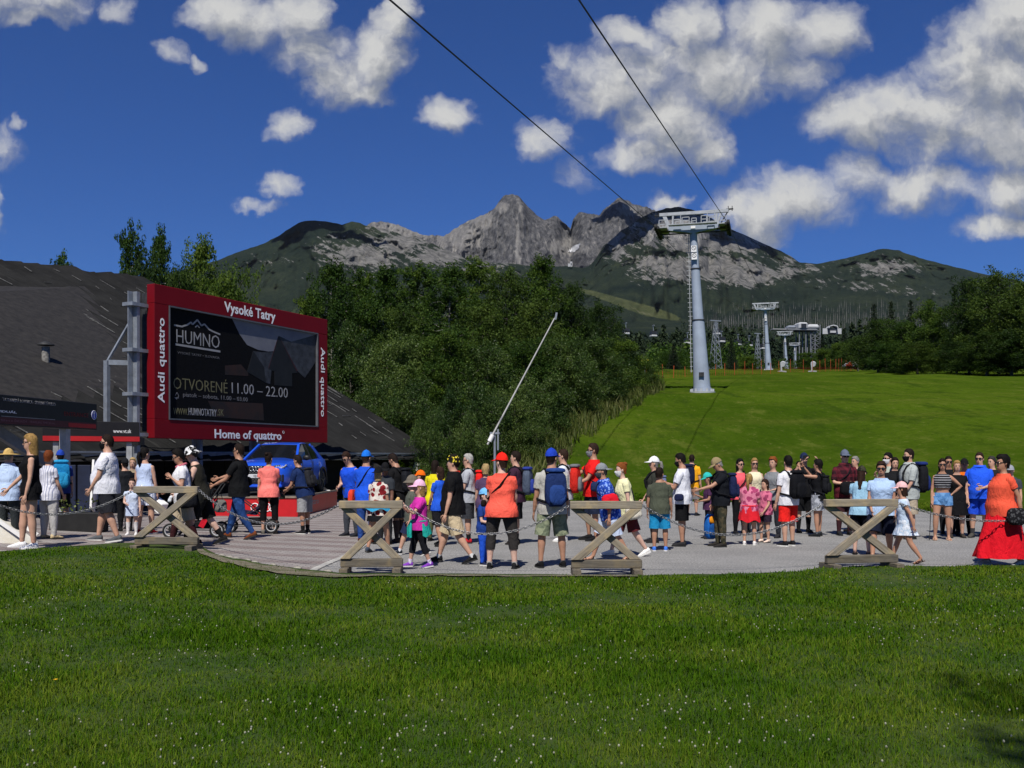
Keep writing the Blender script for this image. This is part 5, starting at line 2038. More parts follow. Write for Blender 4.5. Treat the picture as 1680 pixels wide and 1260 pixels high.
def tree_data(kind, H, W, seed, nleaf, lsize):
    """returns trunk MB and leaf arrays; crown radius W, height H"""
    rs = np.random.RandomState(seed)
    tr = MB()
    path = []
    bend = rs.normal(size=2) * .02 * H
    for i in range(9):
        t = i / 8
        path.append(V3((bend[0] * t * t + .04 * H / 10 * math.sin(t * 7 + seed), bend[1] * t * t + .04 * H / 10 * math.cos(t * 5 + seed), H * .97 * t)))
    r0 = .018 * H + .02
    tr.tube(path, [max(.012, r0 * (1 - .93 * i / 8)) for i in range(9)], 8)
    cl, cr = [], []
    nb = {'birch': 34, 'round': 36, 'bush': 26, 'willow': 34}[kind]
    for b_ in range(nb):
        q = (b_ + .5) / nb
        h0 = {'birch': .10, 'round': .12, 'bush': .02, 'willow': .06}[kind]
        t = h0 + (.97 - h0) * q ** .9
        prof_ = {'birch': math.sin(PI * min(1, .14 + .86 * (1 - t)) ** 1.1) ** .8 * (.55 + .45 * math.sin(PI * t)),
                 'round': max(.15, math.sin(PI * (.12 + .86 * t)) ** .55), 'bush': max(.2, math.sin(PI * (.22 + .74 * t)) ** .5), 'willow': max(.15, math.sin(PI * (.16 + .80 * t)) ** .6)}[kind]
        rad = W * prof_ * rs.uniform(.65, 1.18)
        az = b_ * 2.39996 + rs.normal() * .35
        i0 = min(7, int(t * 8))
        base = path[i0].lerp(path[i0 + 1], t * 8 - i0)
        el = {'birch': .55, 'round': .35, 'bush': .6, 'willow': .5}[kind] + rs.normal() * .15
        pts = [base]
        dirv = V3((math.cos(az), math.sin(az), math.tan(el) * .9))
        for j in range(1, 5):
            u = j / 4
            p = base + V3((math.cos(az) * rad * u, math.sin(az) * rad * u, rad * (math.tan(el) * u - .55 * u * u)))
            p += V3(rs.normal(size=3) * rad * .05)
            pts.append(p)
        tr.tube(pts, [r0 * .30 * (1 - t * .6), r0 * .24 * (1 - t * .6), r0 * .17 * (1 - t * .6), .012, .006], 5)
        for u in (.35, .55, .75, .92, 1.05):
            i1 = min(3, int(u * 4))
            p = pts[i1].lerp(pts[i1 + 1], u * 4 - i1)
            for _ in range(3):
                cl.append(np.array(p) + rs.normal(size=3) * W * np.array([.15, .15, .12]))
                cr.append(W * rs.uniform(.10, .22) * (1.1 - .35 * t))
    for _ in range(8):
        cl.append(np.array(path[-1]) + rs.normal(size=3) * W * .10 + np.array([0, 0, rs.uniform(-.08, .03) * H]))
        cr.append(W * .14)
    cl, cr = np.array(cl), np.array(cr)
    idx = rs.choice(len(cl), nleaf, p=cr ** 1.6 / np.sum(cr ** 1.6))
    g = rs.normal(size=(nleaf, 3))
    g /= np.linalg.norm(g, axis=1, keepdims=True)
    rr_ = rs.uniform(.35, 1.15, (nleaf, 1)) ** .6
    cen = cl[idx] + g * rr_ * cr[idx][:, None] * np.array([1, 1, .75])
    cen[:, 2] = np.maximum(cen[:, 2], .05)
    v, f = leaf_quads(cen, lsize, .3, seed + 1, g)
    return tr, v, f


TREES = {}


def tree_proto(key, kind, H, W, seed, nleaf, lsize, leafm, barkm):
    tr, v, f = tree_data(kind, H, W, seed, nleaf, lsize)
    tm = tr.mesh(key + '_trunk')
    tm.materials.append(barkm)
    o = np_mesh(key + '_crown', v, f, leafm)
    cm = o.data
    bpy.data.objects.remove(o)
    TREES[key] = (tm, cm, H)


tree_proto('birch_a', 'birch', 12.0, 2.9, 3, 24000, .20, M_LEAF, M_BIRCH)
tree_proto('birch_b', 'birch', 12.0, 2.4, 8, 22000, .19, M_LEAF, M_BIRCH)
tree_proto('round_a', 'round', 10.0, 3.6, 5, 28000, .20, M_LEAFD, M_BARK)
tree_proto('willow_a', 'willow', 8.0, 3.6, 6, 28000, .18, M_LEAFW, M_BARK)
tree_proto('willow_b', 'willow', 8.0, 3.2, 16, 26000, .18, M_LEAF, M_BARK)
tree_proto('bush_a', 'bush', 4.0, 2.5, 7, 16000, .14, M_LEAFW, M_BARK)


def spruce_data(H, W, seed):
    rs = np.random.RandomState(seed)
    tr = MB().tube([(0, 0, 0), (0, 0, H * .5), (0, 0, H)], [.016 * H, .010 * H, .004], 7)
    V, Fc = [], []
    cen = []
    lv = int(H * 2.2)
    for i in range(lv):
        t = .06 + .92 * i / lv
        rad = W * (1 - t) ** .85 * rs.uniform(.8, 1.15) + .12
        n_ = int(7 + 5 * (1 - t))
        for k_ in range(n_):
            a = 2 * PI * (k_ + rs.uniform(-.3, .3)) / n_ + i
            e = V3((math.cos(a) * rad, math.sin(a) * rad, H * t - .32 * rad + rs.normal() * .1))
            s_ = V3((0, 0, H * t))
            tr.tube([s_, e], [.03, .006], 3)
            m_ = int(8 + 18 * (1 - t))
            u = rs.uniform(.15, 1.0, m_)
            pts = np.array(s_)[None] * (1 - u[:, None]) + np.array(e)[None] * u[:, None]
            cen.append(pts + rs.normal(size=(m_, 3)) * np.array([.14, .14, .10]) * (.5 + u[:, None]))
    cen = np.concatenate(cen)
    v, f = leaf_quads(cen, .36, .2, seed, asp=.4)
    return tr, v, f


for key, H, W, sd in (('spruce_a', 13.0, 2.3, 4),):
    tr, v, f = spruce_data(H, W, sd)
    tm = tr.mesh(key + '_trunk')
    tm.materials.append(M_BARK)
    o = np_mesh(key + '_crown', v, f, M_NEEDLE)
    TREES[key] = (tm, o.data, H)
    bpy.data.objects.remove(o)


def plant(name, key, loc, H, wf, rz, label, cat='tree', group=None):
    tm, cm, H0 = TREES[key]
    t = thing(name, label, cat, loc, rz, group)
    s_ = H / H0
    t.scale = (s_ * wf, s_ * wf, s_)
    for nm, me in (('trunk', tm), ('crown' if cat == 'tree' else 'foliage', cm)):
        o = bpy.data.objects.new(nm, me)
        COL.objects.link(o)
        o.parent = t
    return t


def at_m(px, py):
    for Y in np.arange(36, 200, .5):
        X = (px - CX) / F * Y
        z = float(gm(X, Y))
        if HY - (z - CH) / Y * F <= py and Y > 38.9:
            return V3((X, Y, z))
    X = (px - CX) / F * 110
    return V3((X, 110, float(gm(X, 110))))


def gtree(px, ytop, Y, wpx, key, name, label, cat='tree', group=None):
    """tree whose top is seen at (px, ytop), Y metres away, crown wpx photo pixels wide"""
    X = (px - CX) / F * Y
    z = float(gm(X, Y))
    H = CH + (HY - ytop) / F * Y - z
    tm, cm, H0 = TREES[key]
    W0 = {'birch_a': 2.9, 'birch_b': 2.4, 'round_a': 3.6, 'willow_a': 3.6, 'willow_b': 3.2, 'bush_a': 2.5, 'spruce_a': 2.3}[key] * 2.1
    wf = (wpx / F * Y) / (W0 * H / H0)
    return plant(name, key, (X, Y, z - .1), H, max(.4, min(2.2, wf)), rnd2.uniform(0, 6.28), label, cat, group)


rnd2 = random.Random(21)
GW = 'trees of the grove behind the billboard'
GR = 'trees on the right meadow edge'
GB = 'bushes along the foot of the grove'
GL = 'trees behind the dark roof'
grove = [
    (508, 476, 62, 70, 'birch_b', 'low birch at the left end of the grove beside the billboard corner'),
    (545, 428, 66, 95, 'birch_a', 'leftmost tall birch of the grove above the billboard corner'),
    (590, 440, 70, 90, 'birch_b', 'slender birch between the two left crowns of the grove'),
    (640, 436, 66, 105, 'birch_a', 'broad birch under the left shoulder of the mountain'),
    (690, 430, 70, 95, 'birch_b', 'tall birch left of the grove centre with thin top'),
    (735, 434, 66, 100, 'birch_a', 'birch of the grove below the saddle left of the rock peak'),
    (782, 422, 70, 90, 'birch_b', 'pointed birch rising to the foot of the rock peak'),
    (832, 442, 66, 105, 'round_a', 'dark rounded tree below the rock peak'),
    (893, 420, 68, 100, 'birch_a', 'tallest birch at the right of the grove below the snow gully'),
    (938, 466, 70, 85, 'round_a', 'dark tree on the grove right shoulder beside the green piste'),
    (985, 498, 72, 95, 'round_a', 'dark rounded tree near the right end of the grove'),
    (660, 500, 58, 120, 'round_a', 'dark broad tree in the middle layer right of the billboard'),
    (790, 500, 58, 120, 'round_a', 'dark broad tree in the middle layer behind the white boom'),
    (880, 490, 60, 110, 'round_a', 'dark broad tree in the middle layer behind the boom tip'),
    (575, 540, 56, 110, 'willow_a', 'silvery willow just right of the billboard edge'),
    (655, 555, 52, 125, 'willow_a', 'silvery willow above the right end of the dark roof'),
    (735, 540, 52, 120, 'willow_b', 'yellow green willow left of the boom barrier'),
    (800, 565, 52, 115, 'willow_a', 'silvery willow directly behind the boom barrier'),
    (862, 560, 55, 110, 'willow_b', 'green willow right of the white boom'),
    (920, 555, 58, 110, 'willow_a', 'silvery willow on the slope behind the boom tip'),
    (975, 552, 63, 100, 'willow_a', 'silvery willow near the meadow edge of the grove'),
    (1022, 556, 69, 85, 'willow_b', 'willow at the right tip of the grove beside the yellow board'),
    (1055, 588, 74, 62, 'willow_a', 'low willow at the outermost right tip of the grove'),
]
for (px, yt, Y, wp, key, lb) in grove:
    gtree(px, yt, Y, wp, key, 'birch_tree' if key.startswith('birch') else ('willow_tree' if key.startswith('willow') else 'leafy_tree'), lb, 'tree', GW)
bushes = [(610, 645, 47, 90, 'bush'), (680, 640, 46, 90, ''), (740, 655, 44, 85, ''), (790, 650, 45, 90, ''), (845, 640, 48, 90, ''), (900, 630, 52, 90, ''), (950, 622, 58, 80, ''), (1000, 612, 66, 80, ''), (1048, 612, 73, 60, ''), (705, 690, 41.5, 60, ''), (770, 692, 42, 60, ''), (880, 688, 47, 55, '')]
bl = ['bush at the foot of the grove above the roof eave', 'bush above the far end of the grey fascia', 'bush left of the boom post at the grove foot', 'bush directly behind the boom pivot', 'bush right of the boom barrier on the slope foot', 'bush behind the man in red shirt, grove foot', 'bush at the slope edge above the red haired woman',
      'bush on the slope edge below the right grove tip', 'outermost right bush of the grove near the lift tower', 'small low bush by the white rafter end', 'small low bush behind the man with yellow bandana', 'small low bush behind the man with blue cap']
for (px, yt, Y, wp, _), lb in zip(bushes, bl):
    gtree(px, yt, Y, wp, 'bush_a', 'bush', lb, 'bush', GB)
for (px, yt, Y, wp, key, lb) in [
    (104, 414, 74, 70, 'birch_b', 'thin tree top peeping over the roof ridge at far left'), (216, 364, 66, 70, 'birch_b', 'tall spire shaped birch left of the billboard top'), (263, 372, 70, 56, 'birch_b', 'second spire shaped birch just right of the tallest left one'),
    (326, 390, 66, 100, 'birch_a', 'broad light birch above the billboard'), (376, 448, 62, 70, 'willow_b', 'yellow green rounded tree above the billboard lettering'), (296, 440, 60, 80, 'round_a', 'dark tree behind the top left billboard corner'), (240, 425, 62, 90, 'round_a', 'dark tree between roof ridge and billboard')]:
    gtree(px, yt, Y, wp, key, 'birch_tree' if key.startswith('birch') else 'leafy_tree', lb, 'tree', GL)
for (px, yt, Y, wp, key, lb) in [
    (1695, 455, 112, 130, 'round_a', 'big dark tree cut by the right picture edge'), (1640, 446, 118, 120, 'round_a', 'tallest dark tree of the right clump'), (1590, 458, 124, 90, 'round_a', 'dark tree forming the left side of the tall right clump'),
    (1532, 500, 128, 90, 'willow_b', 'lighter green rounded tree left of the tall right clump'), (1480, 526, 132, 70, 'willow_b', 'green tree in the low part of the right tree line'), (1440, 524, 138, 76, 'round_a', 'round dark tree at the left end of the right tree line'),
    (1408, 552, 150, 60, 'round_a', 'small dark tree behind the wooden hut'), (1505, 560, 120, 80, 'round_a', 'low dark tree in front of the right tree line'), (1570, 560, 116, 70, 'round_a', 'low dark tree under the light rounded one'), (1660, 540, 108, 110, 'round_a', 'low dark tree filling the foot of the right clump'),
    (1455, 565, 126, 66, 'willow_b', 'low yellow green tree near the hut end of the right line'), (1620, 545, 110, 100, 'round_a', 'low dark tree at the foot of tallest right tree'), (1740, 470, 105, 130, 'round_a', 'dark tree just outside right edge of the picture')]:
    gtree(px, yt, Y, wp, key, 'leafy_tree', lb, 'tree', GR)
for (px, yt, Y, wp, lb) in [(1322, 578, 205, 40, 'leafy tree in front of the legs of the lift station'), (1352, 572, 210, 44, 'leafy tree between lift station and arched shelter'), (1378, 562, 205, 46, 'leafy tree below the arched shelter'), (1228, 584, 212, 40, 'low leafy tree left of the second lift tower'), (1150, 580, 205, 50, 'low leafy tree behind the nearest lift tower'), (1100, 578, 190, 54, 'low leafy tree beyond the fence left of the nearest tower')]:
    gtree(px, yt, Y, wp, 'willow_b', 'leafy_tree', lb, 'tree', 'leafy trees below the lift station')
GC = 'spruces standing above the right tree line'
for (px, yt, Y, wp, lb) in [(1434, 494, 190, 42, 'spruce standing leftmost above the right tree line'), (1462, 489, 200, 40, 'spruce second from the left above the right tree line'), (1494, 487, 205, 40, 'spruce midway above the right tree line'), (1526, 484, 170, 44, 'dark spruce behind the light rounded tree'),
                            (1566, 462, 150, 34, 'spruce top left of the tall right clump'), (1349, 545, 240, 30, 'small spruce beside the arched shelter'), (1385, 535, 230, 32, 'spruce right of the arched shelter'), (1105, 560, 170, 30, 'spruce behind orange fence left of the nearest tower'), (1200, 555, 200, 26, 'spruce between nearest and second tower')]:
    gtree(px, yt, Y, wp, 'spruce_a', 'spruce_tree', lb, 'tree', GC)
# unseen trees added behind the camera to throw shade on the lower right corner
plant('leafy_tree', 'round_a', (3.1, -4.9, 0), 15.5, .58, 1.0, 'unseen leafy tree added behind the camera to cast the lower right shadow', 'tree')

plant('leafy_tree', 'round_a', (4.0, -5.3, 0), 15.0, .60, 3.0, 'second unseen leafy tree added behind the camera to thicken that shadow', 'tree')

# ------------------------------------------------------------------ far forest
CI = {}


def flank_pos(px, d):
    """point of the foothill mesh at a photo column and about a distance"""
    j = int(round((px + 900) / 3))
    i = int(np.argmin(np.abs(DQ[:, j] - d)))
    return XQ[i, j], DQ[i, j], ZQ[i, j]


def far_forest(name, n_, pxr, dr, hr, wr, mat, tri, seed, cone=True, pw=1.0, size=1.0, skip=None):
    rs = np.random.RandomState(seed)
    V, nn = [], 0
    for _ in range(n_):
        px = rs.uniform(*pxr)
        d = dr[0] * (dr[1] / dr[0]) ** (rs.uniform() ** pw)
        if skip is not None and skip(px, d):
            continue
        x, y, z = flank_pos(px, d)
        H = rs.uniform(*hr) * (.45 if (1225 < px < 1395 and d < 535) else 1)
        W = H * rs.uniform(*wr)
        t = rs.uniform(0, 1, tri) ** (1.4 if cone else 1.0)
        a = rs.uniform(0, 2 * PI, tri)
        r = W * ((1 - t) * .9 + .04 if cone else np.sin(PI * np.clip(.1 + .86 * t, 0, 1)) ** .6) * rs.uniform(.55, 1.05, tri)
        c = np.stack([x + r * np.cos(a), y + r * np.sin(a), z + H * (t * .97 + .02)], -1)
        L = (H * .10 if cone else H * .14) * size * rs.uniform(.7, 1.4, (tri, 1))
        d1 = np.stack([np.cos(a), np.sin(a), -.75 + rs.normal(size=tri) * .3 if cone else rs.normal(size=tri)], -1)
        d1 /= np.linalg.norm(d1, axis=1, keepdims=True)
        s_ = np.cross(d1, rs.normal(size=(tri, 3)))
        s_ /= np.linalg.norm(s_, axis=1, keepdims=True)
        V.append(np.stack([c - d1 * L, c + d1 * L + s_ * L * .1, c + s_ * L * .8], 1).reshape(-1, 3))
        if cone:   # pointed tip
            V.append(np.array([[x - .12 * W, y, z + H * .8], [x + .12 * W, y, z + H * .8], [x, y, z + H * 1.04]]))
    V = np.concatenate(V)
    o = np_mesh(name, V, np.arange(len(V)).reshape(-1, 3), mat)
    o['kind'] = 'stuff'
    return o


def not_piste(px, d):
    return False


far_forest('forest', 330, (880, 1700), (330, 520), (11, 18), (.15, .22), M_NEEDLE, 230, 31, True, .8, .55, lambda px, d: 1225 < px < 1395)
far_forest('forest', 900, (880, 1750), (535, 950), (12, 19), (.15, .22), M_NEEDLE, 44, 41, True, .9, .9)
far_forest('broadleaf_wood', 420, (1060, 1640), (262, 420), (4, 10), (.34, .5), M_LEAF, 120, 32, False, 1.0, .55, lambda px, d: d < 330 and px < 1400 and (int(px * 7) % 5 > 1))
far_forest('forest', 1300, (-200, 1900), (900, 2600), (14, 24), (.15, .22), M_NEEDLE, 14, 33, True, 1.0, 1.6,
           lambda px, d: 930 < px < 1120 and 1250 < d)
far_forest('forest', 260, (300, 700), (262, 800), (14, 20), (.16, .24), M_NEEDLE, 34, 36, True, .8)
M_DEAD = pmat('dead_wood', (.16, .15, .145), .9, .3, .2)
rs = np.random.RandomState(77)
V = []
for _ in range(1900):
    px = rs.uniform(1130, 1580)
    d = rs.uniform(2300, 3700)
    x, y, z = flank_pos(px, d)
    if rs.uniform() > (.2 + 1.3 * (float(fbm(px / 30, d / 500, 6, 3)) - .3)):
        continue
    H = rs.uniform(12, 38)
    w_ = rs.uniform(.3, .85)
    lean = rs.normal() * .6
    V.append([[x - w_, y, z], [x + w_, y, z], [x + lean, y, z + H]])
V = np.array(V).reshape(-1, 3)
o = np_mesh('dead_trees', V, np.arange(len(V)).reshape(-1, 3), M_DEAD)
o['kind'] = 'stuff'

# ------------------------------------------------------------------ grass of the lawn
M_BLADE = leaf_mat('grass_blade', (.026, .072, .004), (.058, .130, .006), (.145, .192, .020), .30, .6, .0)


def blades(name, X, Y, Z, h, w_, mat, seed, bend=.45, lean=.35):
    rs = np.random.RandomState(seed)
    n_ = len(X)
    a = rs.uniform(0, 2 * PI, n_)
    side = np.stack([np.cos(a), np.sin(a), np.zeros(n_)], -1)
    b_ = a + PI / 2 + rs.normal(size=n_) * .5
    ld = np.stack([np.cos(b_), np.sin(b_), np.zeros(n_)], -1)
    p = np.stack([X, Y, Z], -1)
    le = (np.abs(rs.normal(size=n_)) * lean)[:, None]
    hh = h[:, None]
    up = np.array([0, 0, 1.0])[None]
    mid_ = p + up * hh * .55 + ld * hh * le * .35
    tip = p + up * hh * (1 - .35 * le) + ld * hh * (le + bend * le)
    ww = w_[:, None] * .5
    v = np.stack([p - side * ww, p + side * ww, mid_ + side * ww * .8, tip, mid_ - side * ww * .8], 1).reshape(-1, 3)
    k_ = np.arange(n_)[:, None] * 5
    f4 = np.concatenate([k_ + np.array([[0, 1, 2, 4]])], 0)
    f3 = k_ + np.array([[4, 2, 3]])
    # one mesh with quads and triangles: use triangles throughout
    f = np.concatenate([k_ + np.array([[0, 1, 2]]), k_ + np.array([[0, 2, 4]]), f3], 0)
    o = np_mesh(name, v, f, mat)
    o['kind'] = 'stuff'
    return o


rs = np.random.RandomState(99)
NB = 375000
d0, d1 = 4.3, 15.4
u = rs.uniform(0, 1, NB)
Yb = d0 * (d1 / d0) ** u
half = 0.57 * Yb + 1.3
Xb = rs.uniform(-1, 1, NB) * half
keep = Yb < lawn_edge(Xb) - .02 + rs.normal(size=NB) * .035
edge_d = lawn_edge(Xb) - Yb
verge = (Xb > -5) & (Xb < 1.6) & (edge_d < .16 + .75 * np.exp(-((Xb + 3.0) / 1.2) ** 2) + .12 * fbm(Xb * 1.7, Xb * 0, 8, 3))
keep &= ~(verge & (rs.uniform(size=NB) > .12))
Xb, Yb, edge_d = Xb[keep], Yb[keep], edge_d[keep]
nb_ = fbm(Xb * 1.3, Yb * 1.3, 61, 4)
nb2 = fbm(Xb * 6, Yb * 6, 62, 3)
hb = (.020 + .036 * nb_ + .032 * nb2) * rs.uniform(.6, 1.35, len(Xb))
hb *= np.where(rs.uniform(size=len(Xb)) > .975, 1.7, 1.0)
hb *= 1.0 - .25 * sstep(Yb, 8, 14) + np.where((Xb > -5) & (Xb < 3), -.40, -.15) * np.exp(-np.maximum(edge_d, 0) / .30)
wb_ = (.0035 + .0011 * (Yb - 4)) * rs.uniform(.7, 1.4, len(Xb))
Zb = gz(Xb, Yb) + .02
blades('grass', Xb, Yb, Zb, hb, wb_, M_BLADE, 5)

# long grass where the mower does not reach: grove foot and slope edge
NB = 26000
px = rs.uniform(690, 1090, NB)
yy = rs.uniform(39.5, 78, NB)
Xg = (px - CX) / F * yy
lim = np.interp(px, [690, 900, 950, 1000, 1040, 1085], [45, 49, 55, 62, 68, 77])
keep = (yy > lim - 7 * fbm(px / 25, yy / 4, 9, 3) - 2.0) & (yy < lim + 3)
Xg, yy = Xg[keep], yy[keep]
hg = rs.uniform(.35, .95, len(Xg)) * (.5 + fbm(Xg, yy, 4, 3))
M_LONG = leaf_mat('long_grass', (.040, .062, .010), (.075, .098, .020), (.15, .145, .050), .3, .6, .2)
blades('long_grass', Xg, yy, gm(Xg, yy) - .05, hg, rs.uniform(.03, .08, len(Xg)), M_LONG, 8)
# tufts over the near meadow and along its paved edge
NB = 26000
px = rs.uniform(820, 1720, NB)
q = rs.uniform(0, 1, NB) ** 1.5 * .05
e = np.interp(px, EDGE_X, EDGE_Y)
yy = e + q * 26
Xg = (px - CX) / F * yy
hg = rs.uniform(.04, .09, NB) + .12 * np.exp(-q * 40)
blades('meadow_tufts', Xg, yy, gm(Xg, yy) - .0, hg, rs.uniform(.02, .05, NB), M_BLADE, 9)

# ------------------------------------------------------------------ clover heads in the lawn
NBc = 1500
u = rs.uniform(0, 1, NBc)
Yc = 4.5 * (12.8 / 4.5) ** u
Xc = rs.uniform(-1, 1, NBc) * (.53 * Yc)
dn = fbm(Xc * .9 + 4, Yc * .9, 71, 4)
keep = (dn + rs.normal(size=NBc) * .10 > .53) & (Yc < lawn_edge(Xc) - .3)
Xc, Yc = Xc[keep], Yc[keep]
fl, st_ = MB(), MB()
for x, y in zip(Xc, Yc):
    z = float(gz(x, y)) + .02
    h = random.uniform(.045, .085)
    tx, ty = x + random.uniform(-.012, .012), y + random.uniform(-.012, .012)
    r = random.uniform(.0042, .0068)
    fl.tube([(tx, ty, z + h), (tx, ty, z + h + r * .7), (tx, ty, z + h + r * 1.5), (tx, ty, z + h + r * 1.9)], [r * .75, r * 1.05, r * .8, r * .2], 6)
    fl.add([(x - .0015, y, z), (x + .0015, y, z), (tx, ty, z + h)], [(0, 1, 2)], 1)
o = fl.build('clover_flowers', [pmat('clover_white', (.30, .30, .23), .8, .25, 60), pmat('clover_stem', (.05, .09, .02), .7, .2, 9)])
o['kind'] = 'stuff'
p = at(90, 1134)
t_ = thing('dandelion', 'single yellow dandelion flower in the left foreground lawn', 'flower', p)
MB().tube([(0, 0, 0), (.004, 0, .075)], .002, 5).build('stem', MATS['clover_stem'], t_)
mb = MB()
for k_ in range(22):
    a = 2 * PI * k_ / 22
    r = .017 if k_ % 2 else .012
    mb.add([(.004, 0, .075), (.004 + r * math.cos(a - .12), r * math.sin(a - .12), .083), (.004 + r * math.cos(a + .12), r * math.sin(a + .12), .083)], [(0, 1, 2)])
mb.build('petals', pmat('dandelion_yellow', (.75, .42, .01), .6, .1, 40), t_)


# ================================================================== PEOPLE
def lin(hexs):
    h = hexs.lstrip('#')
    c = [int(h[i:i + 2], 16) / 255 for i in (0, 2, 4)]
    return tuple(x / 12.92 if x <= .04045 else ((x + .055) / 1.055) ** 2.4 for x in c)


def fab(hexs, kind='plain', hex2=None):
    nm = 'fabric_%s_%s_%s' % (kind, hexs, hex2 or '')
    if nm in MATS:
        return MATS[nm]
    c = lin(hexs)
    m = bpy.data.materials.new(nm)
    m.use_nodes = True
    n = NT(m.node_tree)
    b = m.node_tree.nodes['Principled BSDF']
    tcn = n.new('ShaderNodeTexCoord')
    O = tcn.outputs['Object']
    nz = n.noise(O, 3.5, 4, .6).outputs[0]
    base = n.ramp(nz, [(.3, tuple(x * .86 for x in c)), (.7, tuple(min(1, x * 1.06) for x in c))])
    if kind != 'plain':
        c2 = lin(hex2)
        sp = n.new('ShaderNodeSeparateXYZ')
        n.put(sp.inputs[0], O)
        if kind == 'print':      # scattered leaf-like spots
            vo = n.new('ShaderNodeTexVoronoi')
            n.put(vo.inputs['Vector'], n.vm('ADD', O, n.vm('MULTIPLY', n.noise(O, 9, 2).outputs['Color'], (.06, .06, .06))))
            vo.inputs['Scale'].default_value = 11
            f = n.sm(vo.outputs['Distance'], .52, .44)
        elif kind == 'camo':
            f = n.sm(n.noise(O, 13, 3, .55).outputs[0], .47, .53)
        elif kind == 'plaid':
            a = n.sm(n.m('PINGPONG', n.m('MULTIPLY', sp.outputs[2], 14), 1), .35, .5)
            d = n.sm(n.m('PINGPONG', n.m('MULTIPLY', n.m('ADD', sp.outputs[0], sp.outputs[1]), 14), 1), .35, .5)
            f = n.m('MULTIPLY', n.m('ADD', a, d), .5)
        elif kind == 'vstripe':
            f = n.sm(n.m('PINGPONG', n.m('MULTIPLY', n.m('ADD', sp.outputs[0], n.m('MULTIPLY', sp.outputs[1], .35)), 42), 1), .62, .78)
        elif kind == 'hstripe':
            f = n.sm(n.m('PINGPONG', n.m('MULTIPLY', sp.outputs[2], 42), 1), .55, .7)
        elif kind == 'dots':
            vo = n.new('ShaderNodeTexVoronoi')
            n.put(vo.inputs['Vector'], O)
            vo.inputs['Scale'].default_value = 24
            f = n.sm(vo.outputs['Distance'], .42, .34)
        elif kind == 'denim':
            f = n.sm(n.noise(O, 7, 3).outputs[0], .45, .65)
        base = n.mix(f, base, (*c2, 1))
    n.put(b.inputs['Base Color'], base)
    b.inputs['Roughness'].default_value = .85
    b.inputs['Specular IOR Level'].default_value = .15
    h1 = n.noise(n.vm('MULTIPLY', O, (1, 1, .55)), 9, 4, .6, dist=.8).outputs[0]
    h2 = n.noise(O, 180, 2, .5).outputs[0]
    add_bump(n, b, n.m('ADD', h1, n.m('MULTIPLY', h2, .06)), .65, .06)
    MATS[nm] = m
    return m


def skinm(tone):
    base = {'fair': (.62, .41, .32), 'mid': (.53, .32, .225), 'tan': (.41, .225, .145), 'dark': (.17, .088, .056)}[tone]
    return pmat('skin_' + tone, base, .5, .10, 9, .15, 60, spec=.35, col2=(base[0] * .9, base[1] * .82, base[2] * .80))


HAIRC = {'black': '#15110f', 'brown': '#35231a', 'dkbrown': '#241913', 'blond': '#a98650', 'ltblond': '#b99d6c', 'red': '#7a3f1e', 'ginger': '#8e4f22', 'grey': '#8d8a86', 'dkgrey': '#3a3836', 'white': '#b9b6b0'}


def hairm(k):
    c = lin(HAIRC[k])
    return pmat('hair_' + k, c, .65, .3, 30, .6, 70, spec=.12, col2=tuple(x * .45 for x in c))


M_EYEW = pmat('eye_white', (.60, .58, .55), .3, .02, 5)
M_EYED = pmat('eye_dark', (.02, .014, .010), .2, .02, 5)
M_LIP = pmat('lips', (.30, .11, .09), .5, .05, 9)
M_SHADE = pmat('sunglass_lens', (.008, .008, .009), .12, .02, 5, spec=.6)
M_SOLEW = pmat('sole_white', (.66, .65, .62), .7, .06, 9)
M_SOLEK = pmat('sole_black', (.018, .018, .018), .8, .06, 9)
TORSO = {
    'm': [(-.07, .055, .045, .0), (-.045, .076, .058, .002), (-.015, .089, .067, .004), (.03, .091, .067, .004), (.08, .086, .061, 0), (.12, .086, .060, -.002), (.17, .094, .064, -.003), (.22, .104, .066, -.002), (.262, .107, .060, .002), (.288, .090, .049, .006), (.310, .066, .042, .008), (.332, .043, .040, .006), (.362, .037, .039, -.002)],
    'f': [(-.07, .058, .048, .0), (-.045, .082, .061, .003), (-.015, .096, .070, .006), (.03, .090, .066, .005), (.08, .072, .053, 0), (.12, .072, .052, -.002), (.17, .080, .060, -.008), (.215, .086, .066, -.012), (.258, .090, .054, .0), (.282, .075, .044, .005), (.306, .053, .036, .007), (.332, .034, .033, .005), (.362, .030, .032, -.002)],
}
HEAD = [(0.0, .020, .025, -.012), (.010, .030, .036, -.011), (.028, .0365, .044, -.007), (.052, .041, .051, -.002), (.08, .0425, .054, .002), (.105, .040, .051, .004), (.125, .031, .041, .005), (.136, .016, .022, .005), (.140, .004, .005, .005)]
PENDING = []     # bodies waiting to be fused into one skin
SEGT = 18


def rotx(a):
    return Matrix.Rotation(a, 3, 'X')


class Fig:
    pass


def adir(f, o, s):
    f, o = R(f), R(o)
    return V3((s * math.sin(o), -math.sin(f) * math.cos(o), -math.cos(f) * math.cos(o)))


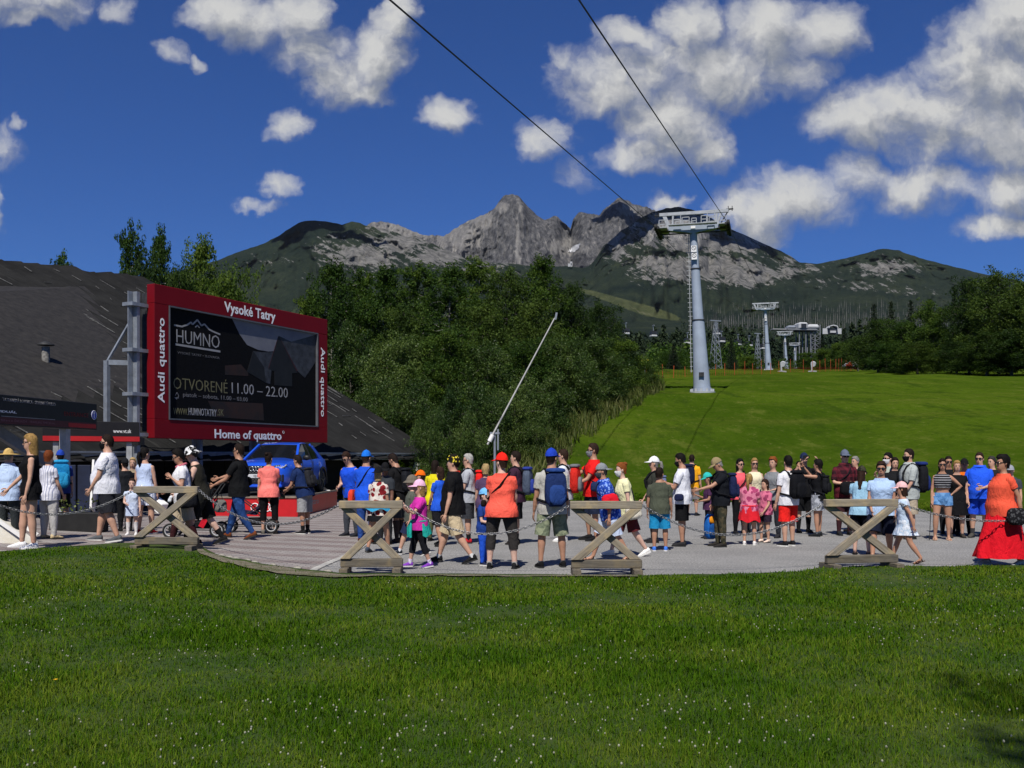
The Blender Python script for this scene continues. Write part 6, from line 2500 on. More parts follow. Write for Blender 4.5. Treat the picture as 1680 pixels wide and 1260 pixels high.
ARMS = {'hang': ((4, 9), (14, 5)), 'swing_f': ((26, 8), (44, 2)), 'swing_b': ((-24, 8), (-8, 4)), 'phone': ((22, 10), (112, -18)), 'hold': ((12, 9), (78, -28)), 'cross': ((18, 16), (72, -66)),
        'hip': ((-8, 48), (0, -46)), 'photo': ((95, 18), (150, -25)), 'push': ((32, 8), (66, -4)), 'strap': ((8, 16), (140, -24)), 'back': ((-20, 14), (-30, -30)), 'mouth': ((40, 14), (135, -20)), 'low': ((16, 7), (34, -12)), 'fwd': ((55, 6), (75, -8))}
LEGS = {'stand': ((2, 2, 4), (-1, 2, 2)), 'walk': ((16, 3, 3), (-9, 14, 3)), 'stride': ((21, 4, 3), (-14, 20, 3)), 'stride2': ((-14, 20, 3), (21, 4, 3)), 'wide': ((2, 2, 9), (0, 2, 8)), 'relax': ((10, 14, 5), (-2, 0, 3)), 'step': ((14, 4, 4), (-8, 12, 4))}


def shell_rings(fg, z0, z1, off, n_=14, loose=0.0, seg=SEGT, fold=.02, seed=0):
    """rings of cloth following the torso between two heights (hip-relative, body heights)"""
    rg = []
    zs = [z0 + (z1 - z0) * i / (n_ - 1) for i in range(n_)]
    for z in zs:
        rx, ry, yo = fg.tor(max(z, -.015) if loose else z)
        o_ = off + loose * max(0, min(.22 - z, .20)) * .22
        ring = []
        for k_ in range(seg):
            a = 2 * PI * k_ / seg
            nv = fold * (vnoise(np.array([k_ * .9 + seed]), np.array([z * 28 + seed * 3.3]), seed)[0] - .12)
            c, s_ = math.cos(a), math.sin(a)
            e = .90
            cc = math.copysign(abs(c) ** e, c)
            ss = math.copysign(abs(s_) ** e, s_)
            ring.append(fg.T(((rx + o_ + nv) * cc, yo + (ry + o_ + nv) * ss, z)))
        rg.append(ring)
    return rg


def head_shell(fg, low, sc, zt=.147, n_=7, seg=20, bulge=0.0, hang=False, noise_=0.0, seed=0):
    """shell over the skull: low(a) gives the lower border; angle 0 = front"""
    rg = []
    zc, rz = .083, .064
    for i in range(n_ + 1):
        t = i / n_
        ring = []
        for k_ in range(seg):
            a = 2 * PI * k_ / seg
            lo = low(a)
            z = lo + (zt - lo) * (math.sin(t * PI / 2) if not hang else t)
            q = (z - zc) / (rz * sc)
            if hang and q < 0:
                rr_ = 1.0 - .30 * min(1, -q * .28)
            else:
                rr_ = math.sqrt(max(0.0, 1 - q * q)) if abs(q) < 1 else 0.0
                if z < zc and not hang:
                    rr_ = max(rr_, .86)
            rr_ = max(rr_, .03)
            nz_ = 1 + noise_ * (vnoise(np.array([k_ * 1.3 + seed]), np.array([i * 1.7 + seed]), 5)[0] - .5)
            x = math.sin(a) * .0435 * sc * rr_ * (1 + bulge) * nz_
            y = .003 - math.cos(a) * .056 * sc * rr_ * (1 + bulge * .5) * nz_
            if hang and z < zc:
                back_ = max(0, -math.cos(a))
                y += .012 * min(1, (zc - z) * 8) * back_
                y = max(y, -.01 + .02 * min(1, (zc - z) * 12))
            ring.append(fg.Hd((x, y, z)))
        rg.append(ring)
    return rg


def limb(mb, pts, rads, seg=10, mi=0, cap=True):
    mb.tube(pts, rads, seg, mi, cap)


def lerp_path(pts, t):
    """point at fraction t of a polyline by segment index"""
    n_ = len(pts) - 1
    i = min(n_ - 1, int(t * n_))
    return pts[i].lerp(pts[i + 1], t * n_ - i)


PEOPLE = []


def person(px, yh, yf, yaw, label, sex='m', fat=1.07, belly=0.0, legs='stand', arms=('hang', 'hang'), lean=0, top=None, bottom=None, shoes='#1a1a1a', sole='k', socks=None, hair=('short', 'brown'), hat=None,
           shades=False, mask=None, skin='mid', hy=0, nod=0, child=0.0, pack=None, bag=None, sandals=False, wear=None, H=None, group=None, crown=0.0):
    seed = len(PEOPLE) + 1
    loc = at(px, yf)
    if H is None:
        H = (yf - yh) / F * loc.y
        if hat and hat[0] != 'bandana':
            H -= .02
    H = H / (1 - crown)
    fg = Fig()
    fg.H = H
    hs = 1.0 + .30 * child
    hipz = (.515 - .03 * child) * H
    kk = H
    tor_t = TORSO[sex if not child else 'm']
    zt_ = [r[0] for r in tor_t]

    def tor(z):
        rx = float(np.interp(z, zt_, [r[1] for r in tor_t]))
        ry = float(np.interp(z, zt_, [r[2] for r in tor_t]))
        yo = float(np.interp(z, zt_, [r[3] for r in tor_t]))
        w_ = float(np.interp(z, [-.07, -.02, .18, .27, .31], [.6, 1, 1, .45, .15]))
        rx *= 1 + (fat - 1) * w_
        ry *= 1 + (fat - 1) * w_
        bl_ = belly * math.exp(-((z - .08) / .10) ** 2)
        return rx, ry + bl_ * .5, yo - bl_ * .5
    fg.tor = tor
    fg.sur = lambda z: tuple(v_ + .012 for v_ in tor(z)[:2]) + (tor(z)[2],)
    # legs
    raw = []
    for s_, (a, k_, o_) in zip((-1, 1), LEGS[legs] if isinstance(legs, str) else legs):
        hp = V3((s_ * (.050 if sex == 'm' else .054) * kk * (1 + (fat - 1) * .6), 0, 0))
        kn = hp + adir(a, o_, s_) * .242 * kk * (1 - .06 * child)
        an = kn + adir(a - k_, o_ * .4, s_) * .232 * kk * (1 - .06 * child)
        pit = max(0.0, -(a - k_) - 12) * .9
        raw.append((s_, hp, kn, an, pit))
    low_ = min(an.z - (.042 * kk) * math.cos(R(p_)) - math.sin(R(p_)) * .09 * kk for (_, _, _, an, p_) in raw)
    shift = -low_
    pel = V3((0, 0, shift))
    RX = rotx(R(lean))

    def T(p):
        return pel + RX @ (V3(p) * kk)
    fg.T = T
    HM = RX @ Matrix.Rotation(R(hy), 3, 'Z') @ rotx(R(nod - lean * .55))
    nk = T((0, -.002, .352))

    def Hd(p):
        return nk + HM @ (V3(p) * kk * hs)
    fg.Hd = Hd
    # ---------------- body
    mb = MB()
    rg = []
    for (z, _, _, _) in tor_t:
        rx, ry, yo = tor(z)
        rg.append([T((rx * math.cos(2 * PI * q / 18), yo + ry * math.sin(2 * PI * q / 18), z)) for q in range(18)])
    mb.rings(rg)
    mb.rings([[Hd((rx * math.cos(2 * PI * q / 16), y + ry * math.sin(2 * PI * q / 16), z)) for q in range(16)] for (z, rx, ry, y) in HEAD])
    mb.tube([T((0, .0, .30)), Hd((0, .004, .05))], [.036 * kk * (1.0 if sex == 'm' else .86)] * 2, 10)
    fg.legs = []
    lf = (1 + (fat - 1) * .55) * (1.0 if sex == 'm' else 1.02)
    for (s_, hp, kn, an, pit) in raw:
        hp, kn, an = hp + pel, kn + pel, an + pel
        P_ = [hp + V3((0, 0, .02 * kk)), hp.lerp(kn, .45), kn, kn.lerp(an, .30), kn.lerp(an, .65), an]
        limb(mb, P_, [.056 * kk * lf, .050 * kk * lf, .0335 * kk * lf, .0345 * kk * lf, .025 * kk * lf, .0195 * kk * lf], 10)
        fg.legs.append((s_, hp, kn, an, pit))
    fg.arms = []
    for s_, nm in zip((-1, 1), arms):
        (f1, o1), (f2, o2) = ARMS[nm] if isinstance(nm, str) else nm
        sh = T((s_ * (.104 if sex == 'm' else .090) * (1 + (fat - 1) * .3), .004, .267))
        el = sh + RX @ adir(f1, o1, s_) * .168 * kk
        wr = el + RX @ adir(f2, o2, s_) * .142 * kk
        af = (1 + (fat - 1) * .5) * (1.0 if sex == 'm' else .88)
        limb(mb, [T((s_ * .05, .004, .268)), sh, sh.lerp(el, .5), el, el.lerp(wr, .35), wr], [.030 * kk * af, .032 * kk * af, .0275 * kk * af, .0215 * kk * af, .0225 * kk * af, .0145 * kk * af], 10)
        d = (wr - el).normalized()
        pn = V3((-s_, 0, 0))
        pn = (pn - d * pn.dot(d))
        if pn.length < .2:
            pn = V3((0, -1, 0)) - d * d.y * -1
        pn.normalize()
        wv = d.cross(pn)
        if wv.y > 0:
            wv = -wv
        pc_ = wr + d * .030 * kk
        M_ = Matrix((wv, pn, d)).transposed()
        mb.ellipsoid(pc_, (.0235 * kk, .0105 * kk, .036 * kk), 8, 6, 0, M_)
        fg.arms.append((s_, sh, el, wr, d, pn, wv))
    # parts of the body that stay crisp: fingers, features
    ex = MB()
    for (s_, sh, el, wr, d, pn, wv) in fg.arms:
        hk = kk
        for q, (ln, off) in enumerate(((.040, .017), (.046, .006), (.043, -.005), (.034, -.015))):
            b0 = wr + d * .052 * hk + wv * off * hk
            c1 = b0 + (d * .94 + pn * .30) * ln * .5 * hk
            c2 = c1 + (d * .72 + pn * .70) * ln * .5 * hk
            ex.tube([b0 - d * .012 * hk, b0, c1, c2], [.0052 * hk, .0054 * hk, .0048 * hk, .0034 * hk], 5)
        b0 = wr + d * .018 * hk + wv * .018 * hk
        ex.tube([b0, b0 + (wv * .7 + d * .7 + pn * .2) * .022 * hk, b0 + (wv * .45 + d * .85 + pn * .45) * .040 * hk], [.0066 * hk, .006 * hk, .004 * hk], 5)
    # nose, ears, eyes, brows, mouth
    ex.add([Hd(p) for p in [(0, -.0545, .072), (-.0095, -.047, .046), (.0095, -.047, .046), (0, -.0655, .049), (0, -.050, .040)]], [(0, 1, 3), (0, 3, 2), (1, 4, 3), (4, 2, 3)], 0, False)
    for s_ in (-1, 1):
        ex.ellipsoid(Hd((s_ * .0435, .004, .062)), (.006 * kk * hs, .011 * kk * hs, .017 * kk * hs), 6, 4, 0, HM)
        ex.ellipsoid(Hd((s_ * .0165, -.0455, .070)), (.0075 * kk * hs, .004 * kk * hs, .004 * kk * hs), 6, 4, 1, HM)
        ex.ellipsoid(Hd((s_ * .0165, -.0485, .070)), (.0036 * kk * hs, .0025 * kk * hs, .0036 * kk * hs), 6, 4, 2, HM)
        ex.box(Hd((s_ * .0165, -.0490, .0815)), (.019 * kk * hs, .005 * kk * hs, .0035 * kk * hs), HM, 4)
    ex.ellipsoid(Hd((0, -.0490, .0265)), (.0125 * kk * hs, .0045 * kk * hs, .0036 * kk * hs), 8, 4, 3, HM)
    if sandals or shoes is None:
        for (s_, hp, kn, an, pit) in fg.legs:
            foot_axis = V3((0, -math.cos(R(pit)), -math.sin(R(pit))))
            mb.tube([an, an + foot_axis * .03 * kk + V3((0, 0, -.022 * kk)), an + foot_axis * .085 * kk + V3((0, 0, -.034 * kk)), an + foot_axis * .105 * kk + V3((0, 0, -.036 * kk))], [.020 * kk, .021 * kk, .017 * kk, .010 * kk], 8)
    if not isinstance(loc, Vector):
        loc = V3(loc)
    bo = mb.build('person', [skinm(skin), M_EYEW, M_EYED, M_LIP, hairm(hair[1] if hair[1] in HAIRC else 'brown')])
    bo.location = loc
    bo.rotation_euler = (0, 0, R(yaw))
    tag(bo, label, 'person', group)
    PENDING.append((bo, ex, .0112 * H * (1.0 if loc.y < 19 else 1.3)))
    # ---------------- clothes
    tk = top[0] if top else None
    tm = top[1] if top else None
    dress_hem = None
    if tk:
        hem = {'tee': -.055, 'shirt': -.065, 'polo': -.05, 'tank': -.045, 'long': -.06, 'crop': .13, 'dress': -.02, 'romper': -.02, 'blouse': -.07, 'tucked': .05}[tk]
        off = {'tank': .007, 'crop': .006, 'dress': .008, 'romper': .007}.get(tk, .011)
        mb = MB()
        mb.rings(shell_rings(fg, hem, .308 if tk in ('tank', 'crop', 'dress', 'romper') else .326, off, 18, .35 if tk in ('tee', 'shirt', 'polo', 'blouse', 'long') else .08, fold=.015, seed=seed), 0, False)
        lo5 = .35 if tk in ('tee', 'shirt', 'polo', 'blouse', 'long') else .08

        def sur(z):
            rx, ry, yo = tor(max(z, -.015) if z < .2 else z)
            e = (off + .013 + lo5 * max(0, min(.22 - z, .20)) * .22) if z > hem else .012
            return rx + e, ry + e, yo
        fg.sur = sur
        if tk in ('tee', 'shirt', 'polo', 'long', 'blouse', 'tucked', 'dress'):
            q = {'long': 1.92, 'shirt': 1.0 if seed % 2 else .8, 'dress': .32}.get(tk, .62 if sex == 'm' else .48)
            for (s_, sh, el, wr, d, pn, wv) in fg.arms:
                inn = T((s_ * .055, .004, .270))
                path = [inn, sh]
                ra = [.036 * kk, .0415 * kk]
                st_ = 4
                for j in range(1, st_ + 1):
                    u = q * j / st_
                    p = sh.lerp(el, min(1, u)) if u <= 1 else el.lerp(wr, u - 1)
                    path.append(p)
                    r_ = .0415 - .006 * min(1, u) - .008 * max(0, u - 1)
                    ra.append(r_ * kk * (1 + (fat - 1) * .4) * (1.0 if sex == 'm' else .9) * (1.03 if j % 2 else .97))
                mb.tube(path, ra, 12)
        if tk in ('polo', 'shirt'):
            rx, ry, yo = tor(.328)
            cr_ = [[T(((rx + .010 + e) * math.cos(2 * PI * k_ / 14), yo + (ry + .008 + e) * math.sin(2 * PI * k_ / 14), z)) for k_ in range(14)] for z, e in ((.310, .010), (.340, .0), (.346, .006), (.324, .016))]
            mb.rings(cr_, 0, False)
        nm = {'tee': 't_shirt', 'tank': 'tank_top', 'crop': 'crop_top', 'long': 'jacket', 'polo': 'polo_shirt', 'tucked': 't_shirt'}.get(tk, tk)
        mb.build(nm, tm, bo)
    if bottom:
        bk, bm = bottom[0], bottom[1]
        mb = MB()
        wz = .075 if bk not in ('skirt', 'longskirt') else .09
        offp = {'leggings': .004, 'capri': .006, 'hotpants': .007}.get(bk, .010)
        if bk in ('skirt', 'longskirt', 'minidress', 'kneeskirt'):
            hz = {'skirt': -.14, 'kneeskirt': -.22, 'longskirt': -.43, 'minidress': -.17}[bk]
            rg = []
            for i in range(12):
                t = i / 11
                z = wz + (hz - wz) * t
                rx, ry, yo = tor(max(z, -.015))
                cen = V3((0, 0, 0))
                spread = 0
                if z < 0:
                    zz5 = pel.z + z * kk
                    ys5 = []
                    for (s_, hp, kn, an, pit) in fg.legs:
                        tt_ = (hp.z - zz5) / max(hp.z - an.z, 1e-3)
                        p = hp.lerp(kn, min(1, tt_ * 2)) if tt_ < .5 else kn.lerp(an, min(1, tt_ * 2 - 1))
                        ys5.append(p.y)
                    cen = V3((0, sum(ys5) / 2, 0))
                    spread = abs(ys5[0] - ys5[1]) / 2
                ring = []
                fl_ = .06 * max(0, -z) if bk != 'longskirt' else .07 * max(0, -z)
                for k_ in range(20):
                    a = 2 * PI * k_ / 20
                    nv = .022 * max(0, -z + .05) / .3 * math.sin(k_ * 2.2 + seed + z * 6)
                    ring.append(T((0, yo, z)) + V3(((rx + .016 + fl_ + nv) * kk * math.cos(a), 0, 0)) + cen + V3((0, ((ry + .020 + fl_ + nv) * kk + spread * 1.05) * math.sin(a), 0)))
                rg.append(ring)
            mb.rings(rg, 0, False)
        else:
            mb.rings(shell_rings(fg, -.075, wz, offp, 7, 0, fold=.006, seed=seed + 50), 0, True)
            ext = {'hotpants': .34, 'shorts': .72, 'bermuda': .98, 'capri': 1.45, 'trousers': 2.0, 'jeans': 2.0, 'leggings': 1.95, 'romper': .36}[bk]
            lo_ = {'leggings': .10, 'capri': .14, 'hotpants': .16, 'jeans': .22, 'trousers': .30}.get(bk, .42)
            for (s_, hp, kn, an, pit) in fg.legs:
                path, ra = [hp + V3((0, 0, .03 * kk))], [.062 * kk * lf]
                nn_ = 5 if ext < 1 else 9
                for j in range(1, nn_ + 1):
                    u = ext * j / nn_
                    p = hp.lerp(kn, min(1, u)) if u <= 1 else kn.lerp(an, u - 1)
                    r_ = float(np.interp(u, [0, .45, 1, 1.3, 1.65, 2.0], [.058, .052, .0345, .0355, .026, .021]))
                    r_ = max(r_, .047 if lo_ > .4 else 0)
                    fl_ = 1 + lo_ * (.25 + .75 * min(1, u / max(.5, min(ext, 1.2)))) * (1 if ext < 1.2 else .75)
                    path.append(p)
                    wob_ = 1 + .025 * math.sin(j * 2.3 + seed)
                    ra.append(r_ * kk * lf * fl_ * wob_)
                mb.tube(path, ra, 12)
        nm = {'bermuda': 'shorts', 'hotpants': 'shorts', 'capri': 'capri_trousers', 'longskirt': 'long_skirt', 'kneeskirt': 'skirt', 'minidress': 'dress_skirt', 'romper': 'playsuit_shorts'}.get(bk, bk)
        mb.build(nm, bm, bo)
    # shoes
    for (s_, hp, kn, an, pit) in fg.legs:
        fx = V3((s_ * .10, -math.cos(R(pit)), -math.sin(R(pit)))).normalized()
        fz = V3((0, -math.sin(R(pit)), math.cos(R(pit))))
        fy = fz.cross(fx)
        o_ = an - fz * .042 * kk

        def FP(x, y, z):
            return o_ + fx * x * kk + fy * y * kk + fz * z * kk
        mb = MB()
        if sandals:
            vs = []
            for z in (.0, .008):
                for (x, y) in ((-.030, .014), (-.02, .021), (.06, .025), (.10, .018), (.112, 0), (.10, -.018), (.06, -.025), (-.02, -.021), (-.030, -.014)):
                    vs.append(FP(x, y, z))
            n9 = 9
            mb.add(vs, [tuple(range(n9 - 1, -1, -1)), tuple(range(n9, 2 * n9))] + [(i, (i + 1) % n9, (i + 1) % n9 + n9, i + n9) for i in range(n9)])
            for x in (.075, .045, .0):
                hgt = .026 if x > .02 else .046
                mb.tube([FP(x, -.024, .004), FP(x, -.016, hgt * .8), FP(x, 0, hgt), FP(x, .016, hgt * .8), FP(x, .024, .004)], .0055 * kk, 5)
            mb.build('sandal', fab(shoes or '#1a1a1a'), bo)
        elif shoes:
            rg = []
            for (x, w_, z0_, z1_) in ((-.036, .012, .010, .040), (-.030, .020, .004, .056), (-.005, .0235, .002, .062), (.020, .0235, .002, .054), (.050, .0255, .002, .040), (.080, .025, .002, .031), (.102, .019, .003, .024), (.114, .008, .007, .017)):
                ring = []
                for k_ in range(10):
                    a = 2 * PI * k_ / 10
                    c, s2 = math.cos(a), math.sin(a)
                    ring.append(FP(x, w_ * c, (z0_ + z1_) / 2 + (z1_ - z0_) / 2 * math.copysign(abs(s2) ** .8, s2)))
                rg.append(ring)
            mb.rings(rg, 0)
            vs = []
            for z in (-.001, .013):
                for (x, y) in ((-.038, .012), (-.028, .023), (.05, .028), (.09, .025), (.116, .008), (.116, -.008), (.09, -.025), (.05, -.028), (-.028, -.023), (-.038, -.012)):
                    vs.append(FP(x, y, z))
            mb.add(vs, [tuple(range(9, -1, -1)), tuple(range(10, 20))] + [(i, (i + 1) % 10, (i + 1) % 10 + 10, i + 10) for i in range(10)], 1)
            mb.build('shoe', [fab(shoes), M_SOLEW if sole == 'w' else M_SOLEK], bo)
        if socks:
            p0_ = an.lerp(kn, .04)
            p1_ = an.lerp(kn, socks[1])
            MB().tube([an - fz * .012 * kk, p0_, p1_], [.0225 * kk * lf, .0215 * kk * lf, (.0215 + .02 * socks[1]) * kk * lf], 10).build('sock', fab(socks[0]), bo)
    # hair
    hk_, hc = hair
    hm = hairm(hc)
    cov = hat is not None
    if hk_ != 'bald':
        mb = MB()
        fr_ = .118
        if hk_ in ('short', 'ponytail', 'bun', 'curly'):
            bk_ = .030 if sex == 'm' else .020

            def low(a):
                c = math.cos(a)
                f = min(1, max(0, (c - .15) / .45))
                b5 = min(1, max(0, (-c - .05) / .5))
                return fr_ * f + .072 * (1 - f) * (1 - b5) + bk_ * b5
            v_ = {'short': 1.085, 'curly': 1.20}.get(hk_, 1.09)
            if sex == 'f' and hk_ == 'short':
                v_ = 1.17
            mb.rings(head_shell(fg, low, v_ if not cov else 1.05, .148 + .03 * (v_ - 1.085) if not cov else .142, bulge=0, noise_=.06 if hk_ != 'curly' else .22, seed=seed, n_=8, seg=26), 0, True)
        if hk_ in ('long', 'bob'):
            L_ = -.125 if hk_ == 'long' else -.012

            def low(a):
                c = math.cos(a)
                f = min(1, max(0, (c - .30) / .30))
                f = f * f * (3 - 2 * f)
                return fr_ * f + L_ * (1 - f)
            mb.rings(head_shell(fg, low, 1.11 if not cov else 1.08, .150 if not cov else .143, n_=12, seg=28, hang=True, noise_=.09, seed=seed), 0, True)
        if hk_ == 'ponytail':
            mb.tube([Hd((0, .052, .085)), Hd((0, .082, .080)), Hd((.005, .092, .03)), Hd((.0, .082, -.04)), Hd((.004, .075, -.085))], [.014 * kk, .021 * kk, .022 * kk, .016 * kk, .004 * kk], 8)
        if hk_ == 'bun':
            mb.ellipsoid(Hd((0, .050, .125)), (.026 * kk, .026 * kk, .024 * kk), 10, 7)
        mb.build('hair', hm, bo)
    # hat
    if hat:
        hk2, hm2 = hat[0], hat[1]
        back_ = len(hat) > 2 and hat[2] == 'back'
        mb = MB()
        if hk2 in ('cap', 'visor'):
            mb.rings(head_shell(fg, lambda a: .092 + .006 * math.cos(a), 1.17, .158, 8, 22), 0, True)
            pr = []
            for lv, (e, dz) in enumerate(((.0, .0), (.055, -.012), (.055, -.0155), (.0, -.006))):
                row = []
                for k_ in range(9):
                    a = R(-62 + 124 * k_ / 8) + (PI if back_ else 0)
                    ee = e * math.cos((a - (PI if back_ else 0)) * 1.15)
                    row.append(Hd((math.sin(a) * (.0495 + ee * .75), .003 - math.cos(a) * (.064 + ee), .097 + dz)))
                pr.append(row)
            mb.rings(pr, 1 if len(hat) > 3 else 0, False, True, False)
            mb.ellipsoid(Hd((0, .004, .159)), (.005 * kk, .005 * kk, .004 * kk), 6, 4)
        elif hk2 in ('bucket', 'sunhat'):
            mb.rings(head_shell(fg, lambda a: .095, 1.20, .160, 8, 22), 0, True)
            bw = .040 if hk2 == 'bucket' else .075
            dr = -.026 if hk2 == 'bucket' else -.008
            rg = []
            for (e, dz) in ((0, 0), (bw * .5, dr * .45), (bw, dr), (bw, dr - .004), (bw * .5, dr * .45 - .005), (0, -.005)):
                rg.append([Hd((math.sin(2 * PI * k_ / 22) * (.050 + e), .003 - math.cos(2 * PI * k_ / 22) * (.063 + e), .098 + dz)) for k_ in range(22)])
            mb.rings(rg, 0, False)
        elif hk2 == 'bandana':
            mb.rings(head_shell(fg, lambda a: .102 * max(0, math.cos(a)) + .072 * (1 - max(0, math.cos(a))) - .03 * max(0, -math.cos(a)), 1.15, .154, 8, 20, noise_=.05, seed=seed), 0, True)
        mb.build({'cap': 'cap', 'visor': 'cap', 'bucket': 'bucket_hat', 'sunhat': 'straw_hat', 'bandana': 'bandana'}[hk2], [hm2, hat[3] if len(hat) > 3 else hm2], bo)
    if shades:
        mb = MB()
        for s_ in (-1, 1):
            mb.ellipsoid(Hd((s_ * .0185, -.0525, .070)), (.0165 * kk * hs, .0045 * kk * hs, .0125 * kk * hs), 10, 6, 0, HM)
            mb.beam(Hd((s_ * .034, -.045, .074)), Hd((s_ * .045, .004, .072)), .004 * kk, .005 * kk)
        mb.beam(Hd((-.006, -.0545, .074)), Hd((.006, -.0545, .074)), .004 * kk, .004 * kk)
        mb.build('sunglasses', M_SHADE, bo)
    if mask:
        rg = []
        for (z, sc2, push) in ((-.004, 1.1, .002), (.012, 1.12, .006), (.030, 1.12, .010), (.048, 1.10, .017), (.060, 1.07, .012)):
            rx = float(np.interp(z, [r[0] for r in HEAD], [r[1] for r in HEAD])) if z > 0 else .020
            ry = float(np.interp(z, [r[0] for r in HEAD], [r[2] for r in HEAD])) if z > 0 else .025
            yo = float(np.interp(z, [r[0] for r in HEAD], [r[3] for r in HEAD])) if z > 0 else -.012
            row = []
            for k_ in range(11):
                a = R(-78 + 156 * k_ / 10)
                row.append(Hd((math.sin(a) * rx * sc2, yo - math.cos(a) * (ry * sc2 + push * max(0, math.cos(a * 1.2))), z)))
            rg.append(row)
        mb = MB()
        mb.rings(rg, 0, False, True, False)
        for s_ in (-1, 1):
            mb.beam(Hd((s_ * .040, -.015, .055)), Hd((s_ * .045, .006, .068)), .0025 * kk, .0025 * kk)
        mb.build('face_mask', mask, bo)
    if wear:
        wear(fg, bo)
    fg.obj = bo
    fg.loc, fg.yaw = loc, yaw
    PEOPLE.append(fg)
    if pack:
        backpack(fg, *pack)
    if bag:
        shoulder_bag(fg, *bag)
    return fg


def rbx(mb, M, c, s, mi=0, p=.38, nl=7, seg=14):
    """soft box: superellipse rings stacked along z; M maps local coordinates"""
    rg = []
    for i in range(nl + 1):
        t = -1 + 2 * i / nl
        q = (1 - abs(t) ** 5) ** (1 / 4.0) * (1 - .10 * max(0, t))
        q = max(q, .55)
        ring = []
        for k_ in range(seg):
            a = 2 * PI * k_ / seg
            cx_, sy_ = math.cos(a), math.sin(a)
            ring.append(M((c[0] + s[0] / 2 * q * math.copysign(abs(cx_) ** p, cx_), c[1] + s[1] / 2 * q * math.copysign(abs(sy_) ** p, sy_), c[2] + s[2] / 2 * t)))
        rg.append(ring)
    mb.rings(rg, mi)
    return mb


def backpack(fg, mat, label, sc=1.0, mat2=None, dz=0.0):
    t = thing('backpack', label, 'backpack', fg.loc, R(fg.yaw))
    rx, ry, yo = fg.sur(.18)
    y0 = yo + ry - .004
    dp = .088 * sc
    zc = .165 + dz
    mat2 = mat2 or mat
    mb = MB()
    rbx(mb, fg.T, (0, y0 + dp / 2, zc), (.165 * sc, dp, .27 * sc))
    mb.build('main_bag', mat, t)
    mb = MB()
    rbx(mb, fg.T, (0, y0 + dp + .010, zc - .045 * sc), (.125 * sc, .045 * sc, .145 * sc))
    mb.build('front_pocket', mat2, t)
    mb = MB()
    rbx(mb, fg.T, (0, y0 + dp * .48, zc + .138 * sc), (.142 * sc, dp * 1.0, .035 * sc))
    mb.build('top_lid', mat2, t)
    for s_ in (-1, 1):
        mb = MB()
        pts = []
        for z, fy in ((zc + .11, 1), (.305, .75), (.332, .0), (.300, -.80), (.22, -1.02), (.14, -.95), (.09, -.55), (.07, .4), (zc - .12, 1)):
            rx, ry, yo = fg.sur(min(z, .29))
            xx = s_ * (.062 if z > .1 else .062 + .045 * (1 - abs(fy)))
            if -.9 < fy < .9 and z < .2:
                xx = s_ * (rx + .002)
            pts.append(fg.T((xx, yo + fy * (ry + .005), z)))
        mb.tube(pts, .011 * fg.H, 6, asp=1.0)
        mb.build('shoulder_strap', M_STRAP, t)
    return t


def shoulder_bag(fg, mat, label, side=1, z=.02, size=(.14, .07, .11), strap=True, ycen=0.0, name='shoulder_bag', belt=False):
    t = thing(name, label, 'bag', fg.loc, R(fg.yaw))
    rx, ry, yo = fg.sur(max(z, -.02))
    mb = MB()
    rbx(mb, fg.T, (side * (rx + .012 + size[1] * .4) if abs(ycen) < .5 else side * .02, yo + (ycen * (ry + .02 + size[1] * .5) if abs(ycen) >= .5 else 0), z), (size[1] if abs(ycen) < .5 else size[0], size[0] if abs(ycen) < .5 else size[1], size[2]))
    mb.build('pouch', mat, t)
    if belt:
        rg = [fg.T(((fg.tor(z + .01)[0] + .016) * math.cos(2 * PI * k_ / 20), fg.tor(z + .01)[2] + (fg.tor(z + .01)[1] + .016) * math.sin(2 * PI * k_ / 20), z + .015)) for k_ in range(21)]
        MB().tube(rg, .010 * fg.H, 6).build('waist_strap', M_STRAP, t)
    elif strap:
        pts = []
        for i in range(25):
            a = 2 * PI * i / 24
            u = math.cos(a)          # +1 at the bag, -1 at the opposite shoulder
            zz8 = z + .04 + (.334 - z - .04) * (1 - u) / 2
            rx, ry, yo = fg.sur(min(zz8, .31))
            xx = side * (u * (rx + .004) if u > 0 else u * min(rx, .080))
            fr = math.sin(a)
            pts.append(fg.T((xx, yo + fr * (ry + .002) * math.sqrt(max(.05, 1 - min(1, abs(xx) / (rx + .006)) ** 2.6)), zz8)))
        MB().tube(pts, .0075 * fg.H, 6).build('strap', M_STRAP if label.find('strap') < 0 else mat, t)
    return t


M_STRAP = fab('#14151a')


def w_belt(hexs, z=.075):
    def f(fg, bo):
        rx, ry, yo = fg.tor(z)
        rg = [[fg.T(((rx + .012) * math.cos(2 * PI * k_ / 20), yo + (ry + .012) * math.sin(2 * PI * k_ / 20), z + dz)) for k_ in range(20)] for dz in (-.012, .012)]
        MB().rings(rg, 0, False).build('belt', fab(hexs), bo)
    return f


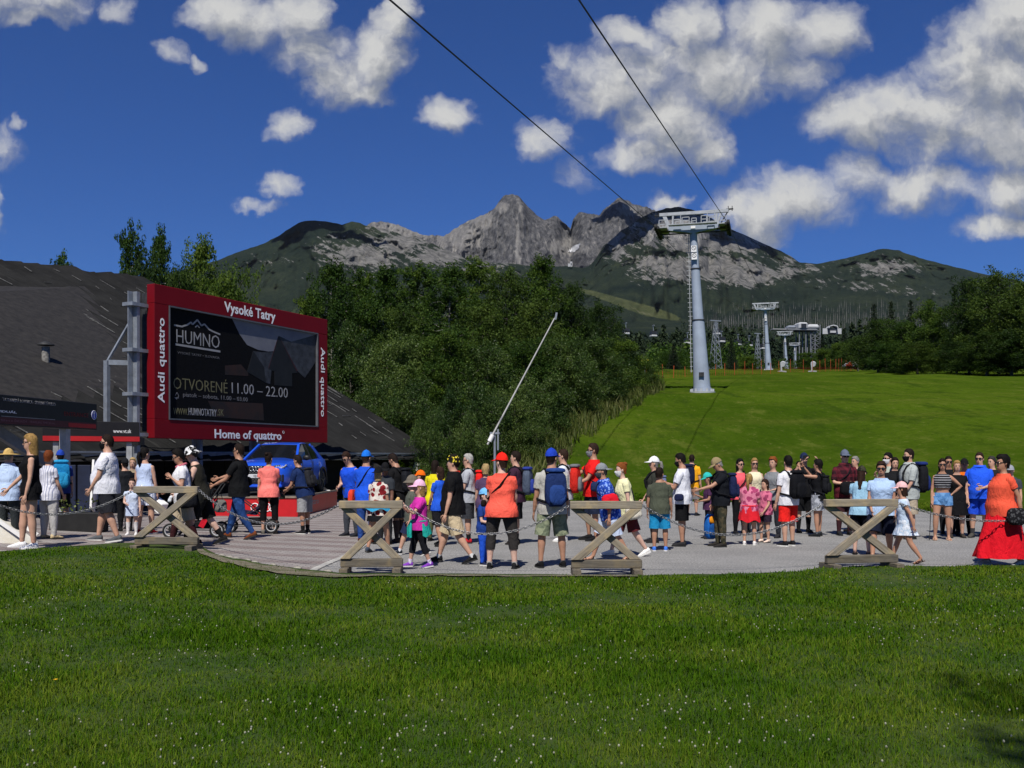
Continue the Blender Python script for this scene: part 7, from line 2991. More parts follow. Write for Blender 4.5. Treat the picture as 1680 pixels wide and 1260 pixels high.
def w_waist_jacket(hexs, z=.01, ln=.17):
    """jacket knotted round the waist, sleeves and tails hanging"""
    def f(fg, bo):
        rg = []
        for i in range(7):
            t = i / 6
            zz9 = .055 - t * ln
            rx, ry, yo = fg.tor(max(zz9, -.02))
            rg.append([fg.T(((rx + .020 + .05 * t) * math.cos(PI * k_ / 12 + 0), yo + (ry + .022 + .05 * t + .012 * math.sin(k_ * 2.1)) * math.sin(PI * k_ / 12), zz9 - .02 * math.sin(k_ * 1.3) * t)) for k_ in range(13)])
        mb = MB()
        mb.rings(rg, 0, False, True, False)
        rx, ry, yo = fg.tor(.04)
        mb.tube([fg.T(((rx + .02) * math.cos(2 * PI * k_ / 18), yo + (ry + .022) * math.sin(2 * PI * k_ / 18), .05)) for k_ in range(19)], .014 * fg.H, 6)
        for s_ in (-1, 1):
            mb.tube([fg.T((s_ * .02, yo - ry - .03, .045)), fg.T((s_ * .05, yo - ry - .05, -.03)), fg.T((s_ * .06, yo - ry - .05, -.14))], [.012 * fg.H, .02 * fg.H, .017 * fg.H], 8)
        mb.build('tied_jacket', fab(hexs), bo)
    return f


def w_scarf(hexs):
    def f(fg, bo):
        MB().tube([fg.T((.046 * math.cos(2 * PI * k_ / 16), .006 + .046 * math.sin(2 * PI * k_ / 16), .326 - .012 * math.sin(-2 * PI * k_ / 16))) for k_ in range(17)], .015 * fg.H, 7).build('neck_scarf', fab(hexs), bo)
    return f


def hand_pt(fg, i, extra=.05):
    s_, sh, el, wr, d, pn, wv = fg.arms[i]
    p = wr + d * extra * fg.H
    return Matrix.Translation(fg.loc) @ Matrix.Rotation(R(fg.yaw), 4, 'Z') @ p


# ------------------------------------------------------------------ the queue, from left to right
P = person
GQ = 'people queueing on the square'
P(14, 737, 888, 178, 'person in straw hat and pale blue shirt with dark trousers seen from behind', fat=1.1, top=('shirt', fab('#b9cdea')), bottom=('trousers', fab('#2c3133')), shoes='#1b1b1b', hair=('short', 'grey'), hat=('sunhat', fab('#c9a968')))
P(50, 714, 900, -62, 'blonde person in sunglasses and short black playsuit with gold belt walking in white sneakers', 'f', legs=((12, 8, 2), (-2, 2, 2)), arms=('swing_f', 'hang'), top=('romper', fab('#0d0d10')), bottom=('romper', fab('#0d0d10')), shoes='#e8e8e8', sole='w', hair=('long', 'blond'), shades=True, skin='mid', hy=-12, wear=w_belt('#7d5a26'))
P(80, 741, 884, 150, 'red haired person in white striped blouse and pale trousers carrying a blue bag', 'f', fat=1.12, top=('blouse', fab('#d9d9e2', 'vstripe', '#8d92aa')), bottom=('trousers', fab('#b8b6b4')), shoes='#c9b58e', hair=('short', 'red'), skin='mid', hy=20, arms=('low', 'hang'))
P(99, 739, 868, -150, 'person in blue cap and dark shorts with big bright blue backpack', fat=1.0, top=('tee', fab('#2b3f86')), bottom=('bermuda', fab('#15161c')), shoes='#8a6a33', socks=('#8c8c8c', .3), hair=('short', 'dkbrown'), hat=('cap', fab('#2344a8')), skin='mid',
  pack=(fab('#1c7fb4'), 'bright blue hiking backpack on the person in blue cap', 1.25, fab('#2a93c4'), .02))
P(176, 714, 889, -82, 'stout person in white T-shirt, black face mask and dark shorts walking past entrance sign', fat=1.24, belly=.045, legs='step', arms=('hang', 'low'), top=('tee', fab('#dfe0e8')), bottom=('bermuda', fab('#23242a')), shoes='#54575b', sole='w', hair=('short', 'dkbrown'), shades=True, mask=fab('#0c0c0e'), skin='mid')
P(205, 752, 872, -140, 'person in black cap and dark clothes mostly hidden behind the stout person', top=('tee', fab('#1b1d22')), bottom=('trousers', fab('#17181c')), hair=('short', 'black'), hat=('cap', fab('#17191c')), skin='mid', arms=('hold', 'hold'))
P(217, 787, 878, 8, 'small child in pale blue dress and light tights facing the camera', child=.9, top=('dress', fab('#c3cfe4')), bottom=('skirt', fab('#b9c7e2')), shoes='#d9d6d6', sole='w', socks=('#d8d4d4', .9), hair=('short', 'brown'), skin='fair', arms=('hold', 'hang'))
P(218, 752, 868, 10, 'blonde person in beige top partly hidden behind the dark ponytail', 'f', top=('tee', fab('#9a8a72')), bottom=('trousers', fab('#3a3a40')), hair=('bob', 'ltblond'), skin='mid')
P(238, 736, 876, 172, 'person with dark ponytail, pale lilac sleeveless top and white striped shorts', 'f', top=('tank', fab('#bccbe8')), bottom=('shorts', fab('#d5d9e6', 'vstripe', '#8e97b5')), shoes='#8e1620', sole='w', hair=('ponytail', 'black'), skin='mid', hy=-25)
P(302, 737, 897, -66, 'dark haired person in white T-shirt with pink neck scarf and black bag', 'f', fat=1.1, legs='walk', arms=('hold', 'strap'), lean=6, nod=14, top=('tee', fab('#dcdce0')), bottom=('bermuda', fab('#aa9c86')), shoes='#2c1517', socks=('#3a1a1e', .75), hair=('short', 'black'), skin='tan', wear=w_scarf('#c46a78'), shades=True,
  bag=(fab('#15171d'), 'large black shoulder bag of the person with the pink scarf', 1, -.02, (.20, .085, .17)))
P(332, 728, 894, -82, 'person in black and white bucket hat and dark grey tank top pushing a pushchair', legs='stride2', arms=('push', 'push'), lean=14, top=('tank', fab('#26251f')), bottom=('bermuda', fab('#191a19')), shoes='#1b1b1c', socks=('#17171a', .42), hair=('short', 'dkgrey'), hat=('bucket', fab('#d8d8d8', 'camo', '#101012')), skin='fair', nod=8)
P(392, 727, 884, -100, 'person in sunglasses, black T-shirt and blue jeans with brown shoes walking', fat=1.08, legs='stride', arms=('fwd', 'push'), top=('tee', fab('#111214')), bottom=('jeans', fab('#1e3a6c', 'denim', '#2f5390')), shoes='#6b3a20', hair=('short', 'dkbrown'), shades=True, skin='tan',
  bag=(fab('#0e0f12'), 'small black hip bag of the person in jeans', -1, .10, (.13, .06, .10)))
P(441, 744, 876, -168, 'person in coral top and black cropped leggings with black backpack straps', 'f', arms=('low', 'hang'), top=('tee', fab('#f47f76')), bottom=('capri', fab('#0f0f12')), shoes='#6b675f', hair=('bun', 'dkbrown'), skin='mid', hy=-30, wear=w_belt('#101014', .05))
P(500, 746, 876, -112, 'person in navy T-shirt and grey cargo shorts leaning forward with a sling bag', lean=16, arms=('fwd', 'push'), top=('tee', fab('#182b55')), bottom=('bermuda', fab('#8f9092')), shoes='#1f2023', sole='w', socks=('#17181a', .3), hair=('short', 'dkbrown'), skin='tan', fat=1.08,
  pack=(fab('#26272b'), 'dark grey sling backpack on the person in navy T-shirt', .85))
P(577, 741, 880, -35, 'person in sunglasses and bright blue vest looking down beside the blue cap', lean=8, nod=24, top=('tank', fab('#1c4fd0')), bottom=('trousers', fab('#40444c')), shoes='#23252b', hair=('short', 'brown'), shades=True, skin='mid', arms=('hold', 'hang'))
P(601, 740, 891, 160, 'person in bright blue cap and blue T-shirt with dark blue trousers seen from behind', top=('tee', fab('#1f57d6')), bottom=('trousers', fab('#2b4a8c')), shoes='#4a2016', hair=('short', 'brown'), hat=('cap', fab('#1c72d8')), skin='tan', arms=('hold', 'hold'),
  bag=(fab('#d8402a'), 'small red orange bag beside the person in blue cap', 1, -.01, (.12, .06, .16)))
P(621, 766, 906, 158, 'blonde person in black cap and blouse with dark red leaf print', 'f', top=('blouse', fab('#d8cfc4', 'print', '#7c1c22')), bottom=('skirt', fab('#141418')), shoes='#3b4452', hair=('bob', 'ltblond'), hat=('cap', fab('#131315'), 'back'), skin='tan', legs='step', wear=w_waist_jacket('#2f8fb8', .0, .06))
P(632, 759, 893, -40, 'person with black cap and dark tanned face turned towards the leaf print blouse', top=('tee', fab('#33373c')), bottom=('trousers', fab('#25272b')), hair=('short', 'black'), hat=('cap', fab('#151517')), skin='dark', nod=18, hy=50)
P(654, 744, 890, -115, 'person in black T-shirt with black backpack looking down, brown cropped hair', nod=26, lean=6, arms=('low', 'hold'), top=('tee', fab('#141416')), bottom=('bermuda', fab('#3a3c40')), shoes='#3a302c', socks=('#3b3332', .9), hair=('short', 'dkbrown'), skin='tan',
  pack=(fab('#191b20'), 'black backpack with grey details on person in black T-shirt', .95))
P(676, 779, 911, -78, 'child in grey bucket hat striding behind the girl in magenta', child=.5, legs='stride', top=('tee', fab('#55584f')), bottom=('bermuda', fab('#232c4a')), shoes='#22262e', sole='w', socks=('#d8d8d8', .15), hair=('short', 'brown'), hat=('bucket', fab('#6b6459')), skin='mid')
P(690, 773, 884, -100, 'child in orange cap hidden behind the grey bucket hat', child=.5, top=('tee', fab('#3d4a3a')), bottom=('bermuda', fab('#2b2d33')), shoes='#2a2a2c', hair=('short', 'brown'), hat=('cap', fab('#ee6a12')), skin='mid')
P(688, 788, 931, -72, 'girl in pink cap and magenta T-shirt with teal jacket tied round waist', child=.55, arms=('mouth', 'mouth'), legs='step', top=('tee', fab('#c4309a')), bottom=('capri', fab('#17181d')), shoes='#7d3fae', sole='w', socks=('#d9d0e2', .22), hair=('bob', 'blond'), hat=('cap', fab('#e6b3cf')), skin='mid', wear=w_waist_jacket('#1f9c90', .0, .17))
P(714, 757, 888, 160, 'person in bright yellow top partly hidden behind the yellow patterned bandana', 'f', top=('tee', fab('#e0d21e')), bottom=('trousers', fab('#5b5f42')), hair=('bob', 'dkbrown'), skin='mid', arms=('hang', 'strap'))
P(722, 767, 896, -135, 'brown haired person in blue T-shirt and black shorts walking with a pole', 'f', fat=1.05, top=('tee', fab('#2255c8')), bottom=('bermuda', fab('#15161a')), shoes='#1d1d20', hair=('bob', 'brown'), skin='tan', arms=('low', 'low'), legs='step')
P(744, 745, 924, -98, 'person in yellow patterned bandana and black polo with khaki shorts striding left', fat=1.12, belly=.02, legs='stride', arms=('hang', 'hang'), top=('polo', fab('#111113')), bottom=('bermuda', fab('#bfae8f')), shoes='#17171a', socks=('#c9c9c9', .12), hair=('short', 'dkbrown'), hat=('bandana', fab('#17140c', 'dots', '#d8c43a')), skin='mid', wear=w_scarf('#c4301f'))
P(768, 746, 891, -96, 'grey haired person in grey T-shirt with bright red backpack and dark cargo shorts', arms=('push', 'hold'), top=('tee', fab('#a9acb2')), bottom=('bermuda', fab('#33353a')), shoes='#b3202c', socks=('#1b1b1e', .28), hair=('short', 'white'), shades=True, skin='mid',
  pack=(fab('#e0221d'), 'bright red backpack on the grey haired person', .95))
P(797, 763, 893, 175, 'curly grey blond haired person hidden behind the coral T-shirt', 'f', top=('tee', fab('#54405c')), bottom=('trousers', fab('#33343a')), hair=('curly', 'ltblond'), skin='mid')
P(795, 803, 927, 62, 'small boy in light blue cap, blue T-shirt and bright blue trousers', child=.85, top=('tee', fab('#1e3c84')), bottom=('trousers', fab('#1f4fc0')), shoes='#1c2340', sole='w', hair=('short', 'brown'), hat=('cap', fab('#6fb2e6')), skin='fair', arms=('hold', 'low'))
P(823, 744, 933, 170, 'person in red cap and coral T-shirt with black strap and dark cropped trousers', 'f', fat=1.22, top=('tee', fab('#f2604e')), bottom=('capri', fab('#33302f')), shoes='#1d1e20', socks=('#b9b4ad', .10), hair=('short', 'brown'), hat=('cap', fab('#ea2418')), skin='fair', hy=52, arms=('low', 'hold'), legs='wide',
  bag=(fab('#17120f'), 'small dark belt pouch on black cross strap over the coral T-shirt', 1, .06, (.08, .04, .06)))
P(846, 742, 893, -105, 'person in dark maroon T-shirt and black shorts with grey blue backpack', top=('tee', fab('#3a2233')), bottom=('bermuda', fab('#15161a')), shoes='#2b2724', socks=('#2a2a2c', .3), hair=('short', 'dkbrown'), skin='mid', arms=('low', 'hold'),
  pack=(fab('#4b5566'), 'grey blue backpack on the person in maroon T-shirt', 1.05, fab('#2a3a86')))
P(905, 737, 931, -168, 'person in blue cap and grey T-shirt with navy backpack and greenish shorts', fat=1.06, legs='wide', top=('tee', fab('#b2b1aa')), bottom=('bermuda', fab('#8d9478', 'camo', '#6f7862')), shoes='#141416', socks=('#5b5e66', .08), hair=('short', 'dkbrown'), hat=('cap', fab('#1f3fb0')), skin='tan', hy=-42,
  pack=(fab('#1d2f5c'), 'navy backpack with grey side pockets on person in grey T-shirt', 1.12, fab('#24407c')))
P(924, 739, 888, -108, 'person in white T-shirt and grey shorts with red and grey backpack', top=('tee', fab('#d0d4da')), bottom=('bermuda', fab('#8f939b')), shoes='#e2e2e2', sole='w', hair=('short', 'brown'), skin='mid', arms=('hold', 'push'),
  pack=(fab('#c5281f'), 'red backpack with grey base on the person in white T-shirt', 1.1, fab('#6e6f72')))
P(973, 729, 887, -84, 'tall person in red T-shirt with grey mask and dark shorts holding a pole', legs='relax', arms=('fwd', 'push'), top=('tee', fab('#d81e1c')), bottom=('bermuda', fab('#1b2338')), shoes='#17181a', hair=('short', 'brown'), mask=fab('#7c7f83'), shades=True, skin='tan',
  bag=(fab('#1f2c50'), 'navy hip bag of the tall person in red T-shirt', 1, .05, (.12, .06, .10)))
P(1000, 757, 921, -84, 'grey haired person in patterned blue shirt, pale shorts and black sandals striding left', legs='stride', lean=12, arms=('hang', 'hang'), top=('shirt', fab('#2247a8', 'dots', '#7f9fe0')), bottom=('bermuda', fab('#b4c0d6')), shoes='#121214', sandals=True, hair=('short', 'dkgrey'), hat=('cap', fab('#7f8489'), 'back'), mask=fab('#3f4246'), skin='tan',
  bag=(fab('#d4182a'), 'bright red soft shoulder bag of the person in blue patterned shirt', 1, .12, (.17, .08, .15)))
P(1029, 757, 912, -80, 'red haired person in pale yellow top with white mask and dark red shorts', 'f', legs='stride', lean=10, arms=('hang', 'hang'), top=('blouse', fab('#e6e2b4')), bottom=('bermuda', fab('#5a2226')), shoes='#e4e2de', sole='w', hair=('bun', 'ginger'), mask=fab('#dcdcdc'), skin='fair',
  bag=(fab('#cfc8b8'), 'cream soft bag hanging beside the red haired person', 1, -.03, (.17, .08, .14)))
P(1073, 750, 890, -95, 'person in white cap and dark grey T-shirt with grey ponytail', 'f', top=('tee', fab('#33352f')), bottom=('leggings', fab('#131317')), shoes='#232326', hair=('ponytail', 'grey'), hat=('cap', fab('#e6e6e8')), skin='mid', arms=('low', 'hang'),
  pack=(fab('#5f6a8c'), 'small grey violet backpack on person in white cap', .75))
P(1082, 769, 904, 172, 'boy in olive T-shirt, turquoise shorts and bright blue shoes seen from behind', child=.25, top=('tee', fab('#4a4f42')), bottom=('bermuda', fab('#1d86b8')), shoes='#3f7be0', sole='w', hair=('short', 'dkbrown'), skin='tan', hy=-20, arms=('hang', 'hang'))
P(1119, 745, 896, -112, 'person in white T-shirt and black shorts looking at a phone', fat=1.08, arms=('phone', 'phone'), nod=14, top=('tee', fab('#dcdee6')), bottom=('bermuda', fab('#101012')), shoes='#2a2a2c', hair=('short', 'black'), skin='tan', mask=fab('#18181b'),
  bag=(fab('#1b2140'), 'navy hip bag on waist strap over white T-shirt', 1, .02, (.10, .05, .075), True, 0.0, 'hip_bag', True))
P(1135, 747, 846, 150, 'distant person in yellow T-shirt and grey shorts seen from behind', top=('tee', fab('#eda51e')), bottom=('bermuda', fab('#6f6f6f')), shoes='#26262a', hair=('short', 'dkbrown'), skin='mid', hy=20,
  pack=(fab('#161c36'), 'dark navy backpack on the distant person in yellow', 1.15, fab('#1b2140')))
P(1182, 750, 897, -86, 'person in khaki cap and black polo looking down, carrying a blue daypack', nod=30, arms=('hang', 'fwd'), top=('polo', fab('#14171d')), bottom=('trousers', fab('#34352a', 'camo', '#4a4433')), shoes='#2a2724', hair=('short', 'grey'), hat=('cap', fab('#8d7d5c')), skin='tan',
  pack=(fab('#1a2244'), 'dark navy backpack on the person in khaki cap', 1.0))
P(1164, 776, 884, -92, 'child in turquoise cap and plum top beside the khaki cap', child=.4, nod=18, arms=('phone', 'hold'), top=('tee', fab('#4a2c4c')), bottom=('capri', fab('#1b1c2c')), shoes='#26262a', hair=('short', 'dkbrown'), hat=('cap', fab('#2fb0a8')), skin='tan')
P(1214, 754, 877, 24, 'dark long haired person in sunglasses and coral tank top with black leggings', 'f', top=('tank', fab('#f0606a')), bottom=('leggings', fab('#121215')), shoes='#1c1c1e', hair=('long', 'black'), shades=True, skin='mid', arms=('hold', 'hold'),
  bag=(fab('#e23a6a'), 'pink hip bag of the dark long haired person', -1, .0, (.15, .06, .11)))
P(1238, 753, 874, -4, 'blonde person in sunglasses and cream sleeveless top', 'f', fat=1.08, top=('tank', fab('#ddd4b4')), bottom=('trousers', fab('#3a3c44')), hair=('bob', 'blond'), shades=True, skin='mid', arms=('hold', 'hang'))
P(1229, 779, 894, 158, 'girl in pink patterned T-shirt with red jacket tied at waist, white sneakers', child=.3, top=('tee', fab('#d77f9a', 'print', '#a03f66')), bottom=('shorts', fab('#1d2030')), shoes='#e6e2e0', sole='w', hair=('ponytail', 'blond'), skin='mid', wear=w_waist_jacket('#cf1f2c', .0, .22), arms=('hold', 'hold'))
P(1255, 788, 890, -62, 'girl with brown braids and pink top holding a white paper', child=.4, top=('tee', fab('#c86a86', 'print', '#8f3b5c')), bottom=('shorts', fab('#2a2030')), shoes='#dcc6b6', hair=('bob', 'brown'), skin='mid', arms=('low', 'low'))
P(1268, 751, 882, -42, 'curly blonde person in grey sleeveless top with hands folded', 'f', fat=1.06, top=('tank', fab('#7a7d80')), bottom=('trousers', fab('#2a2c33')), shoes='#26262a', hair=('curly', 'ginger'), skin='mid', arms=('hold', 'hold'))
P(1293, 749, 896, -150, 'person in white T-shirt and bright red shorts with black backpack', top=('tee', fab('#dcdce2')), bottom=('bermuda', fab('#e0221e')), shoes='#1c1c20', sole='w', socks=('#1a1a1c', .08), hair=('short', 'black'), skin='mid', hy=-16, arms=('hang', 'hang'),
  pack=(fab('#111216'), 'plain black backpack on the person in red shorts', 1.1))
P(1319, 744, 874, 4, 'person in dark blue cap and black clothes holding a phone up to the face', top=('tee', fab('#121316')), bottom=('bermuda', fab('#101114')), shoes='#141416', socks=('#17171a', .7), hair=('short', 'black'), hat=('cap', fab('#1c2746')), skin='mid', arms=('photo', 'photo'))
P(1342, 755, 880, -128, 'person in black top and grey patterned shorts taking a picture with raised arms', 'f', fat=1.05, top=('tank', fab('#111216')), bottom=('shorts', fab('#a9acb4', 'camo', '#7c8088')), shoes='#202226', socks=('#5c6068', .1), hair=('short', 'black'), skin='tan', arms=('photo', 'photo'),
  pack=(fab('#16171b'), 'dark small backpack on the person taking a picture', .8))
P(1386, 739, 878, 3, 'person in grey cap and maroon plaid shirt with arms crossed', top=('shirt', fab('#5c1d28', 'plaid', '#2a1018')), bottom=('bermuda', fab('#3a2024')), shoes='#232326', socks=('#3a2024', .6), hair=('short', 'dkgrey'), hat=('cap', fab('#5d6678')), shades=True, skin='mid', arms=('cross', 'cross'),
  bag=(fab('#101114'), 'black camera bag hanging before the plaid shirt', -1, .05, (.2, .08, .16), True, -1.0))
P(1403, 750, 872, -60, 'person in red and grey jacket behind the crossed arms', top=('long', fab('#7c3a3e', 'camo', '#5d5f60')), bottom=('trousers', fab('#25262a')), hair=('short', 'grey'), skin='mid', arms=('hang', 'hang'))
P(1413, 765, 910, 148, 'long haired person in camouflage cap and light blue T-shirt with black shorts and sandals', 'f', fat=1.04, nod=12, top=('tee', fab('#9cc6de')), bottom=('bermuda', fab('#131319')), shoes='#232326', sandals=True, hair=('long', 'brown'), hat=('cap', fab('#3b3a2c', 'camo', '#1d1e17')), skin='fair', arms=('low', 'hold'))
P(1446, 758, 917, -24, 'short haired person in sunglasses, pale blue T-shirt and dark shorts walking in sandals', 'f', fat=1.2, legs='walk', top=('tee', fab('#a9c2e2')), bottom=('bermuda', fab('#151a2c')), shoes='#8a7056', sandals=True, hair=('short', 'brown'), shades=True, skin='tan', arms=('low', 'hang'))
P(1457, 744, 878, -70, 'dark haired person in white face mask behind the pale blue T-shirt', top=('tee', fab('#a8b0a4')), bottom=('trousers', fab('#2b2d33')), hair=('short', 'black'), mask=fab('#d8d8da'), shades=True, skin='mid', arms=('strap', 'hang'))
P(1468, 752, 880, -8, 'smiling person with dark bob and black T-shirt', 'f', top=('tee', fab('#17181b')), bottom=('trousers', fab('#202126')), hair=('bob', 'dkbrown'), skin='mid', arms=('hold', 'hang'))
P(1491, 738, 884, -84, 'tall person in pale grey shirt and black mask with large black backpack', top=('shirt', fab('#a4aaa8')), bottom=('bermuda', fab('#a99c88')), shoes='#33322f', hair=('short', 'dkbrown'), mask=fab('#0f0f11'), skin='mid', arms=('hang', 'low'),
  pack=(fab('#16171c'), 'large black backpack with blue patch on tall grey shirted person', 1.2, fab('#1c2c66')))
P(1485, 789, 924, -112, 'girl in pale pink cap and white blue dress walking in brown sandals', child=.35, legs='stride', lean=6, top=('dress', fab('#b9cbe0', 'print', '#d6dde8')), bottom=('skirt', fab('#b9cbe0', 'print', '#d6dde8')), shoes='#4a2c1f', sandals=True, hair=('bob', 'brown'), hat=('cap', fab('#e2b4b4')), skin='tan', arms=('hang', 'swing_b'))
P(1546, 754, 886, -18, 'person in black patterned crop top and denim shorts with hand on hip', 'f', arms=('hang', 'hip'), top=('crop', fab('#17171a', 'hstripe', '#8c8c90')), bottom=('hotpants', fab('#4a79ac', 'denim', '#6a96c4')), shoes='#c4a088', sandals=True, hair=('long', 'dkbrown'), shades=True, skin='tan', legs='relax')
P(1556, 750, 876, -10, 'person with dark sunglasses standing behind the crop top', top=('tee', fab('#15161a')), bottom=('trousers', fab('#1d1e22')), hair=('short', 'dkbrown'), shades=True, skin='tan')
P(1570, 757, 882, -12, 'blonde person in long black dress with sunglasses on the head', 'f', top=('dress', fab('#111114')), bottom=('kneeskirt', fab('#111114')), shoes='#38332e', hair=('bob', 'blond'), skin='mid', arms=('hang', 'hang'))
P(1582, 753, 879, -20, 'person in black cap and orange top behind the blue polo', top=('tee', fab('#e2701e')), bottom=('trousers', fab('#131316')), shoes='#151517', hair=('short', 'black'), hat=('cap', fab('#141416')), skin='mid', arms=('hold', 'hold'))
P(1607, 744, 882, -38, 'person in sunglasses with bright blue polo and matching blue shorts', fat=1.14, belly=.03, top=('polo', fab('#2257dc')), bottom=('bermuda', fab('#1f48c4')), shoes='#4a4843', socks=('#3b3b3d', .3), hair=('short', 'brown'), shades=True, skin='mid', arms=('cross', 'hold'))
P(1627, 750, 879, -60, 'person in dark top hidden behind the dark haired person in red skirt', top=('tee', fab('#1d1e22')), bottom=('trousers', fab('#1b1c20')), hair=('short', 'dkgrey'), skin='mid')
P(1645, 747, 929, -84, 'dark short haired person in sunglasses, coral top and long red skirt', 'f', fat=1.3, belly=.03, legs='step', top=('tee', fab('#e8593f')), bottom=('longskirt', fab('#d81424')), shoes='#b4b4b6', sole='w', hair=('curly', 'black'), shades=True, skin='tan', arms=('hang', 'swing_b'),
  bag=(fab('#17171a', 'dots', '#4a4a4c'), 'black studded handbag of the person in red skirt', 1, -.05, (.17, .07, .15), False))
P(1658, 764, 876, -30, 'person in grey cap at the right picture edge', top=('tee', fab('#3c4048')), bottom=('trousers', fab('#1f2024')), hair=('short', 'grey'), hat=('cap', fab('#8c8f96')), skin='mid')

# fuse every body into one skin, then add the crisp hands and features
for (bo, ex, vs_) in PENDING:
    m_ = bo.modifiers.new('fuse', 'REMESH')
    m_.mode = 'VOXEL'
    m_.voxel_size = vs_
    m_.use_smooth_shade = True
    s_ = bo.modifiers.new('smooth', 'SMOOTH')
    s_.factor = .5
    s_.iterations = 2
bpy.context.view_layer.update()
dg = bpy.context.evaluated_depsgraph_get()
TRI_P = 0
for (bo, ex, vs_) in PENDING:
    me = bpy.data.meshes.new_from_object(bo.evaluated_get(dg))
    nv, nf = len(me.vertices), len(me.polygons)
    co = np.zeros(nv * 3, np.float32)
    me.vertices.foreach_get('co', co)
    lt = np.zeros(len(me.loops), np.int32)
    me.loops.foreach_get('vertex_index', lt)
    ls = np.zeros(nf, np.int32)
    me.polygons.foreach_get('loop_start', ls)
    bpy.data.meshes.remove(me)
    ev = np.array(ex.v, np.float32)
    el_, es_ = [], []
    st = len(lt)
    for fc in ex.f:
        es_.append(st)
        el_.extend(i + nv for i in fc)
        st += len(fc)
    new = bpy.data.meshes.new('person')
    new.vertices.add(nv + len(ev))
    new.vertices.foreach_set('co', np.concatenate([co, ev.ravel()]))
    allL = np.concatenate([lt, np.array(el_, np.int32)])
    new.loops.add(len(allL))
    new.loops.foreach_set('vertex_index', allL)
    allS = np.concatenate([ls, np.array(es_, np.int32)])
    new.polygons.add(len(allS))
    new.polygons.foreach_set('loop_start', allS)
    new.polygons.foreach_set('material_index', np.concatenate([np.zeros(nf, np.int32), np.array(ex.mi, np.int32)]))
    new.polygons.foreach_set('use_smooth', np.ones(len(allS), bool))
    for q in bo.data.materials:
        new.materials.append(q)
    new.update(calc_edges=True)
    new.validate()
    bo.modifiers.clear()
    bo.data = new
    TRI_P += nf * 2 + len(ex.f) * 2
print('people', len(PENDING), 'tris', TRI_P)


# ------------------------------------------------------------------ things the people carry or push
def find(txt):
    for f_ in PEOPLE:
        if txt in f_.obj['label']:
            return f_
    raise KeyError(txt)


def pole(label, top_, foot):
    t = thing('trekking_pole', label, 'trekking pole', foot)
    d = V3(top_) - V3(foot)
    MB().tube([(0, 0, 0), d * .5, d * .92], [.006, .008, .009], 6).build('shaft', M_STEELD, t)
    MB().tube([d * .88, d], [.015, .018], 8).build('grip', M_BLACK, t)
    MB().tube([(0, 0, .05), (0, 0, .058)], .03, 10).build('basket', M_BLACK, t)


f_ = find('tall person in red')
h = hand_pt(f_, 0, .06)
pole('black trekking pole held by the tall person in red T-shirt', h + V3((0, 0, .06)), V3((h.x - .03, h.y - .02, float(gz(h.x, h.y)))))
f_ = find('crop top and denim')
h = hand_pt(f_, 0, .06)
pole('dark trekking pole held by the person in denim shorts', h + V3((0, 0, .05)), V3((h.x - .05, h.y - .05, float(gz(h.x, h.y)))))
f_ = find('walking with a pole')
h = hand_pt(f_, 0, .06)
pole('thin walking pole held by the person in blue T-shirt', h + V3((0, 0, .05)), V3((h.x + .06, h.y, float(gz(h.x, h.y)))))

f_ = find('carrying a blue daypack')
h = hand_pt(f_, 0, .08)
t_ = thing('daypack', 'blue daypack with orange top carried in the hand', 'backpack', h, .4)


def Mid(p):
    return V3(p)


rbx(MB(), Mid, (0, 0, -.30), (.27, .17, .46)).build('main_bag', fab('#1b5fae'), t_)
rbx(MB(), Mid, (0, -.09, -.36), (.21, .07, .24)).build('front_pocket', fab('#164a8c'), t_)
rbx(MB(), Mid, (-.02, -.095, -.17), (.18, .05, .13)).build('top_lid', fab('#d98a1c'), t_)
MB().tube([(-.05, 0, -.09), (-.03, 0, 0), (.03, 0, 0), (.05, 0, -.09)], .012, 6).build('handle', M_STRAP, t_)
f_ = find('carrying a blue bag')
h = hand_pt(f_, 1, .08)
t_ = thing('handbag', 'dark blue shiny bag carried by the person in striped blouse', 'bag', h, .3)
rbx(MB(), Mid, (0, 0, -.06), (.30, .10, .44)).build('bag', pmat('navy_vinyl', (.02, .05, .13), .25, .2, 6, spec=.6), t_)
MB().tube([(-.07, 0, .14), (-.05, 0, .30), (.05, 0, .30), (.07, 0, .14)], .010, 6).build('handle', M_STRAP, t_)
for lab, who, off, hex_, sz in (('grey cloth bag hanging from the pushchair handle beside the jeans', 'blue jeans', V3((-.35, .0, .62)), '#6d6d69', (.24, .1, .24)),):
    f_ = find(who)
    t_ = thing('cloth_bag', lab, 'bag', f_.loc + off, .2)
    rbx(MB(), Mid, (0, 0, 0), sz, p=.7).build('bag', fab(hex_), t_)
    MB().tube([(-.06, 0, .1), (-.02, 0, .42), (.04, 0, .1)], .008, 5).build('handle', M_STRAP, t_)
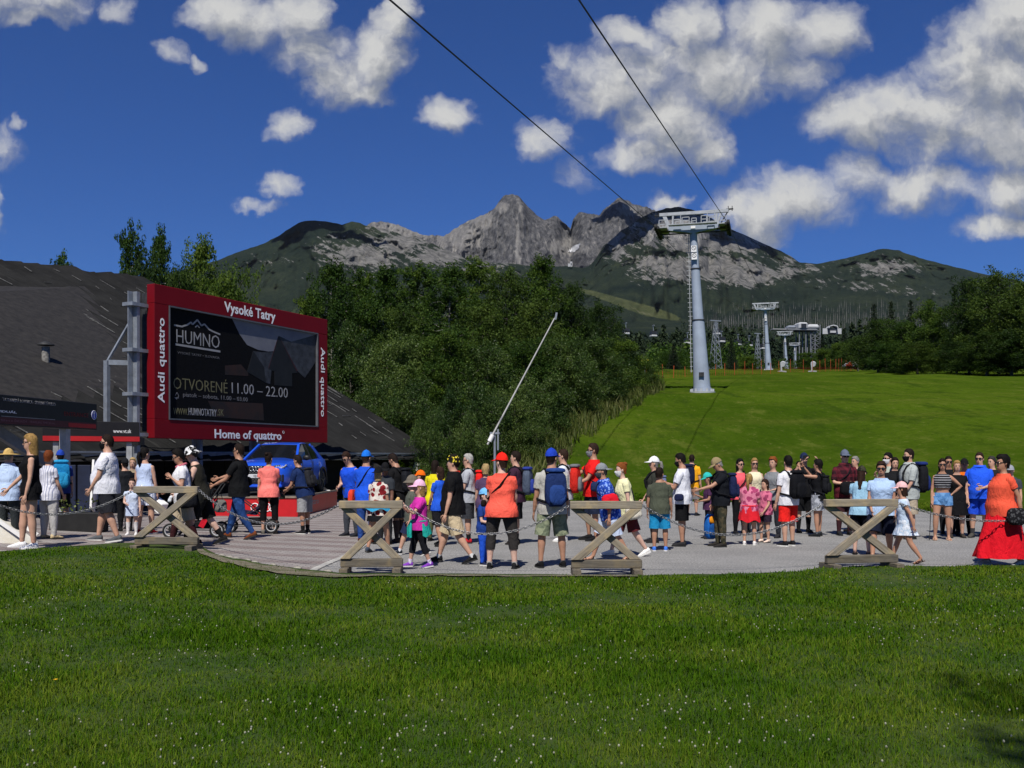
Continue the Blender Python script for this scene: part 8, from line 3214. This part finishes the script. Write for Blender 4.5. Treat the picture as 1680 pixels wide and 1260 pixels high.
for lab, who, i, sz, hexs in (('white paper sheet held by the girl with braids', 'brown braids', 0, (.16, .01, .24), '#e4e4e4'), ('white folded paper in the hand of the coral top', 'cropped leggings', 0, (.20, .012, .17), '#e8e8e8'), ('phone held by the person in white T-shirt', 'looking at a phone', 0, (.075, .01, .15), '#16161a'),
                             ('phone held up before the face under dark blue cap', 'phone up to the face', 0, (.15, .01, .075), '#16161a'), ('phone raised for a picture by the black top', 'raised arms', 1, (.15, .01, .075), '#1b1b1f'), ('cream snack held by the girl in magenta', 'girl in pink cap and magenta', 0, (.07, .05, .10), '#d8b878'),
                             ('white glove held by person in bucket hat', 'pushing a pushchair', 1, (.09, .06, .12), '#d9dde6')):
    f_ = find(who)
    h = hand_pt(f_, i, .075)
    t_ = thing(lab.split(' held')[0].split(' raised')[0].split(' in the')[0].replace(' ', '_').replace('white_folded_', '').replace('white_', '').replace('_sheet', '').replace('cream_', ''), lab, 'paper' if 'paper' in lab else ('phone' if 'phone' in lab else ('glove' if 'glove' in lab else 'snack')), h, R(f_.yaw))
    rbx(MB(), lambda p: Matrix.Rotation(-.4, 3, 'X') @ V3(p), (0, 0, 0), sz, p=.35).build('body' if 'phone' in lab else 'surface', fab(hexs), t_)


def pushchair(label, loc, rz, hexs, hood):
    t = thing('pushchair', label, 'pushchair', loc, rz)
    fr = MB()
    for s_ in (-.24, .24):
        fr.tube([(.50, s_, 1.0), (.25, s_, .62), (-.42, s_, .16)], .013, 6).tube([(.42, s_, .14), (.02, s_, .55), (-.18, s_, .70)], .013, 6).tube([(-.42, s_, .16), (.42, s_, .14)], .010, 6)
    fr.build('frame', M_STEELD, t)
    MB().tube([(.50, -.24, 1.0), (.56, -.2, 1.03), (.56, .2, 1.03), (.50, .24, 1.0)], .018, 8).build('handle', M_BLACK, t)
    mb = MB()
    mb.beam((-.30, 0, .46), (.12, 0, .40), .40, .06).beam((.10, 0, .40), (.32, 0, .90), .40, .06, up=(1, 0, 0)).beam((-.34, 0, .46), (-.40, 0, .22), .36, .04, up=(1, 0, 0))
    mb.build('seat', fab(hexs), t)
    mb = MB()
    rg = []
    for i in range(6):
        a = R(60 + 85 * i / 5)
        rg.append([V3((.20 - .36 * math.cos(a - R(60)) * .0 + .30 * math.cos(a + R(20)), -.23 + .46 * k_ / 6, .72 + .34 * math.sin(a) * (1 - .12 * abs(k_ - 3) / 3))) for k_ in range(7)])
    mb.rings(rg, 0, False, True, False)
    mb.build('hood', fab(hood), t)
    MB().box((.05, 0, .24), (.45, .36, .14), bev=.03).build('basket', fab('#17181b'), t)
    for x in (-.42, .42):
        for s_ in (-.27, .27):
            r = .14
            w_ = MB().tube([(x + (r - .02) * math.cos(2 * PI * k_ / 20), s_, r + (r - .02) * math.sin(2 * PI * k_ / 20)) for k_ in range(21)], .022, 6, up=(0, 1, 0)).build('wheel', M_BLACK, t)
            MB().tube([(x + (r - .045) * math.cos(2 * PI * k_ / 20), s_, r + (r - .045) * math.sin(2 * PI * k_ / 20)) for k_ in range(21)], .014, 6, up=(0, 1, 0)).build('rim', M_FARW, w_)
            sp5 = MB()
            for k_ in range(5):
                sp5.beam((x, s_, r), (x + (r - .04) * math.cos(2 * PI * k_ / 5), s_, r + (r - .04) * math.sin(2 * PI * k_ / 5)), .012, .012, up=(0, 1, 0))
            sp5.build('spokes', M_BLACK, w_)
    return t


p = at(322, 881)
pushchair('black and red pushchair with white rimmed wheels behind the left cross barrier', p, R(8), '#17181a', '#1b1c1f')
MB().box((.18, -.26, .30), (.10, .03, .22), Matrix.Rotation(.5, 3, 'Y')).build('red_guard', fab('#c0182a'), bpy.data.objects['pushchair'])
p = at(412, 874)
pushchair('dark violet pushchair with bags pushed beside the coral top', p, R(10), '#2a2540', '#17181c')
t_ = thing('drink_bottle', 'dark bottle with yellow lid hanging on the violet pushchair', 'bottle', p + V3((-.12, -.32, .62)))
MB().tube([(0, 0, -.12), (0, 0, .06), (0, 0, .09)], [.036, .036, .018], 10).build('bottle', fab('#1c2a1a'), t_)
MB().tube([(0, 0, .09), (0, 0, .13)], .022, 8).build('cap', fab('#c9c11e'), t_)
t_ = thing('helmet', 'green grey helmet held by the person in navy T-shirt', 'helmet', hand_pt(find('navy T-shirt'), 1, .09))
MB().ellipsoid((0, 0, 0), (.11, .13, .09), 14, 8, zmin=-.4).build('shell', fab('#6b7356', 'camo', '#3a4032'), t_)

# ------------------------------------------------------------------ unseen cumulus added above the frame to cast shadows on the mountains
M_CLD = pmat('cloud_white', (.85, .85, .86), 1.0, .03, .002)
CS = [(1130, 372, 5150, 470, 210, 70), (1015, 350, 6700, 200, 230, 70), (505, 372, 5150, 210, 160, 60), (590, 392, 5000, 150, 80, 50), (1215, 398, 5100, 200, 110, 50)]
cv = MB()
for i, (px, py, Y, rx, ry, rz_) in enumerate(CS):
    tgt = w3(px, py, Y)
    c = tgt + SUN * 1750
    q = MB().ellipsoid((0, 0, 0), (rx, ry, rz_), 40, 20)
    nn_ = np.array(q.v)
    k1 = fbm(nn_[:, 0] / 130 + i * 9, nn_[:, 1] / 130 + nn_[:, 2] / 90, 7 + i, 5)
    nn_ *= (.62 + .76 * k1)[:, None]
    nn_[:, 2] = np.maximum(nn_[:, 2], -rz_ * .35)
    nn_ += np.array(c)[None]
    q.v = [tuple(v_) for v_ in nn_]
    cv.merge(q)
o = cv.build('clouds', M_CLD)
o['kind'] = 'stuff'

# ------------------------------------------------------------------ air
hz = MB().box((0, 0, (2150 - 40) / 2), (19000, 19000, 2150 + 40)).build('haze', [])
hm_ = bpy.data.materials.new('haze')
hm_.use_nodes = True
hn = NT(hm_.node_tree)
hm_.node_tree.nodes.clear()
pv = hn.new('ShaderNodeVolumePrincipled')
pv.inputs['Color'].default_value = (.80, .88, 1, 1)
pv.inputs['Density'].default_value = 6e-6
pv.inputs['Anisotropy'].default_value = .2
ho_ = hn.new('ShaderNodeOutputMaterial')
hn.put(ho_.inputs['Volume'], pv.outputs[0])
hz.data.materials.append(hm_)
hz['kind'] = 'stuff'
